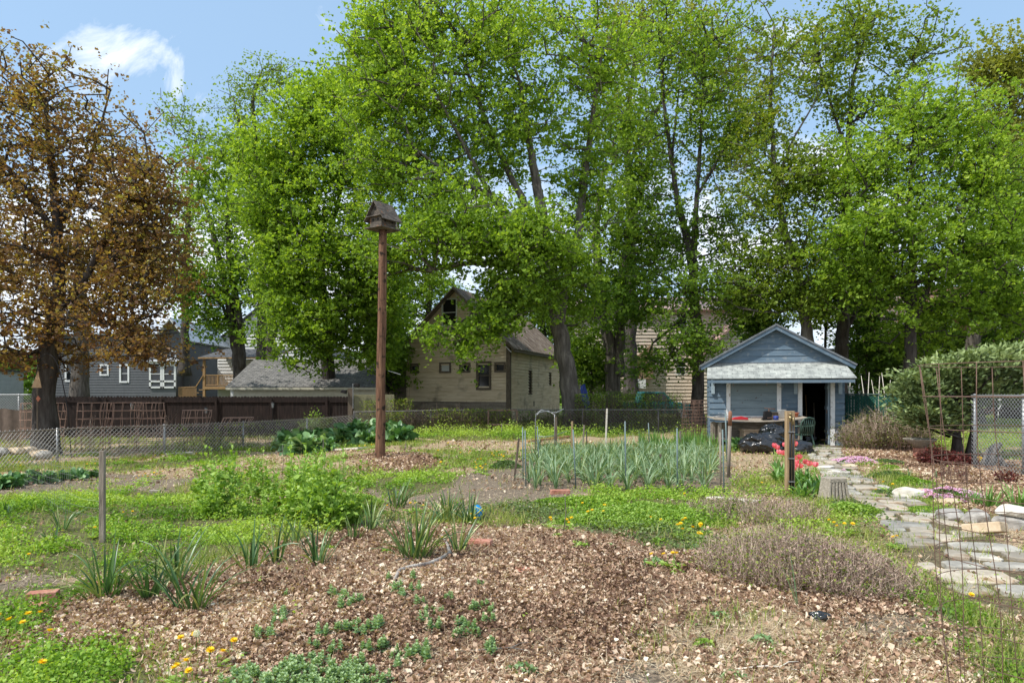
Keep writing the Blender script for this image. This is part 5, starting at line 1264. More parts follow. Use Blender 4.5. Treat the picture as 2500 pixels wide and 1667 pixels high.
# ------------------------------------------------------------------ birdhouse pole
def birdhouse():
    random.seed(12)
    b = at(928, 1115); Y = b.y
    t = thing('wooden_pole', 'tall reddish brown wooden pole carrying the old birdhouse', 'pole', tuple(b))
    top = P(935, 562, Y-.05)
    pts = [b-Vector((0, 0, .3)), b+Vector((0, 0, .05))]+[b.lerp(top, i/14)+Vector((random.uniform(-.01, .01), 0, 0)) for i in range(1, 15)]
    MB().tube(pts, [.118, .118]+[.108-.022*i/14 for i in range(14)], 20, wob=.05).build('shaft', M['polewood'], t, True, world=True)
    MB().tube([P(948, 905, Y), P(978, 914, Y)], .008, 5).build('wire_arm', M['galv'], t, world=True)
    h = thing('birdhouse', 'weathered gabled birdhouse on top of the tall wooden pole', 'birdhouse', tuple(top), R(-35)); h.scale = (.73, .73, .95)
    # local: front (gable) faces -y ; length along y
    hw = .24; hl = .30
    MB().box(-hw-.12, hw+.12, -hl-.12, hl+.1, 0, .028).build('platform', M['housewood'], h)
    w = MB(); w.box(-hw, hw, -hl, hl, .028, .26); w.build('wall', M['housewood'], h)
    g = MB(); g.xprism([(-hw-.07, .26), (hw+.07, .26), (0, .60)], -hl, hl); g.build('gable', M['housewood'], h)
    MB().box(-hw-.1, hw+.1, -hl-.1, -hl+.0, .262, .28).build('ledge', M['housewood'], h)
    ho = MB()
    for x, z, r in ((-.1, .2, .03), (.1, .2, .03), (0, .44, .035)): ho.tube([(x, -hl-.006, z), (x, -hl+.02, z)], r, 14)
    for y, z in ((-.15, .17), (.15, .17)): ho.tube([(hw-.02, y, z), (hw+.006, y, z)], .03, 14)
    ho.build('entrance_hole', M['void'], h)
    r = MB(); e = hw+.17; ez = .60-e*(.34/(hw+.07))
    slab(r, [(0, -hl-.1, .635), (e, -hl-.1, ez+.03), (e, hl+.1, ez+.03), (0, hl+.1, .635)], .018)
    slab(r, [(-e, -hl-.1, ez+.03), (0, -hl-.1, .634), (0, hl+.1, .634), (-e, hl+.1, ez+.03)], .018)
    r.build('roof', M['housewood'], h)
birdhouse()

# ------------------------------------------------------------------ posts and stakes
def stake(name, label, base, top, w, mat, round_=False, group='stakes around the garlic bed', cat='stake', cap=None):
    b = at(*base); k = b.y; tp = P(top[0], top[1], b.y); mb = MB()
    lo = b-(tp-b).normalized()*.1
    if round_: mb.tube([lo, tp], w/2, 8)
    else: mb.bar(lo, tp, w, w*.8)
    o = mb.build(name, mat, None, round_, bevel=0 if round_ else .003)
    off = Vector(b)
    o.data.transform(Matrix.Translation(-off)); o.location = off
    return tag(o, label, cat, group)
stake('wooden_stake', 'square weathered grey stake standing alone in the left foreground', (250, 1322), (250, 1100), .052, M['greywood'], group=None)
G = 'stakes around the garlic bed'
for b, tp, w, m, rd, lb in [
    ((1255, 1178), (1267, 1069), .045, 'trim', 0, 'dark wooden stake leaning right, leftmost at the garlic bed'),
    ((1277, 1172), (1276, 1042), .022, 'bluegreen', 1, 'left one of the close pair of thin green stakes at the garlic bed'),
    ((1284, 1188), (1282, 1050), .022, 'bluegreen', 1, 'right one of the close pair of thin green stakes at the garlic bed'),
    ((1316, 1148), (1312, 1040), .02, 'bluegreen', 1, 'thin green stake under the wire hoop at the left of the garlic bed'),
    ((1357, 1120), (1357, 1018), .06, 'trim', 0, 'brown wooden stake beside the silver wire hoop'),
    ((1395, 1120), (1397, 1028), .05, 'postwood', 0, 'tan wooden stake with a pale top behind the thin green one'),
    ((1406, 1192), (1399, 1048), .024, 'bluegreen', 1, 'thin green stake leaning left at the front of the garlic bed'),
    ((1422, 1105), (1426, 1037), .045, 'greywood', 0, 'short grey wooden stake at the back left of the garlic bed'),
    ((1433, 1103), (1432, 1052), .03, 'blackmetal', 1, 'short dark metal stake beside a grey one at the back of the garlic bed'),
    ((1478, 1105), (1482, 997), .05, 'paleboard', 0, 'tall pale wooden stake at the back of the garlic bed'),
    ((1528, 1193), (1526, 1028), .024, 'bluegreen', 1, 'tall thin green stake at the front centre of the garlic bed'),
    ((1586, 1088), (1583, 1032), .03, 'bluegreen', 1, 'thin green stake among the iris leaves'),
    ((1654, 1198), (1653, 1045), .026, 'bluegreen', 1, 'tall thin green stake at the front right of the garlic bed'),
    ((1661, 1092), (1661, 1052), .05, 'greywood', 0, 'short grey wooden stake in front of the iris leaves'),
    ((1612, 1152), (1612, 1108), .05, 'trim', 0, 'low brown wooden stake hidden among the garlic leaves'),
    ((1760, 1200), (1758, 1055), .03, 'greywood', 1, 'grey round stake at the right end of the garlic bed'),
    ((1768, 1206), (1764, 1048), .022, 'bluegreen', 1, 'thin green stake at the right front corner of the garlic bed'),
    ((1775, 1130), (1771, 1008), .03, 'bluegreen', 1, 'tall green stake just left of the brown tipped handle')]:
    stake('garden_stake', lb, b, tp, w, M[m], bool(rd), G)
b = at(1778, 1165); tp = P(1783, 1003, b.y); t = thing('tool_handle', 'tall pale tool handle with a brown tip stuck in the ground by the garlic bed', 'tool handle', tuple(b))
MB().tube([b-Vector((0, 0, .1)), b.lerp(tp, .78)], .032, 10).build('shaft', M['greywood'], t, True, world=True)
MB().tube([b.lerp(tp, .78), b.lerp(tp, .97), tp], [.036, .036, .02], 10).build('tip', M['terra2'] if 'terra2' in M else M['trim'], t, True, world=True)
# silver wire hoop
b1 = at(1308, 1120); Y = b1.y; mb = MB()
mb.tube([P(1308, 1112, Y), P(1307, 1030, Y), P(1309, 1010, Y), P(1322, 1001, Y-.1), P(1342, 1006, Y), P(1358, 1007, Y), P(1376, 998, Y)], .012, 6)
mb.tube([P(1354, 1110, Y), P(1354, 1012, Y), P(1338, 1003, Y+.2), P(1318, 1006, Y+.1), P(1309, 1014, Y)], .012, 6)
mb.tube([P(1308, 1064, Y), P(1330, 1066, Y-.2), P(1355, 1063, Y), P(1384, 1052, Y+.2)], .01, 6)
tag(mb.build('wire_hoop', M['galv'], None, True), 'bent silver wire plant support at the back left of the garlic bed', 'plant support')
# shepherd hook
Y = 20; mb = MB(); b = P(174, 1060, Y); b.z = float(hgt(b.x, b.y))
mb.tube([b, P(166, 1000, Y), P(152, 930, Y), P(141, 890, Y), P(132, 872, Y), P(116, 862, Y), P(100, 870, Y), P(97, 882, Y)], .016, 6)
tag(mb.build('shepherd_hook', M['blackmetal'], None, True), 'thin black shepherd hook curving in front of the purple maple trunk', 'hook')
# plywood triangle on trunk
t = thing('plywood_triangle', 'tan plywood triangle fixed to the left of the purple maple trunk', 'sign', tuple(P(90, 930, 20.4)))
MB().xprism([(-.16, -.2), (.14, -.2), (.04, .3)], -.01, .012).build('board', M['signwood'], t)
MB().tube([(0, .02, -.2), (0, .02, -1.7)], .02, 6).build('stick', M['trim'], t)
t = P(93, 973, 20.4); o = tag(MB().xprism([(-.06, 0), (0, .09), (.07, 0), (0, -.09)], -.01, .01).build('diamond_plaque', M['terra'], None), 'small reddish diamond plaque on the purple maple trunk', 'plaque'); o.location = t
# solar lights
for px, top, Y, lb in ((322, 985, 25, 'solar path light behind the rusty cages, leftmost'), (503, 995, 25, 'solar path light behind the rusty cages, by the tilted cage'), (666, 983, 27, 'solar path light in front of the dark board fence')):
    tp = P(px, top, Y); t = thing('solar_light', lb, 'path light', (tp.x, tp.y, float(hgt(tp.x, tp.y))), 0, 'solar path lights'); z = tp.z-t.location.z
    MB().tube([(0, 0, 0), (0, 0, z-.2)], .012, 6).build('stem', M['blackmetal'], t)
    MB().lathe([(.035, z-.2), (.05, z-.05), (.05, z-.02)], n=10).build('lens', M['galv'], t); MB().lathe([(.065, z-.02), (.05, z+.01), (.02, z+.03)], n=10).build('cap', M['blackmetal'], t)

# tap post
def tap_post():
    b = at(1928, 1207); Y = b.y; w = .062
    t = thing('tap_post', 'wooden post with black water pipe and brass tap beside the tulips', 'post', tuple(b)); zt_ = CH-(1003-HZ)/F*Y-b.z
    MB().box(-w, w, -.045, .045, -.2, zt_).build('timber', M['postwood'], t, bevel=.004)
    MB().tube([(-.02, -.07, .12), (-.022, -.07, zt_-.16)], .014, 8).tube([(.022, -.072, .05), (.024, -.07, zt_-.2)], .014, 8).build('pipe', M['hose'], t, True)
    v = MB(); v.tube([(-.02, -.07, zt_-.18), (-.02, -.07, zt_-.05)], .014, 8); v.tube([(.023, -.07, zt_-.22), (.023, -.08, zt_-.08)], .013, 8); v.box(-.04, .04, -.085, -.055, zt_-.11, zt_-.09)
    v.tube([(-.045, -.1, zt_-.05), (.0, -.1, zt_-.03)], .008, 6); v.lathe([(.022, 0), (.024, .02), (.01, .03)], (-.02, -.075, zt_-.06), 10); v.build('tap', M['brass'], t, True)
    for z in (.2, .55, .95): MB().box(-.045, .045, -.09, -.046, z, z+.014).build('pipe_clip', M['galv'], t)
    h = MB(); h.tube([(-.02, -.07, .12), (-.02, -.09, .05), (.06, -.14, .03), (.25, -.3, .02), (.45, -.45, .015), (.62, -.42, .01), (.8, -.3, .0)], .013, 8)
    h.build('hose', M['hose'], t, True)
tap_post()
def block():
    b = at(2034, 1222); t = thing('concrete_block', 'tapered concrete block with vertical grooves at the edge of the path', 'concrete block', tuple(b), R(6))
    mb = MB(); z = .335; a = .165; c = .125
    for k in range(5):
        u0 = -1+2*(k+.12)/5.0; 
    def slice_(x0, x1, y): 
        return
    vs = [(-a, -.14, -.03), (a, -.14, -.03), (a, .14, -.03), (-a, .14, -.03), (-c, -.11, z), (c, -.11, z), (c, .11, z), (-c, .11, z)]
    mb.add(vs, [(3, 2, 1, 0), (4, 5, 6, 7), (0, 1, 5, 4), (1, 2, 6, 5), (2, 3, 7, 6), (3, 0, 4, 7)])
    # ribs stand proud of the front leaving grooves between
    for k in range(6):
        u = -1+.40*k; r0 = u*a*.92; r1 = u*c*.92; h = .018
        mb.add([(r0-h, -.165, -.02), (r0+h, -.165, -.02), (r1+h, -.135, z-.05), (r1-h, -.135, z-.05), (r0-h, -.13, -.02), (r0+h, -.13, -.02), (r1+h, -.1, z-.05), (r1-h, -.1, z-.05)], [(0, 1, 2, 3), (1, 5, 6, 2), (4, 0, 3, 7), (3, 2, 6, 7), (0, 4, 5, 1)])
    mb.box(-c-.004, c+.004, -.138, .11, z-.055, z+.004)
    mb.build('body', M['concrete'], t, bevel=.008)
block()

# ------------------------------------------------------------------ rocks, stones, bricks, boards
def rock(name, label, px, py, wx, wy, wz, mat, seed, cat='rock', group=None, rot=0, sink=.3, flat_=False):
    rs = np.random.RandomState(seed); b = at(px, py); nu, nv = 28, 18; V = []
    for j in range(nv+1):
        ph = math.pi*j/nv
        for i in range(nu): th = 2*math.pi*i/nu; V.append((math.sin(ph)*math.cos(th), math.sin(ph)*math.sin(th), math.cos(ph)))
    V = np.array(V); D = V.copy()
    # cut by random planes to give facets
    for k in range(16):
        n = nrm(rs.normal(size=3)); d = .62+.22*rs.rand(); s = D @ n; m = s > d; D[m] -= np.outer(s[m]-d, n)*.92
    D = np.sign(D)*np.abs(D)**.85
    D *= (1+.10*(fbm(V[:, 0]*2.5+seed, V[:, 1]*2.5+V[:, 2]*2, 3)-.5))[:, None]
    D *= np.array([wx/2, wy/2, wz/2])*1.25
    Q = np.array([[j*nu+i, j*nu+(i+1) % nu, (j+1)*nu+(i+1) % nu, (j+1)*nu+i] for j in range(nv) for i in range(nu)])[:, ::-1]
    o = link(name, npmesh(name, D, Q, None, False), M[mat]); o.location = b+Vector((0, wy*.4, wz*(.5-sink))); o.rotation_euler = (0, 0, rot)
    return tag(o, label, cat, group)
rocks = [(2225, 1215, .42, .3, .2, 'rockw', 'white rounded rock at the left end of the pink phlox'), (2258, 1212, .2, .2, .17, 'rocktan', 'tan rock pressed between the white rock and the phlox'), (2330, 1235, .36, .25, .12, 'rocktan', 'flat tan rock below the right pink phlox'),
         (2338, 1272, .34, .28, .17, 'rock', 'layered grey rock left of the pointed grey rock'), (2392, 1280, .26, .24, .21, 'rock', 'pointed dark grey rock between the layered rock and the tan slab'), (2490, 1292, .32, .3, .2, 'rock', 'low grey rock under the white one at the right edge'),
         (2076, 1140, .3, .2, .08, 'rocktan', 'small flat tan stone beside the left pink phlox'), (2262, 1160, .35, .2, .08, 'rocktan', 'pale flat stone set in the thyme'), (2020, 1146, .3, .2, .12, 'rockw', 'white stone behind the tulips, farther one'), (2040, 1158, .26, .2, .1, 'rockw', 'white stone behind the tulips next to the concrete block'),
         (2200, 1150, .3, .16, .07, 'rocktan', 'flat stone edging the bed near the green cushion plant')]
for i, (px, py, a, b, c, m, lb) in enumerate(rocks): rock('garden_rock', lb, px, py, a, b, c, m, 50+i)
o = rock('garden_rock', 'white rock resting on top of a grey one at the right edge', 2492, 1290, .3, .26, .14, 'rockw', 70); o.location.z += .15
# tan slab leaning
b = at(2440, 1312); mb = MB(); mb.box(-.085, .085, -.2, .2, -.055, .055)
o = tag(mb.build('stone_slab', M['rocktan'], None, bevel=.012), 'long tan stone slab tilted at the path edge', 'stone slab'); o.location = b+Vector((-.05, .16, .07)); o.rotation_euler = (R(-14), R(10), R(28))
for i in range(9):
    px = [10, 45, 80, 30, 100, 60, 130, -20, 90][i]; py = [1118, 1110, 1122, 1128, 1112, 1105, 1122, 1120, 1130][i]
    p_ = at(px, py); k = 18.6/p_.y
    o = rock('rubble_stone', 'broken pale concrete rubble piled behind the left end of the chain link fence', px, py, .36, .3, .22, 'rocktan' if i % 3 else 'rock', 90+i, 'rubble', 'rubble behind the left fence'); X = (px-1250)/F*20; o.location = (X, 19.6+.3*(i % 3), float(hgt(X, 20))+.15+.14*(i % 2))
def brick(label, px, py, L, W_, H, rot, tilt=0, mat='brick', name='brick'):
    b = at(px, py); mb = MB(); mb.box(-L/2, L/2, -W_/2, W_/2, -H/2, H/2); o = mb.build(name, M[mat], None, bevel=.006)
    o.location = b+Vector((0, W_*.4, H*.32)); o.rotation_euler = (tilt, tilt*.3, rot); return tag(o, label, name.replace('_', ' '))
brick('red brick half buried in chickweed, upper one at the left edge', 97, 1462, .2, .095, .06, R(18))
brick('worn red brick, lower one at the left edge', 86, 1490, .14, .1, .05, R(5))
brick('long reddish brick right of the small daffodil clump', 1172, 1330, .24, .1, .06, R(-14))
brick('square piece of orange brick lying in the dead leaves', 1276, 1402, .13, .11, .04, R(4), .12)
brick('dull red brick at the front of the garlic bed', 1368, 1206, .3, .1, .08, R(6))
brick('grey brick on the bare soil near the tall green plants', 376, 1204, .16, .09, .06, R(12), 0, 'concrete')
brick('small piece of red brick beside the large strap leaved clump', 243, 1432, .09, .08, .05, R(20))
def board(label, p0, p1, w, th, mat, name='board'):
    a = at(*p0)+Vector((0, 0, th/2+.01)); b = at(*p1)+Vector((0, 0, th/2+.01)); d = b-a; L = d.length
    mb = MB(); mb.box(0, L, -w/2, w/2, -th/2, th/2); o = mb.build(name, M[mat], None, bevel=.004); o.location = a
    o.rotation_euler = (0, -math.asin(d.z/L), math.atan2(d.y, d.x)); return tag(o, label, name)
board('pale weathered board lying at the right front of the garlic bed', (1735, 1218), (1850, 1228), .17, .03, 'paleboard')
board('thin grey board half covered by chickweed', (1460, 1246), (1590, 1262), .06, .025, 'greyboard')
board('pale slab lying by the rhubarb left of the pole', (815, 1100), (885, 1096), .35, .05, 'paleboard')
board('flat pale plank along the foot of the left fence', (405, 1112), (470, 1108), .3, .06, 'paleboard')
board('rear rail of the wooden frame lying on the grass', (1288, 1080), (1390, 1068), .08, .06, 'cedar')
board('front rail of the wooden frame lying on the grass', (1310, 1091), (1392, 1082), .08, .06, 'cedar')
# red metal rack at back fence
t = thing('metal_rack', 'rusty red metal frame leaning on the back fence below the barn', 'rack', tuple(P(1225, 1040, 26.6)))
Y = 26.6
for a, b in (((1192, 1000), (1192, 1046)), ((1262, 1002), (1262, 1044))): MB().bar(P(*b, Y), P(*a, Y), .06, .05).build('upright', M['rust'], t, world=True)
for y in (1001, 1036): MB().bar(P(1193, y, Y), P(1262, y, Y), .04, .05).build('crossbar', M['rust'], t, world=True)
# fallen branch
mb = MB(); pts = [at(962, 1425), at(975, 1405), at(1000, 1393), at(1045, 1388), at(1075, 1372), at(1098, 1360), at(1092, 1335), at(1078, 1315)]
pts = [q+Vector((0, 0, .03+.015*(i % 2))) for i, q in enumerate(pts)]; mb.tube(pts, [.011, .016, .02, .02, .018, .016, .013, .01], 8, wob=.3)
tag(mb.build('fallen_branch', M['bark2'] if 'bark2' in M else M['drift'], None, True), 'crooked pale fallen branch in front of the large daffodil clump', 'branch')
rd = random.Random(6)
for i, (px, py) in enumerate([(1300, 1245), (1530, 1560), (1310, 1530), (1250, 1480), (880, 1445), (620, 1520), (1800, 1640), (960, 1375), (1500, 1620), (2050, 1570), (1430, 1490), (1130, 1590)]):
    a = at(px, py); L_ = rd.uniform(.25, .5); an = rd.uniform(-.6, .9)+(1.57 if i == 0 else 0); P_ = [a+Vector((math.cos(an)*L_*t_+.03*math.sin(7*t_+i), math.sin(an)*L_*t_, .02+.015*math.sin(t_*5+i))) for t_ in np.linspace(0, 1, 6)]
    mb = MB(); mb.tube(P_, [.006, .0055, .005, .004, .003, .002], 5); q = P_[3]; mb.tube([q, q+Vector((.07, .04, .015)), q+Vector((.12, .03, .02))], [.004, .003, .0015], 5)
    tag(mb.build('dry_twig', M['drift'] if i % 2 else M['paleboard'], None, True), 'pale dry twig lying on the dead leaves', 'twig', 'dry twigs on the leaf litter')
# ball
b = at(1163, 1268); t = thing('ball', 'deflated blue ball with yellow seams beside the strap leaved clump', 'ball', tuple(b+Vector((0, .05, .08))), .4)
mb = MB(); nu = 28; pr = [(math.sin(math.pi*i/14)*.083, -math.cos(math.pi*i/14)*.098) for i in range(1, 14)]; mb.lathe(pr, n=nu); mb.build('shell', M['bluepl'], t, True)
for a, tl_ in ((0, .5), (1.2, -.6), (2.3, .9)):
    s = MB(); P_ = [Matrix.Rotation(a, 3, 'Z') @ Matrix.Rotation(tl_, 3, 'X') @ Vector((.088*math.cos(u), .088*math.sin(u), 0)) for u in np.linspace(0, 2*math.pi, 28)]
    s.tube([Vector((p.x, p.y, p.z*1.1)) for p in P_], .005, 5).build('seam', M['yel'], t, True)
# birdbath
def birdbath():
    b = at(2246, 1118); t = thing('birdbath', 'low stone birdbath bowl on a brick pedestal in front of the juniper', 'birdbath', tuple(b))
    pe = MB()
    for k in range(3): pe.box(-.12, .1, -.1, .1, k*.085, k*.085+.078)
    pe.build('pedestal', M['brick'], t, bevel=.004); s = b.y/F
    MB().lathe([(.1, .25), (.17, .33), (.36, .45), (.37, .48), (.33, .48), (.15, .42), (.02, .41)], n=28).build('bowl', M['concrete'], t, True)
birdbath()
# driftwood
b = at(2432, 1142); t = MB(); 
t.tube([b+Vector((-.22, 0, .02)), b+Vector((-.13, 0, .12)), b+Vector((-.08, .03, .3)), b+Vector((.02, .03, .44)), b+Vector((.12, 0, .52))], [.12, .13, .10, .08, .03], 9, wob=.5)
t.tube([b+Vector((-.1, 0, .1)), b+Vector((.06, 0, .2)), b+Vector((.15, 0, .06)), b+Vector((.2, 0, .0))], [.08, .07, .06, .05], 8, wob=.5)
t.tube([b+Vector((-.08, 0, .3)), b+Vector((-.12, 0, .42)), b+Vector((-.05, 0, .5))], [.05, .04, .015], 7, wob=.4)
tag(t.build('driftwood', M['drift'], None, True), 'dark gnarled driftwood stump against the silver chain link fence', 'driftwood')

# ------------------------------------------------------------------ flagstone path
def flagstones():
    rd = random.Random(21); cl = PCL
    pts = [at(*c) for c in cl]; wd = PW
    Ls = [0]
    for i in range(1, len(pts)): Ls.append(Ls[-1]+(pts[i]-pts[i-1]).xy.length)
    def fr(s):
        i = 0
        while i < len(pts)-2 and s > Ls[i+1]: i += 1
        u = (s-Ls[i])/(Ls[i+1]-Ls[i]); p = pts[i].lerp(pts[i+1], u); d = (pts[i+1]-pts[i]); d.z = 0; d.normalize(); return p, Vector((-d.y, d.x, 0)), wd[i]*(1-u)+wd[i+1]*u
    s = 0; k = 0; bd = [-1, 1]
    rows = []
    while s < Ls[-1]: rows.append(s); s += rd.uniform(.30, .52)
    def edge(s, u, r_): p, n, w = fr(max(0, min(s, Ls[-1]-.01))); return p+n*(w*.5*u)
    for a, b in zip(rows[:-1], rows[1:]):
        n = rd.choice([1, 2, 2, 3] if s < 0 or a < 5.5 else [2, 3, 3, 4]); cu = [-1]+sorted([-1+2*(i+rd.uniform(.35, .65))/n if 0 else -1+2*i/n+rd.uniform(-.22, .22) for i in range(1, n)])+[1]
        sk = rd.uniform(-.08, .08)
        for u0, u1 in zip(cu[:-1], cu[1:]):
            if rd.random() < .05: continue
            j = lambda: rd.uniform(-.045, .045)
            q = [edge(a+sk*u0+.03, u0+.045, 0), edge(a+sk*u1+.03, u1-.045, 0), edge(b+sk*u1-.03, u1-.045, 0), edge(b+sk*u0-.03, u0+.045, 0)]
            q = [Vector((v.x+j(), v.y+j(), 0)) for v in q]
            c = sum(q, Vector())/4; pl = []
            for i in range(4):
                A = q[i]; B = q[(i+1) % 4]; pl += [A.lerp(B, .18), A.lerp(B, .5)+Vector((j()*.5, j()*.5, 0)), A.lerp(B, .82)]
            ok = [(v-c)*(.97) for v in pl]
            # orient ccw
            ar = sum(ok[i].x*ok[(i+1) % 12].y-ok[(i+1) % 12].x*ok[i].y for i in range(12))
            if ar < 0: ok.reverse()
            mb = MB(); mb.prism([(v.x, v.y) for v in ok], -.05, .022); o = mb.build('flagstone', M['stone' if rd.random() < .55 else 'stone2'], None, bevel=.010)
            o.location = (c.x, c.y, float(hgt(c.x, c.y))+rd.uniform(.0, .014)); o.rotation_euler = (rd.uniform(-.02, .02), rd.uniform(-.02, .02), 0)
            tag(o, 'irregular grey flagstone set in the curving garden path', 'flagstone', 'flagstones of the garden path'); k += 1
flagstones()
# ------------------------------------------------------------------ plants
def prot(name, m, seed, n, h, w, lean=(.05, .5), droop=(.1, .9), prof=BLADE, fold=.22, spread=.04, twist=.3, zb=0, dp=1.5):
    rs = np.random.RandomState(seed); a = rs.rand(n)*6.283
    B = np.stack([np.cos(a)*rs.rand(n)*spread, np.sin(a)*rs.rand(n)*spread, np.full(n, zb-.01)], -1)
    V, Q, f = ribbons(rs, B, a+rs.normal(size=n)*.4, h*(.6+.45*rs.rand(n)), lean[0]+(lean[1]-lean[0])*rs.rand(n), droop[0]+(droop[1]-droop[0])*rs.rand(n)**dp, w*(.75+.4*rs.rand(n)), prof, fold, twist)
    return V, Q, np.repeat(rs.rand(n), f)
def plant(name, me, m, loc, label, cat, group=None, rz=0, sc=1):
    o = link(name, me, None); 
    if len(me.materials) == 0: me.materials.append(m)
    o.location = loc; o.rotation_euler = (0, 0, rz); o.scale = (sc,)*3
    return tag(o, label, cat, group)
rd = random.Random(77)
# daffodil / strap leaf clumps in the foreground
clumps = [(255, 1462, .50, 26, 'widest strap leaved clump, leftmost in the foreground, with leaves arching onto the weeds'), (372, 1462, .46, 16, 'strap leaved clump between the leftmost clump and the tallest one'), (432, 1425, .5, 18, 'strap leaved clump standing behind the tallest foreground one'), (470, 1492, .62, 22, 'tallest strap leaved clump in the left foreground, nearest the camera'),
          (612, 1392, .48, 14, 'strap leaved clump at the left end of the pair below the tall green plants'), (672, 1372, .46, 12, 'narrow strap leaved clump right beside the pair below the tall green plants'), (776, 1378, .42, 18, 'thin leaved clump below the right end of the tall green plants'), (720, 1330, .4, 10, 'small strap leaved tuft just under the tall green plants'),
          (1012, 1362, .58, 48, 'largest dense daffodil clump at the centre behind the fallen branch'), (1120, 1350, .45, 14, 'small daffodil clump to the right of the largest one'), (865, 1320, .3, 9, 'short strap leaved tuft left of the largest daffodil clump'), (905, 1298, .42, 12, 'upright strap leaved tuft at the edge of the tall green plants'), (935, 1300, .3, 8, 'low strap leaved tuft immediately left of the centre clump'),
          (968, 1240, .42, 22, 'bluish strap leaved clump at the edge of the dirt path'), (1092, 1270, .42, 26, 'leafy daffodil clump left of the blue ball'), (1145, 1277, .48, 18, 'daffodil clump touching the blue ball'), (150, 1295, .34, 8, 'sparse strap leaved tuft in the weeds near the grey stake'), (128, 1330, .2, 6, 'tiny blue green tuft in the weeds left of the grey stake'), (15, 1258, .22, 6, 'tiny tuft at the left edge of the weeds')]
for i, (px, py, h, n, lb) in enumerate(clumps):
    V, Q, r = prot('x', None, 200+i, int(n*1.35), h*1.08, .021, (.03, .75 if n > 12 else .5), (.0, 1.5), spread=.05+.0022*n, twist=.5)
    plant('daffodil_clump', npmesh('daffodil_clump', V, Q, r), M['blade'], at(px, py), lb, 'daffodil plant')
V, Q, r = prot('x', None, 300, 3, .45, .012, (.15, .5), (0, .15), spread=.01)
plant('onion_sprout', npmesh('onion_sprout', V, Q, r), M['garlic'], at(1948, 1478), 'lone two leaved onion sprout in front of the dead brown shrub', 'onion')
# garlic bed
gv = []
for i in range(8):
    V, Q, r = prot('x', None, 400+i, 13, .60, .026, (.02, .45), (.3, 2.4), spread=.015, twist=.4, dp=1.0); gv.append(npmesh('garlic_plant', V, Q, r))
k = 0
for row in range(17):
    v = row/16; Yr = 11.0*(1-v)+17.2*v
    xa = (1292+20*v-1250)/F*Yr; xb = (1742+10*v-1250)/F*Yr; x = xa+rd.uniform(0, .15)
    while x < xb:
        xx = x+rd.uniform(-.05, .05); yy = Yr+rd.uniform(-.06, .06)
        if not (row == 0 and .9 < xx < 1.05) and k < 290 and rd.random() > .04:
            frt = 'front' if row < 2 else 'middle' if row < 9 else 'back'
            plant('garlic_plant', gv[k % 8], M['garlic'], (xx, yy, float(hgt(xx, yy))), f'blue green garlic plant in the {frt} rows of the staked bed', 'garlic plant', f'garlic plants in the {frt} rows', rd.random()*6.28, rd.uniform(.8, 1.15)); k += 1
        x += .30 if row < 3 else .27
# iris
iv = []
for i in range(5):
    V, Q, r = prot('x', None, 500+i, 15, .52, .034, (.0, .3), (.0, .3), spread=.1, twist=.2); iv.append(npmesh('iris_clump', V, Q, r))
for i in range(26):
    Yi = rd.uniform(18.2, 20.2); px = 1565+i*7.2+rd.uniform(-4, 4); X = (px-1250)/F*Yi
    plant('iris_clump', iv[i % 5], M['iris'], (X, Yi, float(hgt(X, Yi))), 'broad bladed green iris clump behind the garlic bed', 'iris', 'iris clumps behind the garlic', rd.random()*6, rd.uniform(.8, 1.1))
# broad leaved helper plants
def leafy(seed, nstem, h, leafL, leafW, per, spread, lean=.25, up=(.5, 1.5), prof=BROAD, crinkle=.08, top=1.0):
    rs = np.random.RandomState(seed); parts = []
    for s in range(nstem):
        az = rs.rand()*6.283; rr = spread*math.sqrt(rs.rand()); b = np.array([rr*math.cos(az), rr*math.sin(az), 0]); le = lean*rs.rand()*(.4+rr/max(spread, .01)); hh = h*(.55+.5*rs.rand())
        d = np.array([math.sin(le)*math.cos(az), math.sin(le)*math.sin(az), math.cos(le)])
        V, Q, f = ribbons(rs, b[None], np.array([az]), np.array([hh]), np.array([le]), np.array([0.05]), np.array([.008]), [1, 1, 1, .6], .5); parts.append((V, Q, np.full(f, .35)))
        n = max(3, int(per*hh/h)); t = rs.rand(n)*top; B = b[None]+d[None]*(t*hh)[:, None]; sz = (1.2-.85*t)*(.6+.6*rs.rand(n))
        V, Q, f = ribbons(rs, B, rs.rand(n)*6.283, leafL*sz, up[0]+(up[1]-up[0])*rs.rand(n)*(1-.5*t), .3+.9*rs.rand(n), leafW*sz, prof, .18, .4, crinkle); parts.append((V, Q, np.repeat(rs.rand(n), f)))
    return join(parts)
mv = []
for i in range(5):
    V, Q, r = leafy(600+i, 9, .9, .19, .08, 20, .17, .28, crinkle=.2); mv.append(npmesh('mustard_plant', V, Q, r))
mp = [(500, 1225, .8), (545, 1240, .95), (520, 1262, .7), (590, 1215, .7), (640, 1225, .75), (690, 1240, .8), (735, 1255, 1), (790, 1262, 1.1), (840, 1258, .95), (760, 1285, .9), (820, 1290, .95), (705, 1278, .65), (860, 1285, .75), (775, 1225, .85), (655, 1270, .5), (560, 1190, .8), (620, 1180, .7), (480, 1205, .4), (720, 1205, .75), (770, 1195, .8), (590, 1262, .5)]
for i, (px, py, s) in enumerate(mp):
    d = 'left' if px < 620 else 'right'
    plant('mustard_plant', mv[i % 5], M['mustard'], at(px, py), f'tall bright green bolting mustard plant in the {d} half of the patch beside the pole', 'leafy plant', f'mustard plants, {d} half of the patch', rd.random()*6, s)
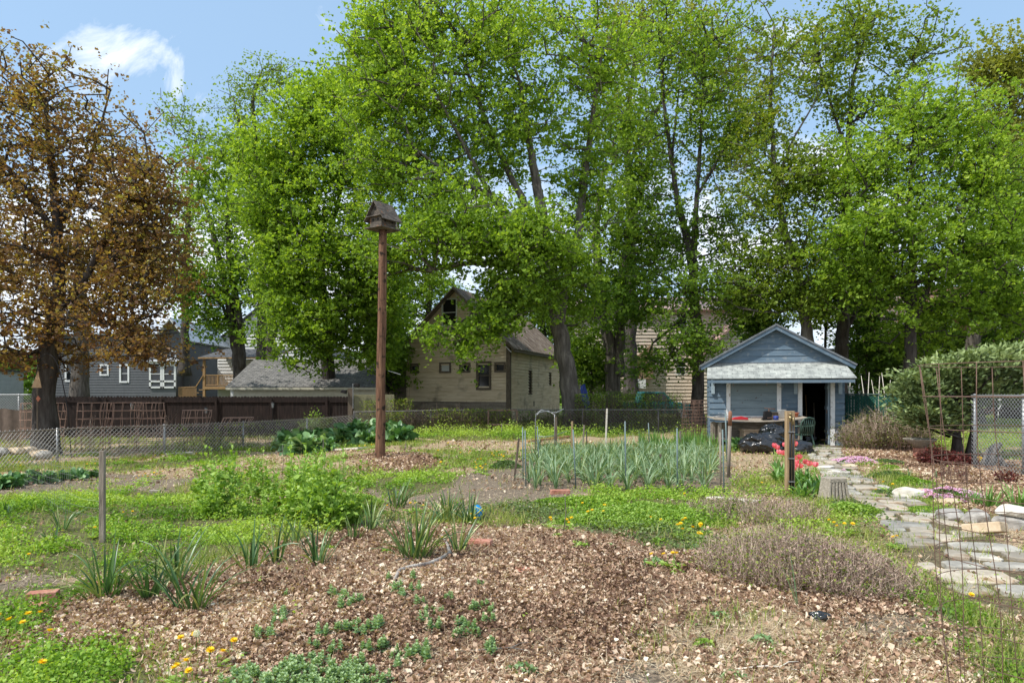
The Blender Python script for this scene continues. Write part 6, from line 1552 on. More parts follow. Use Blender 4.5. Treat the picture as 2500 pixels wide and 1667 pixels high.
# rhubarb
rv = []
for i in range(4):
    V, Q, r = prot('x', None, 700+i, 64, .60, .22, (.1, 1.1), (.4, 1.9), [.08, .1, .3, .8, 1, .9, 1, .7, .2], .22, .16, .9)
    V = V+np.random.RandomState(i).normal(size=V.shape)*.022; rv.append(npmesh('rhubarb_plant', V, Q, r))
for i, (px, py, s) in enumerate([(715, 1098, .95), (745, 1108, .9), (770, 1090, .95), (820, 1082, .85), (860, 1075, 1.0), (895, 1072, 1.05), (900, 1085, .9), (950, 1072, 1.0), (975, 1078, .85), (700, 1080, .7), (790, 1102, .6)]):
    plant('rhubarb_plant', rv[i % 4], M['rhubarb'], at(px, py), 'large crinkled dark green leaves of a rhubarb plant '+('left of the pole' if px < 925 else 'right of the pole'), 'rhubarb', 'rhubarb plants '+('left of the pole' if px < 925 else 'right of the pole'), rd.random()*6, s*1.4)
for i, (px, py, s, lb) in enumerate([(20, 1190, .5, 0), (60, 1182, .5, 0), (100, 1178, .5, 0), (140, 1176, .45, 0), (185, 1172, .45, 0), (-15, 1195, .5, 0), (225, 1165, .35, 0), (1808, 1098, .7, 1), (1790, 1080, .6, 1), (1795, 1095, .6, 1)]):
    plant('burdock_plant', rv[i % 4], M['mustard' if lb else 'rhubarb'], at(px, py), 'broad light green crinkled leaves beside the garbage bags' if lb else 'low broad leaved plant in front of the left fence', 'leafy plant', 'leafy plants by the bags' if lb else 'leafy plants in front of the left fence', rd.random()*6, s)
# mint sprigs
mn = []
for i in range(6):
    rs = np.random.RandomState(800+i); parts = []
    for s in range(3+i % 3):
        b = np.array([rs.normal()*.028, rs.normal()*.028, 0]); hh = .05+.06*rs.rand()
        for lv in range(5):
            z = hh*(lv+.6)/5; n = 4; az = (lv % 2)*.785+np.arange(n)*1.571+rs.rand()
            B = np.tile(b+[0, 0, z], (n, 1)); L_ = np.full(n, .042*(1.05-.55*lv/5))*(.8+.4*rs.rand(n))
            V, Q, f = ribbons(rs, B, az, L_, np.full(n, 1.15-.2*lv), np.full(n, .4), L_*.65, [.3, .9, 1, .7, .1], .2, .2, .1); parts.append((V, Q, np.repeat(.2+.15*lv+.2*rs.rand(n), f)))
    V, Q, r = join(parts); mn.append(npmesh('mint_sprig', V, Q, np.clip(r, 0, 1)))
ms = [(1000, 1418), (952, 1420), (968, 1445), (980, 1462), (1008, 1450), (835, 1475), (850, 1490), (865, 1480), (830, 1462), (700, 1460), (675, 1530), (690, 1510), (820, 1540), (838, 1552), (860, 1540), (905, 1545), (925, 1538), (885, 1552), (1030, 1480), (1045, 1500), (1065, 1500), (1035, 1525), (1055, 1540), (1090, 1470), (1178, 1435), (1160, 1500), (1172, 1490), (1200, 1505), (1198, 1525), (1128, 1530), (1140, 1545), (1120, 1560), (1150, 1555), (1198, 1580), (1195, 1595), (810, 1605), (880, 1600), (940, 1590), (965, 1605), (1010, 1600), (1035, 1595), (1000, 1615), (1025, 1615), (965, 1640),
      (640, 1560), (790, 1560), (770, 1590)]
for a in range(60): ms.append((rd.gauss(860, 70), rd.gauss(1690, 30))); 
for a in range(42): ms.append((rd.gauss(690, 60), rd.gauss(1680, 30)))
for i, (px, py) in enumerate(ms):
    lone = i < 47
    plant('mint_sprig', mn[i % 6], M['mint'], at(px, py), 'young grey green mint sprig '+('poking alone through the dead leaves' if lone else 'in the dense mint patch at the bottom edge'), 'mint sprig', 'scattered mint sprigs' if lone else 'mint sprigs in the dense patch', rd.random()*6, rd.uniform(.6, 1.0))
# small weeds rosettes / daylilies / grass tufts
V, Q, r = prot('x', None, 900, 34, .42, .022, (.1, .8), (.4, 1.4), spread=.12); dl = npmesh('daylily_clump', V, Q, r)
for px, py, s, lb in ((2415, 1240, 1, 'bright green daylily clump right of the pink phlox, left one'), (2485, 1240, 1.1, 'bright green daylily clump at the right edge of the bed'), (2352, 1222, .6, 'small daylily tuft growing out of the pink phlox'), (2380, 1232, .7, 'thin daylily tuft between the phlox and the daylily clumps')):
    plant('daylily_clump', dl, M['iris'], at(px, py), lb, 'daylily', None, px, s)
for px, py, lb in ((2285, 1170, 'small blue green bulb tuft in front of the red leaved plants'), (2220, 1165, 'tiny blue green bulb tuft by the cushion plants'), (2260, 1205, 'blue green bulb tuft inside the phlox')):
    V, Q, r = prot('x', None, int(px), 8, .22, .012, (.0, .3), (0, .3), spread=.03); plant('bulb_tuft', npmesh('bulb_tuft', V, Q, r), M['garlic'], at(px, py), lb, 'bulb plant')
# dandelions
rs = np.random.RandomState(3); parts = []
n = 26; V, Q, f = ribbons(rs, np.tile([[0, 0, .10]], (n, 1)), np.arange(n)*6.283/n, np.full(n, .021), np.full(n, 1.35)-.5*(np.arange(n) % 2), np.full(n, .1), np.full(n, .0062), [.7, 1, .9, .5], .1); hp = (V, Q, np.repeat(rs.rand(n), f))
n2 = 14; V2, Q2, f2 = ribbons(rs, np.tile([[0, 0, .10]], (n2, 1)), np.arange(n2)*6.283/n2, np.full(n2, .014), np.full(n2, .6), np.full(n2, .1), np.full(n2, .006), [.7, 1, .9, .5], .1)
V, Q, r = join([hp, (V2, Q2, np.repeat(rs.rand(n2), f2))]); dh = npmesh('flower_head', V, Q, r); dh.materials.append(M['yflower'])
mb = MB(); mb.tube([(0, 0, -.01), (.003, 0, .05), (0, 0, .098)], .0022, 5, True); 
dst = bpy.data.meshes.new('stem'); dst.from_pydata(mb.v, [], mb.f); dst.materials.append(M['stemgreen'] if 'stemgreen' in M else M['weed'])
n3 = 9; V, Q, f = ribbons(rs, np.tile([[0, 0, .002]], (n3, 1)), np.arange(n3)*.7+rs.rand(n3)*.3, .09*(.7+.5*rs.rand(n3)), np.full(n3, 1.0), np.full(n3, .5), np.full(n3, .024), [.2, .6, .45, .9, .6, 1, .7, .1], .15, .2, .15); dlf = npmesh('leaves', V, Q, np.repeat(rs.rand(n3), f)); dlf.materials.append(M['mustard'])
def dandelion(px, py, group, label, s=1):
    b = at(px, py+ (18 if py > 1500 else 6)); t = thing('dandelion', label, 'dandelion', tuple(b), rd.random()*6, group); t.scale = (s,)*3
    for nm, me in (('flower_head', dh), ('stem', dst), ('leaves', dlf)):
        o = bpy.data.objects.new(nm, me); COL.objects.link(o); o.parent = t
        if nm == 'flower_head': o.rotation_euler = (rd.uniform(.0, .35), rd.uniform(-.3, .3), 0)
D = [('at the left edge of the foreground', [(70, 1376), (40, 1540), (66, 1528), (4, 1530), (85, 1655), (105, 1580), (60, 1545), (90, 1520)], 1.15),
     ('in the clump above the mint at the bottom left', [(485, 1570), (440, 1590), (565, 1592), (510, 1620), (532, 1622), (412, 1656), (455, 1656), (470, 1662), (430, 1662)], 1.1),
     ('on the weeds around the grey stake', [(228, 1308), (300, 1265), (318, 1262), (335, 1175), (345, 1170), (355, 1165), (375, 1150), (378, 1160), (392, 1158), (340, 1168), (362, 1172), (385, 1165)], 1.1),
     ('in front of the left chain link fence', [(20, 1130), (45, 1132), (130, 1123), (128, 1122), (455, 1105), (380, 1118), (365, 1122), (395, 1115), (232, 1140), (210, 1142), (45, 1142), (480, 1112)], 1.3),
     ('on the grass between the pole and the garlic bed', [(1128, 1115), (1140, 1112), (1150, 1110), (1195, 1112), (1205, 1116), (1213, 1108), (1222, 1120), (1233, 1122), (1215, 1118), (1228, 1114), (1240, 1110), (1160, 1150), (1170, 1148), (1180, 1152), (1190, 1155), (1185, 1145), (1165, 1130), (1175, 1128), (1158, 1138), (1168, 1142), (1020, 1105), (1068, 1110), (1080, 1138), (1095, 1086), (1108, 1084), (1120, 1088)], 1.3),
     ('behind the garlic bed left end', [(1205, 1120), (1250, 1092), (1290, 1082), (1375, 1090), (1450, 1082), (1480, 1085), (1300, 1078), (1345, 1112), (1275, 1098)], 1.3),
     ('at the top edge of the leaf litter', [(1338, 1280), (1352, 1288), (1380, 1286), (1402, 1282), (1385, 1288), (1440, 1265), (1450, 1262), (1478, 1262), (1470, 1248), (1420, 1240)], 1.1),
     ('in the row along the centre right weeds', [(1584, 1280), (1618, 1286), (1675, 1280), (1672, 1290), (1660, 1298), (1665, 1312), (1700, 1325), (1712, 1300), (1690, 1308), (1652, 1304), (1705, 1322), (1675, 1217), (1715, 1308)], 1.2),
     ('in the small clump on the leaf litter', [(1602, 1378), (1630, 1377), (1644, 1378), (1648, 1382)], 1.2),
     ('between the dead shrub and the stone path', [(2040, 1298), (2052, 1302), (2058, 1296), (2072, 1300), (2185, 1332), (2190, 1336), (2362, 1478), (2162, 1192), (2180, 1198), (2140, 1208), (1855, 1190), (2030, 1288)], 1.2),
     ('left of the centre daffodil clumps', [(1002, 1246), (1022, 1243), (1032, 1247), (1150, 1272), (1160, 1276), (942, 1248), (760, 1228), (1072, 1330)], 1.1),
     ('among the rhubarb', [(760, 1058), (905, 1090), (890, 1092), (875, 1095), (915, 1088)], 1.3)]
for where, L_, s in D:
    for px, py in L_: dandelion(px, py, 'dandelions '+where, 'yellow dandelion '+where, s*rd.uniform(.85, 1.15))
# white seed head
b = at(480, 1600); t = thing('seed_head', 'white fluffy dandelion seed head among the yellow dandelions', 'dandelion', tuple(b)); rs = np.random.RandomState(1)
C = nrm(rs.normal(size=(420, 3)))*.02*(.7+.3*rs.rand(420, 1))+np.array([0, 0, .13]); V, Q = leaf_quads(rs, C, .006, 0); link('fluff', npmesh('fluff', V, Q, rs.rand(420)), M['seed'], t); MB().tube([(0, 0, 0), (0, 0, .12)], .0022, 5).build('stem', M['weed'], t)
# dandelion rosettes & yellow weeds handled; yellow flower cushion at right
def mound(name, label, px, py, rx, ry, h, nleaf, leafm, size, nfl=0, flm=None, fls=.012, cat='cushion plant', seed=1, group=None):
    rs = np.random.RandomState(seed); b = at(px, py); t = thing(name, label, cat, tuple(b), 0, group)
    def pts(n, k=1.0):
        a = rs.rand(n)*6.283; r = np.sqrt(rs.rand(n)); w = 1+.35*(fbm(np.cos(a)*1.5+seed, np.sin(a)*1.5, 2)-.5)*2
        x = np.cos(a)*r*rx*w; y = np.sin(a)*r*ry*w; z = h*(1-r**2)*k*(.7+.6*fbm(x*6+seed, y*6, 2))+.006
        g_ = hgt(x+b.x, y+b.y)-b.z
        return np.stack([x, y, z+g_], -1)
    C = pts(nleaf); C[:, 2] -= rs.rand(nleaf)*h*.3; V, Q = leaf_quads(rs, C, size*(.7+.6*rs.rand(nleaf)), .5); link('foliage', npmesh('foliage', V, Q, rs.rand(nleaf)), M[leafm], t)
    if nfl:
        C = pts(nfl); den = fbm(C[:, 0]*5+seed, C[:, 1]*5, 2); C = C[den > .36]; C[:, 2] += .008; V, Q = leaf_quads(rs, C, fls*(.8+.5*rs.rand(len(C))), 1.2, 1.0, .1)
        o = link('flowers', npmesh('flowers', V, Q, rs.rand(len(C))), M[flm], t); o['kind'] = 'stuff'
    return t
mound('phlox_mound', 'mound of pale pink phlox flowers nearest the shed', 2098, 1128, .62, .38, .1, 2600, 'thyme', .03, 3200, 'phlox', .03, 'phlox', 1)
mound('phlox_mound', 'small pink phlox patch beside the flat tan stone', 2128, 1133, .22, .14, .07, 500, 'thyme', .03, 500, 'phlox', .028, 'phlox', 2)
mound('phlox_mound', 'tiny pink phlox patch lowest on the left of the path', 2072, 1150, .15, .12, .05, 300, 'thyme', .025, 260, 'phlox', .026, 'phlox', 3)
mound('phlox_mound', 'large pink phlox mound behind the wire cage in the right bed', 2315, 1213, .62, .34, .13, 3000, 'thyme', .025, 4600, 'phlox', .024, 'phlox', 4)
mound('thyme_cushion', 'dark green thyme cushion right of the left phlox mound', 2165, 1130, .45, .3, .09, 2600, 'thyme', .028, 0, None, 0, 'thyme', 5)
mound('thyme_cushion', 'green creeping thyme mat at the path edge', 2160, 1162, .42, .34, .08, 3000, 'thyme', .026, 0, None, 0, 'thyme', 6)
mound('thyme_cushion', 'yellow green cushion plant between the flat stones', 2222, 1178, .4, .2, .09, 2600, 'weed', .026, 0, None, 0, 'cushion plant', 7)
mound('thyme_cushion', 'small bright green cushion plant near the birdbath', 2178, 1146, .2, .16, .1, 700, 'weed', .026, 0, None, 0, 'cushion plant', 8)
mound('thyme_cushion', 'green creeping mat below the yellow green cushion', 2200, 1205, .55, .25, .05, 3000, 'thyme', .024, 0, None, 0, 'thyme', 9)
mound('stonecrop_mat', 'yellow green stonecrop mat edging the path below the rocks', 2275, 1250, .5, .3, .05, 3600, 'weed', .02, 0, None, 0, 'stonecrop', 10)
mound('yellow_flower_clump', 'small clump of bright yellow flowers in front of the silver fence', 2385, 1130, .16, .1, .14, 500, 'weed', .03, 260, 'yflower', .03, 'flowers', 11)
mound('weed_clump', 'green leafy weeds growing at the foot of the grey block', 2075, 1250, .45, .2, .12, 1800, 'mustard', .04, 0, None, 0, 'weeds', 12)
mound('weed_clump', 'green leafy weeds in front of the twiggy bush by the shed', 2110, 1095, .5, .2, .25, 700, 'mustard', .06, 0, None, 0, 'weeds', 13)
mound('weed_clump', 'bright lobed leafy weeds in front of the mustard patch', 880, 1225, .3, .2, .1, 700, 'mustard', .045, 0, None, 0, 'weeds', 14)
mound('chickweed_mound', 'raised bright green chickweed mound in front of the right half of the garlic bed', 1580, 1262, 1.15, .75, .13, 16000, 'mustard', .032, 0, None, 0, 'weeds', 16)
mound('chickweed_mound', 'lower yellow green chickweed mound in front of the left half of the garlic bed', 1420, 1230, .7, .35, .09, 5200, 'weed', .03, 0, None, 0, 'weeds', 17)
mound('thyme_cushion', 'dark green mossy mound at the left of the garlic bed', 1235, 1140, .35, .3, .14, 1800, 'thyme', .03, 0, None, 0, 'moss', 15)
for i, (px, py, sz) in enumerate([(1272, 1640, .1), (1420, 1340, .12), (1490, 1335, .06), (1410, 1330, .08), (1760, 1505, .06), (1720, 1575, .08), (1860, 1570, .09), (1890, 1600, .08), (1590, 1378, .12), (1650, 1398, .08), (2070, 1445, .12), (2120, 1450, .12), (2300, 1500, .08), (2260, 1570, .08), (1790, 1655, .08), (940, 1348, .05), (1440, 1325, .06), (1360, 1308, .05), (1700, 1345, .1), (1610, 1325, .1), (1880, 1395, .09), (800, 1340, .07)]):
    mound('weed_sprout', 'small green weed rosette growing through the dead leaves', px, py, sz, sz*.8, sz*.5, int(70*sz/.1), 'mustard' if i % 2 else 'mint', .03, 0, None, 0, 'weed', 40+i, 'weed rosettes in the leaf litter')
# tulips
rs = np.random.RandomState(9); Vt = []; 
n = 6; Va, Qa, f = ribbons(rs, np.stack([np.cos(np.arange(n)*1.047)*.006, np.sin(np.arange(n)*1.047)*.006, np.zeros(n)], -1), np.arange(n)*1.047, np.full(n, .075), np.full(n, .75), np.full(n, -1.15), np.full(n, .045), [.35, .8, 1, .95, .75, .25], -.2); th = npmesh('flower_head', Va, Qa, np.repeat(rs.rand(n), f)); th.materials.append(M['tulip'])
tl = [(1890, 1092), (1896, 1096), (1902, 1108), (1913, 1110), (1917, 1090), (1940, 1088), (1938, 1122), (1952, 1120), (1948, 1132), (1965, 1132), (1975, 1136), (1953, 1142), (1990, 1139), (1938, 1148), (1945, 1140), (1932, 1132)]
for i, (hx, hy) in enumerate(tl):
    Y = 10.9+.9*rd.random()+(.9 if hx < 1920 else 0); tp = P(hx, hy, Y); X = tp.x+rd.uniform(-.04, .04)
    if hx < 1920: X += .02
    z0 = float(hgt(X, Y)); 
    if tp.z-z0 > .7: tp = P(hx, hy, Y-1.2); Y -= 1.2; z0 = float(hgt(X, Y))
    t = thing('tulip', 'pink tulip '+('left of the tap post' if hx < 1920 else 'right of the tap post'), 'tulip', (X, Y, z0), 0, 'pink tulips '+('left' if hx < 1920 else 'right')+' of the tap post')
    d = tp-Vector((X, Y, z0)); MB().tube([(0, 0, -.02), (d.x*.4, d.y*.4, d.z*.5), tuple(d)], .005, 5).build('stem', M['stemg'], t, True)
    o = bpy.data.objects.new('flower_head', th); COL.objects.link(o); o.parent = t; o.location = d; o.rotation_euler = (rd.uniform(-.3, .3), rd.uniform(-.3, .3), rd.random()*6); o.scale = (1.15,)*3
    V, Q, r = prot('x', None, 1000+i, 5, .30, .06, (.25, .8), (.2, .9), BROAD, .22, .03, .3); link('leaves', npmesh('leaves', V, Q, r), M['iris'], t)
V, Q, r = prot('x', None, 1100, 26, .32, .06, (.2, .9), (.2, 1.0), BROAD, .22, .18, .3); tf = npmesh('tulip_foliage', V, Q, r)
for i, (px, py, s) in enumerate([(1985, 1205, 1.0), (2005, 1195, .95), (1965, 1185, 1), (1915, 1165, .9), (1900, 1150, .9), (1960, 1215, .8), (1925, 1175, .7)]):
    plant('tulip_foliage', tf, M['tulipleaf'], at(px, py), 'dense broad tulip leaves without flowers around the tap post', 'tulip leaves', 'tulip foliage clumps', rd.random()*6, s)
# dead shrub (twiggy brown), bush, vines
def twigs(name, label, px, py, Yr, rx, ry, h, n, mat, seed, cat='shrub', flare=.7, w=.004, leafn=0, leafm=None, lsz=.02, seeds=0, world=None):
    rs = np.random.RandomState(seed); b = world if world is not None else at(px, py); t = thing(name, label, cat, tuple(b))
    a = rs.rand(n)*6.283; r = np.sqrt(rs.rand(n)); x = np.cos(a)*r*rx; y = np.sin(a)*r*ry; z = hgt(x+b[0], y+b[1])-b[2]
    az = np.arctan2(y/ry, x/rx)+rs.normal(size=n)*.8; hh = h*(.45+.6*rs.rand(n))*(1.1-.5*r)
    B = np.stack([x, y, z], -1); le = flare*r*rs.rand(n)+.1*rs.rand(n)
    V, Q, f = ribbons(rs, B, az, hh, le, .5*rs.normal(size=n), np.full(n, w), [1.2, 1, .8, .6], .4, .5); parts = [(V, Q, np.repeat(rs.rand(n), f))]
    # side twigs
    m = n*3; j = rs.randint(0, n, m); u = .25+.7*rs.rand(m); le2 = le[j]; d = np.stack([np.sin(le2)*np.cos(az[j]), np.sin(le2)*np.sin(az[j]), np.cos(le2)], -1); C = B[j]+d*(hh[j]*u)[:, None]
    V, Q, f = ribbons(rs, C, rs.rand(m)*6.283, h*.22*(.5+rs.rand(m)), .3+1.1*rs.rand(m), .5*rs.normal(size=m), np.full(m, w*.6), [1, .8, .5], .4, .5); parts.append((V, Q, np.repeat(rs.rand(m), f)))
    if seeds:
        j = rs.randint(0, n, seeds); u = .75+.35*rs.rand(seeds); d = np.stack([np.sin(le[j])*np.cos(az[j]), np.sin(le[j])*np.sin(az[j]), np.cos(le[j])], -1); C = B[j]+d*(hh[j]*u)[:, None]+rs.normal(size=(seeds, 3))*.012
        V, Q = leaf_quads(rs, C, .014+.01*rs.rand(seeds), .2); parts.append((V, Q, rs.rand(seeds)*.5))
    V, Q, r_ = join(parts); link('twigs', npmesh('twigs', V, Q, r_), M[mat], t)
    if leafn:
        j = rs.randint(0, n, leafn); u = .3+.75*rs.rand(leafn); d = np.stack([np.sin(le[j])*np.cos(az[j]), np.sin(le[j])*np.sin(az[j]), np.cos(le[j])], -1); C = B[j]+d*(hh[j]*u)[:, None]+rs.normal(size=(leafn, 3))*np.array([.05, .05, .03])*h*2
        V, Q = leaf_quads(rs, C, lsz*(.6+.8*rs.rand(leafn)), .4); link('foliage', npmesh('foliage', V, Q, rs.rand(leafn)), M[leafm], t)
    return t
twigs('dead_shrub', 'brown dried herb shrub with seed heads left of the path, larger left part', 1915, 1400, 0, .68, .6, .44, 1900, 'twig', 1, flare=1.1, w=.0042, seeds=3000, leafn=3600, leafm='grass', lsz=.024)
twigs('dead_shrub', 'brown dried herb shrub right part sprawling toward the path', 2060, 1430, 0, .5, .45, .36, 1100, 'twig', 2, flare=1.4, w=.004, seeds=2400, leafn=900, leafm='grass', lsz=.018)
twigs('dead_shrub', 'sparse brown dry stems behind the large dried shrub near the hose', 1850, 1265, 0, .8, .6, .3, 700, 'twig', 3, flare=.8, w=.005, seeds=1500, leafn=600, leafm='grass', lsz=.03)
twigs('twiggy_bush', 'rounded brownish twiggy bush with small green leaves right of the shed', 2160, 1095, 0, 1.0, .7, 1.15, 1500, 'twig', 4, flare=.85, w=.010, leafn=9000, leafm='grassd', lsz=.045)
twigs('red_leaf_plant', 'dark red leaved plant right of the birdbath', 2290, 1132, 0, .34, .28, .42, 160, 'darktwig', 5, flare=.6, w=.007, leafn=2600, leafm='redleaf', lsz=.045, cat='perennial')
twigs('red_leaf_plant', 'second dark red leaved plant nearer the silver fence', 2345, 1136, 0, .34, .24, .3, 120, 'darktwig', 6, flare=.6, w=.007, leafn=1700, leafm='redleaf', lsz=.045, cat='perennial')
twigs('red_leaf_plant', 'small red leaved stems at the right edge of the bed', 2455, 1180, 0, .16, .14, .3, 26, 'darktwig', 7, flare=.5, w=.005, leafn=240, leafm='redleaf', lsz=.04, cat='perennial')
twigs('red_leaf_plant', 'thin red stems in front of the two dark red plants', 2325, 1165, 0, .3, .16, .25, 50, 'darktwig', 8, flare=.5, w=.005, leafn=200, leafm='redleaf', lsz=.035, cat='perennial')
for i, (px, top, w_) in enumerate([(215, 1000, .3), (410, 1000, .3), (30, 1030, .35)]):
    Y = 22.0; X = (px-1250)/F*Y; z = float(hgt(X, Y)); twigs('dry_weed', ['dry feathery weed stalk behind the left fence in front of the cages', 'dry feathery weed stalk between the middle and tilted cages', 'dry pale weed stalks above the rubble at the far left'][i], 0, 0, 0, .22, .2, (CH-(top-HZ)/F*Y)-z, 26, 'twig', 60+i, 'dry weed', .25, .012, world=(X, Y, z), seeds=500)
# vines tangled on fences
def vines(name, label, x0, x1, y, h, n, nl, seed, lm='yellow', path=None):
    rs = np.random.RandomState(seed); t = thing(name, label, 'vine', ((x0+x1)/2, y, 0)); c = (x0+x1)/2
    x = x0+(x1-x0)*rs.rand(n); yy = y+rs.normal(size=n)*.1
    if path is not None: yy = path(x)+rs.normal(size=n)*.1
    B = np.stack([x-c, yy-y, hgt(x, yy)+rs.rand(n)*h*.6], -1)
    V, Q, f = ribbons(rs, B, rs.rand(n)*6.283, h*(.3+.7*rs.rand(n)), .8*rs.rand(n), 1.6*rs.normal(size=n), np.full(n, .011), [1, 1, .9, .8, .6, .5], .4, .5)
    link('stems', npmesh('stems', V, Q, np.repeat(rs.rand(n), f)), M['darktwig'], t)
    x = x0+(x1-x0)*rs.rand(nl); cl = fbm(x*1.5+seed, x*0+3, 2); k = rs.rand(nl) < np.clip((cl-.3)*4, .1, 1); x = x[k]; m = len(x)
    yy = y+rs.normal(size=m)*.14
    if path is not None: yy = path(x)+rs.normal(size=m)*.14
    C = np.stack([x-c, yy-y, hgt(x, yy)+h*(.2+.9*rs.rand(m)**.7)], -1); V, Q = leaf_quads(rs, C, .05*(.6+.9*rs.rand(m)), .4); link('foliage', npmesh('foliage', V, Q, rs.rand(m)), M[lm], t)
vines('fence_vines', 'tangled dry vines with young leaves on the back fence below the barn', -5.6, 0, 26.9, .85, 1700, 3600, 1)
vines('fence_vines', 'dark tangled vines on the back fence around the leaning maple', .2, 3.4, 27.1, .8, 900, 1500, 2, 'darkleaf')
vines('brush', 'leafy brush pile along the back fence left of the shed', 2.6, 7.2, 28.3, 1.4, 900, 5500, 3, 'maple2')
vines('brush', 'dense low brush in front of the truck', 3.6, 7.4, 30.5, 1.5, 500, 4500, 4, 'darkleaf')
fx = np.array([q.x for q in lp]); fy = np.array([q.y for q in lp])
vines('fence_vines', 'dry vines with yellow green shoots on the right half of the left fence', float(lp[3].x), float(lp[6].x), 24.0, .85, 650, 1900, 5, 'yellow', lambda x: np.interp(x, fx, fy)+.12)
vines('vine_clump', 'vine tangle over the corrugated panel behind the pole', (880-1250)/F*28.6, (1010-1250)/F*28.6, 28.6, 1.35, 300, 1500, 6, 'yellow')
# leafy sapling at fence
twigs('young_shrub', 'bright yellow green young shrub at the left fence above the rhubarb', 0, 0, 0, .28, .2, 1.35, 26, 'darktwig', 70, 'shrub', .35, .012, 700, 'weed', .07, world=tuple(at(762, 1075)))
twigs('young_shrub', 'small sprouting shrub behind the cages near the dark fence', 0, 0, 0, .3, .2, .9, 22, 'darktwig', 71, 'shrub', .4, .012, 260, 'yellow', .06, world=(float((520-1250)/F*23.6), 23.6, -.38))
# dead stumps in garden
for i, (px, py, top, lb) in enumerate([(1222, 1068, 1033, 'thin pale cut stem standing in the green band'), (988, 1100, 1075, 'thin dark stick right of the pole'), (786, 1112, 1065, 'thin dry stick in front of the rhubarb'), (687, 1180, 1085, 'thin dead stem rising from the mustard patch'), (1376, 1295, 1210, 'dark dead flower stalk left of the leaf litter dandelions')]):
    b = at(px, py); mb = MB(); tp = P(px+3, top, b.y); mb.tube([b, b.lerp(tp, .5)+Vector((.02, 0, 0)), tp], [.014, .011, .006] if i < 3 else [.006, .005, .003], 6); tag(mb.build('dry_stick', M['drift'], None, True), lb, 'stick')
# tall dry stalks behind slatted fence
for i, px in enumerate([2070, 2110, 2116, 2135, 2142, 2160, 2168, 2195, 2216]):
    Y = 22+.2*i; X = (px-1250)/F*Y; mb = MB(); mb.tube([(X, Y, 0), (X+.03, Y, 1.2), (X+(-.1 if i % 2 else .08), Y, 2.0+.12*(i % 3))], [.02, .016, .008], 6)
    tag(mb.build('dry_stalk', M['paleboard'], None, True), 'bare tan stalk rising behind the green slatted fence', 'stalk', 'dry stalks behind the slatted fence')
# juniper
def juniper():
    rs = np.random.RandomState(44); Y = 16.6; b = Vector(((2340-1250)/F*Y, Y, 0)); t = thing('juniper', 'wide spreading grey green juniper with layered sprays right of the shed', 'juniper', tuple(b))
    mb = MB(); ends = []
    lay = []
    for i in range(38):
        px = rs.uniform(2225, 2580); top = 860 if px > 2380 else 880+(2380-px)*.2
        py = rs.uniform(top-20, 1040 if px < 2330 else 960); dy = rs.uniform(-1.2, 1.0); lay.append(P(px, py, Y+dy)-b)
    for px, py in ((2215, 905), (2240, 930), (2200, 945), (2230, 960), (2220, 988), (2250, 1010), (2275, 880), (2300, 872), (2340, 862), (2400, 852), (2450, 842), (2490, 838), (2235, 1000), (2270, 1025)): lay.append(P(px, py, Y-.6)-b)
    for p in lay:
        z0 = min(1.0, p.z*.5); a = Vector((rs.normal()*.08, rs.normal()*.08, max(.1, z0))); mid = a.lerp(p, .55)+Vector((0, 0, -.08)); mb.tube([a, mid, p], [.035, .022, .008], 5); ends.append((a, mid, p))
    for k in range(3): mb.tube([(k*.16-.1, 0, -.1), (k*.2-.15+rs.normal()*.1, 0, .6), (k*.45-.5, 0, 1.4), (k*.8-.9, 0, 2.0)], [.1, .085, .06, .03], 8, wob=.2)
    mb.build('trunk', M['barkd'], t, True)
    Cs = []; ax = []
    for a, mid, p in ends:
        n = int(rs.uniform(240, 520)); u = rs.rand(n)**.5; L0 = np.array(mid)*(1-u[:, None])+np.array(p)*u[:, None]; rad = .42*(1-.3*u)
        off = rs.normal(size=(n, 3))*np.array([.95, .9, .13])*rad[:, None]*.8; C = L0+off; Cs.append(C)
        d = nrm(nrm(np.array(p-mid))[None]*.5+rs.normal(size=(n, 3))*np.array([.5, .5, .3])+off*1.2+np.array([0, -.15, .05])); ax.append(d)
    C = np.concatenate(Cs); d = np.concatenate(ax); n = len(C); L_ = (.09+.08*rs.rand(n))[:, None]; sd = nrm(np.cross(d, rs.normal(size=(n, 3)))); w = L_*.2
    V = np.stack([C-d*L_*.4, C+sd*w, C+d*L_*.6, C-sd*w], 1); ok = C[:, 2]+b.z > .5
    V = V[ok]; n = len(V); z = C[ok][:, 2]
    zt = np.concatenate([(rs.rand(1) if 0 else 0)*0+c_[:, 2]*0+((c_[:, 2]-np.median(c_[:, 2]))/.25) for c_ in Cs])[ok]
    rn = np.clip(.28+.25*np.clip(zt, -1, 1)+.4*rs.rand(n)+.25*(fbm(C[ok][:, 0]*3, C[ok][:, 2]*3)-.5)*2, 0, 1)  # top of each tier coloured lighter, underside darker, as if lit from above
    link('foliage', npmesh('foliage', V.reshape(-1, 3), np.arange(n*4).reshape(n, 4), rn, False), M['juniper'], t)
juniper()
# left welded wire fence from the grey stake
def wire_fence():
    b = at(250, 1322); t = thing('wire_fence', 'thin welded garden wire running left from the grey stake', 'fence', tuple(b)); mb = MB()
    e = Vector((-7.3, 10.2, float(hgt(-7.3, 10.2))))
    for k in range(9):
        z = .12+k*.1; mb.tube([b.lerp(e, u)+Vector((0, 0, z-.06*math.sin(u*3.1)+.02*math.sin(k+u*9))) for u in np.linspace(0, 1, 14)], .0016, 3, False)
    L_ = (e-b).length; n = int(L_/.1)
    for i in range(int(n*.35), n): u = i/n; q = b.lerp(e, u); mb.tube([q+Vector((0, 0, .1)), q+Vector((.02, 0, .92-.06*math.sin(u*3.1)))], .0014, 3, False)
    mb.build('wire_mesh', M['galv'], t, world=True)
    
wire_fence()
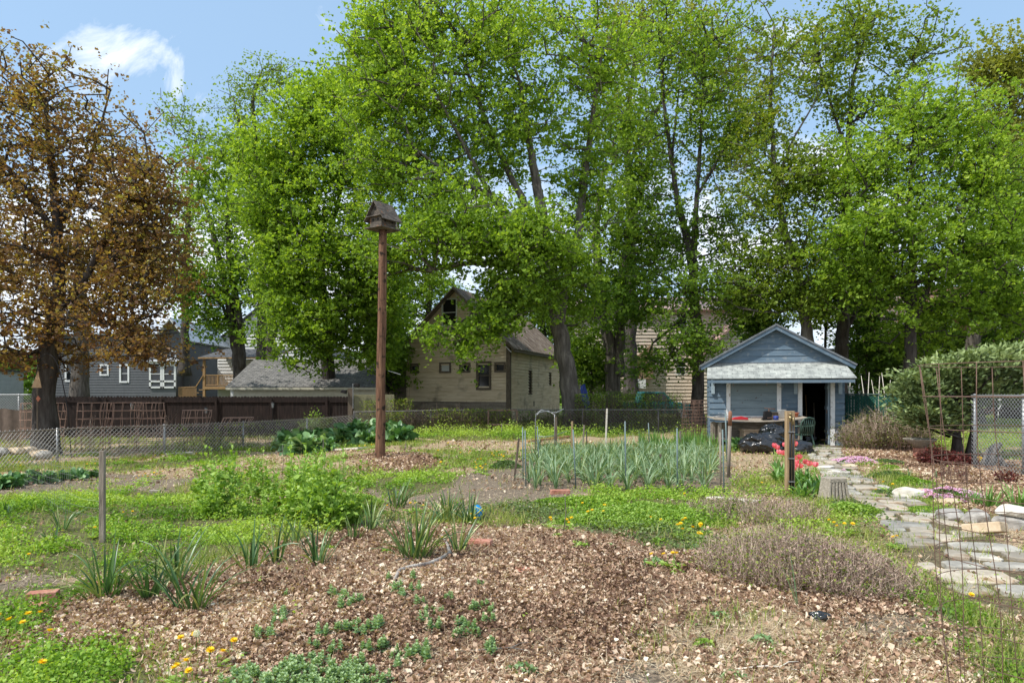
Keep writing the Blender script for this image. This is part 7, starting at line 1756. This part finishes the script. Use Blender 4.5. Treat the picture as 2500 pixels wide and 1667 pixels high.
# far utility pole
t = thing('utility_pole', 'thin distant utility pole between the grey and white houses', 'pole', tuple(P(491, 985, 60))); MB().tube([(0, 0, -.5), (0, 0, 7.3)], .13, 8).build('shaft', M['trim'], t); MB().box(-.9, .9, -.06, .06, 6.5, 6.65).build('crossarm', M['trim'], t)
# black plastic scrap
o = bag('plastic_scrap', 'small crumpled black plastic scrap on the bare soil', at(2000, 1512), .09, .06, .035, 31); o['category'] = 'plastic scrap'

# far hedgerow closing the horizon
rs = np.random.RandomState(8); n = 60000; X = rs.uniform(-150, 150, n); Y = 105+20*rs.rand(n); top = 6+5*fbm(X*.05, X*0+2, 3); Z = -1.4+top*rs.rand(n)**.8
V, Q = leaf_quads(rs, np.stack([X, Y, Z], -1), .9*(.5+rs.rand(n)), .5); stuff('distant_woods', npmesh('distant_woods', V, Q, rs.rand(n)), M['darkleaf'], 'distant wooded skyline beyond the houses', 'woods')
# ------------------------------------------------------------------ camera, sky, sun
cam = bpy.data.cameras.new('camera'); co = bpy.data.objects.new('camera', cam); COL.objects.link(co)
co.location = (0, 0, CH); co.rotation_euler = (R(90), 0, 0)
cam.sensor_width = 36; cam.lens = F/2500*36; cam.shift_y = (HZ-833.5)/2500; cam.clip_start = .05; cam.clip_end = 6000
scn.camera = co
sd = Vector((-.55, -.27, .80)).normalized()      # direction towards the sun
el = math.asin(sd.z); az = math.atan2(sd.x, sd.y)
sl = bpy.data.lights.new('sun', 'SUN'); sl.energy = 5.0; sl.angle = R(.53); sl.color = (1, .955, .88)
so = bpy.data.objects.new('sun', sl); COL.objects.link(so); so.rotation_euler = sd.to_track_quat('Z', 'Y').to_euler(); so.location = (0, 0, 30)
w = bpy.data.worlds.new('World'); scn.world = w; w.use_nodes = True; nt = w.node_tree; nt.nodes.clear(); N = nt.nodes; L = nt.links
out = N.new('ShaderNodeOutputWorld'); bg = N.new('ShaderNodeBackground'); bg.inputs['Strength'].default_value = .15
sky = N.new('ShaderNodeTexSky'); sky.sky_type = 'NISHITA'; sky.sun_disc = False; sky.sun_elevation = el; sky.sun_rotation = az; sky.air_density = 1; sky.dust_density = 1.2; sky.ozone_density = 1.2
tc = N.new('ShaderNodeTexCoord')
# cloud behind the camera, added for fill: direction projected on a high plane
sx = N.new('ShaderNodeSeparateXYZ'); L.new(tc.outputs['Generated'], sx.inputs[0])
def mth(op, a, b=None, c=None):
    n = N.new('ShaderNodeMath'); n.operation = op
    for i, v in enumerate((a, b, c)):
        if v is None: continue
        if isinstance(v, (int, float)): n.inputs[i].default_value = v
        else: L.new(v, n.inputs[i])
    return n.outputs[0]
zz = mth('ADD', mth('MAXIMUM', sx.outputs[2], 0), .18)
u = mth('DIVIDE', sx.outputs[0], zz); v = mth('DIVIDE', sx.outputs[1], zz)
cx = N.new('ShaderNodeCombineXYZ'); L.new(u, cx.inputs[0]); L.new(v, cx.inputs[1])
n1 = N.new('ShaderNodeTexNoise'); n1.inputs['Scale'].default_value = 1.7; n1.inputs['Detail'].default_value = 9; n1.inputs['Roughness'].default_value = .58; L.new(cx.outputs[0], n1.inputs['Vector'])
# one cloud of its own, left: gaussian around a direction
def blob(px, py, rx, ry, amp):
    d = Vector(((px-1250)/F, 1, -(py-HZ)/F)); 
    # use tangent-plane coordinates x/y and z/y of the direction
    a = mth('DIVIDE', mth('SUBTRACT', tx, d.x), rx/F); b = mth('DIVIDE', mth('SUBTRACT', tz, d.z), ry/F)
    q = mth('ADD', mth('MULTIPLY', a, a), mth('MULTIPLY', b, b)); return mth('MULTIPLY', mth('POWER', 2.718, mth('MULTIPLY', q, -1)), amp)
yy = mth('MAXIMUM', sx.outputs[1], .02); tx = mth('DIVIDE', sx.outputs[0], yy); tz = mth('DIVIDE', sx.outputs[2], yy)
n2 = N.new('ShaderNodeTexNoise'); n2.inputs['Scale'].default_value = 7; n2.inputs['Detail'].default_value = 10; n2.inputs['Roughness'].default_value = .62; n2.inputs['Distortion'].default_value = .9
c2 = N.new('ShaderNodeCombineXYZ'); L.new(tx, c2.inputs[0]); L.new(tz, c2.inputs[1]); L.new(c2.outputs[0], n2.inputs['Vector'])
bl = mth('ADD', blob(330, 145, 190, 95, .34), blob(400, 190, 80, 60, .12))
bl = mth('ADD', bl, blob(510, 232, 70, 30, .22)); bl = mth('ADD', bl, blob(640, 240, 70, 60, .25)); bl = mth('ADD', bl, blob(1930, 110, 170, 110, .45)); bl = mth('ADD', bl, blob(170, 560, 500, 240, .33)); bl = mth('ADD', bl, blob(1450, 560, 1500, 190, .36)); bl = mth('ADD', bl, blob(2050, 380, 120, 50, .35))
low = mth('MULTIPLY', mth('SUBTRACT', 1, mth('MINIMUM', mth('MULTIPLY', mth('MAXIMUM', sx.outputs[2], 0), 3.4), 1)), .5)
den = mth('ADD', mth('ADD', mth('ADD', mth('MULTIPLY', n2.outputs['Fac'], 1.9), -.45), bl), low)
back = mth('MULTIPLY', mth('LESS_THAN', sx.outputs[1], .02), mth('ADD', mth('MULTIPLY', n1.outputs['Fac'], 1.0), -.1))  # unseen cloud cover behind the camera, added to brighten the fill light
den = mth('ADD', den, back)
mr = N.new('ShaderNodeMapRange'); mr.inputs['From Min'].default_value = .72; mr.inputs['From Max'].default_value = 1.15; mr.clamp = True; L.new(den, mr.inputs[0])
cl = N.new('ShaderNodeMix'); cl.data_type = 'RGBA'; L.new(mr.outputs[0], cl.inputs[0])
hs = N.new('ShaderNodeMix'); hs.data_type = 'RGBA'; hs.inputs[0].default_value = .55; L.new(sky.outputs[0], hs.inputs[6]); hs.inputs[7].default_value = (3.8, 5.8, 8.2, 1)
L.new(hs.outputs[2], cl.inputs[6]); cl.inputs[7].default_value = (8.0, 8.4, 9.0, 1)
L.new(cl.outputs[2], bg.inputs['Color']); L.new(bg.outputs[0], out.inputs[0])
scn.view_settings.view_transform = 'Standard'; scn.view_settings.look = 'None'; scn.view_settings.exposure = 0
scn.cycles.max_bounces = 6; scn.cycles.diffuse_bounces = 3; scn.cycles.transmission_bounces = 4; scn.cycles.glossy_bounces = 2; scn.cycles.transparent_max_bounces = 4
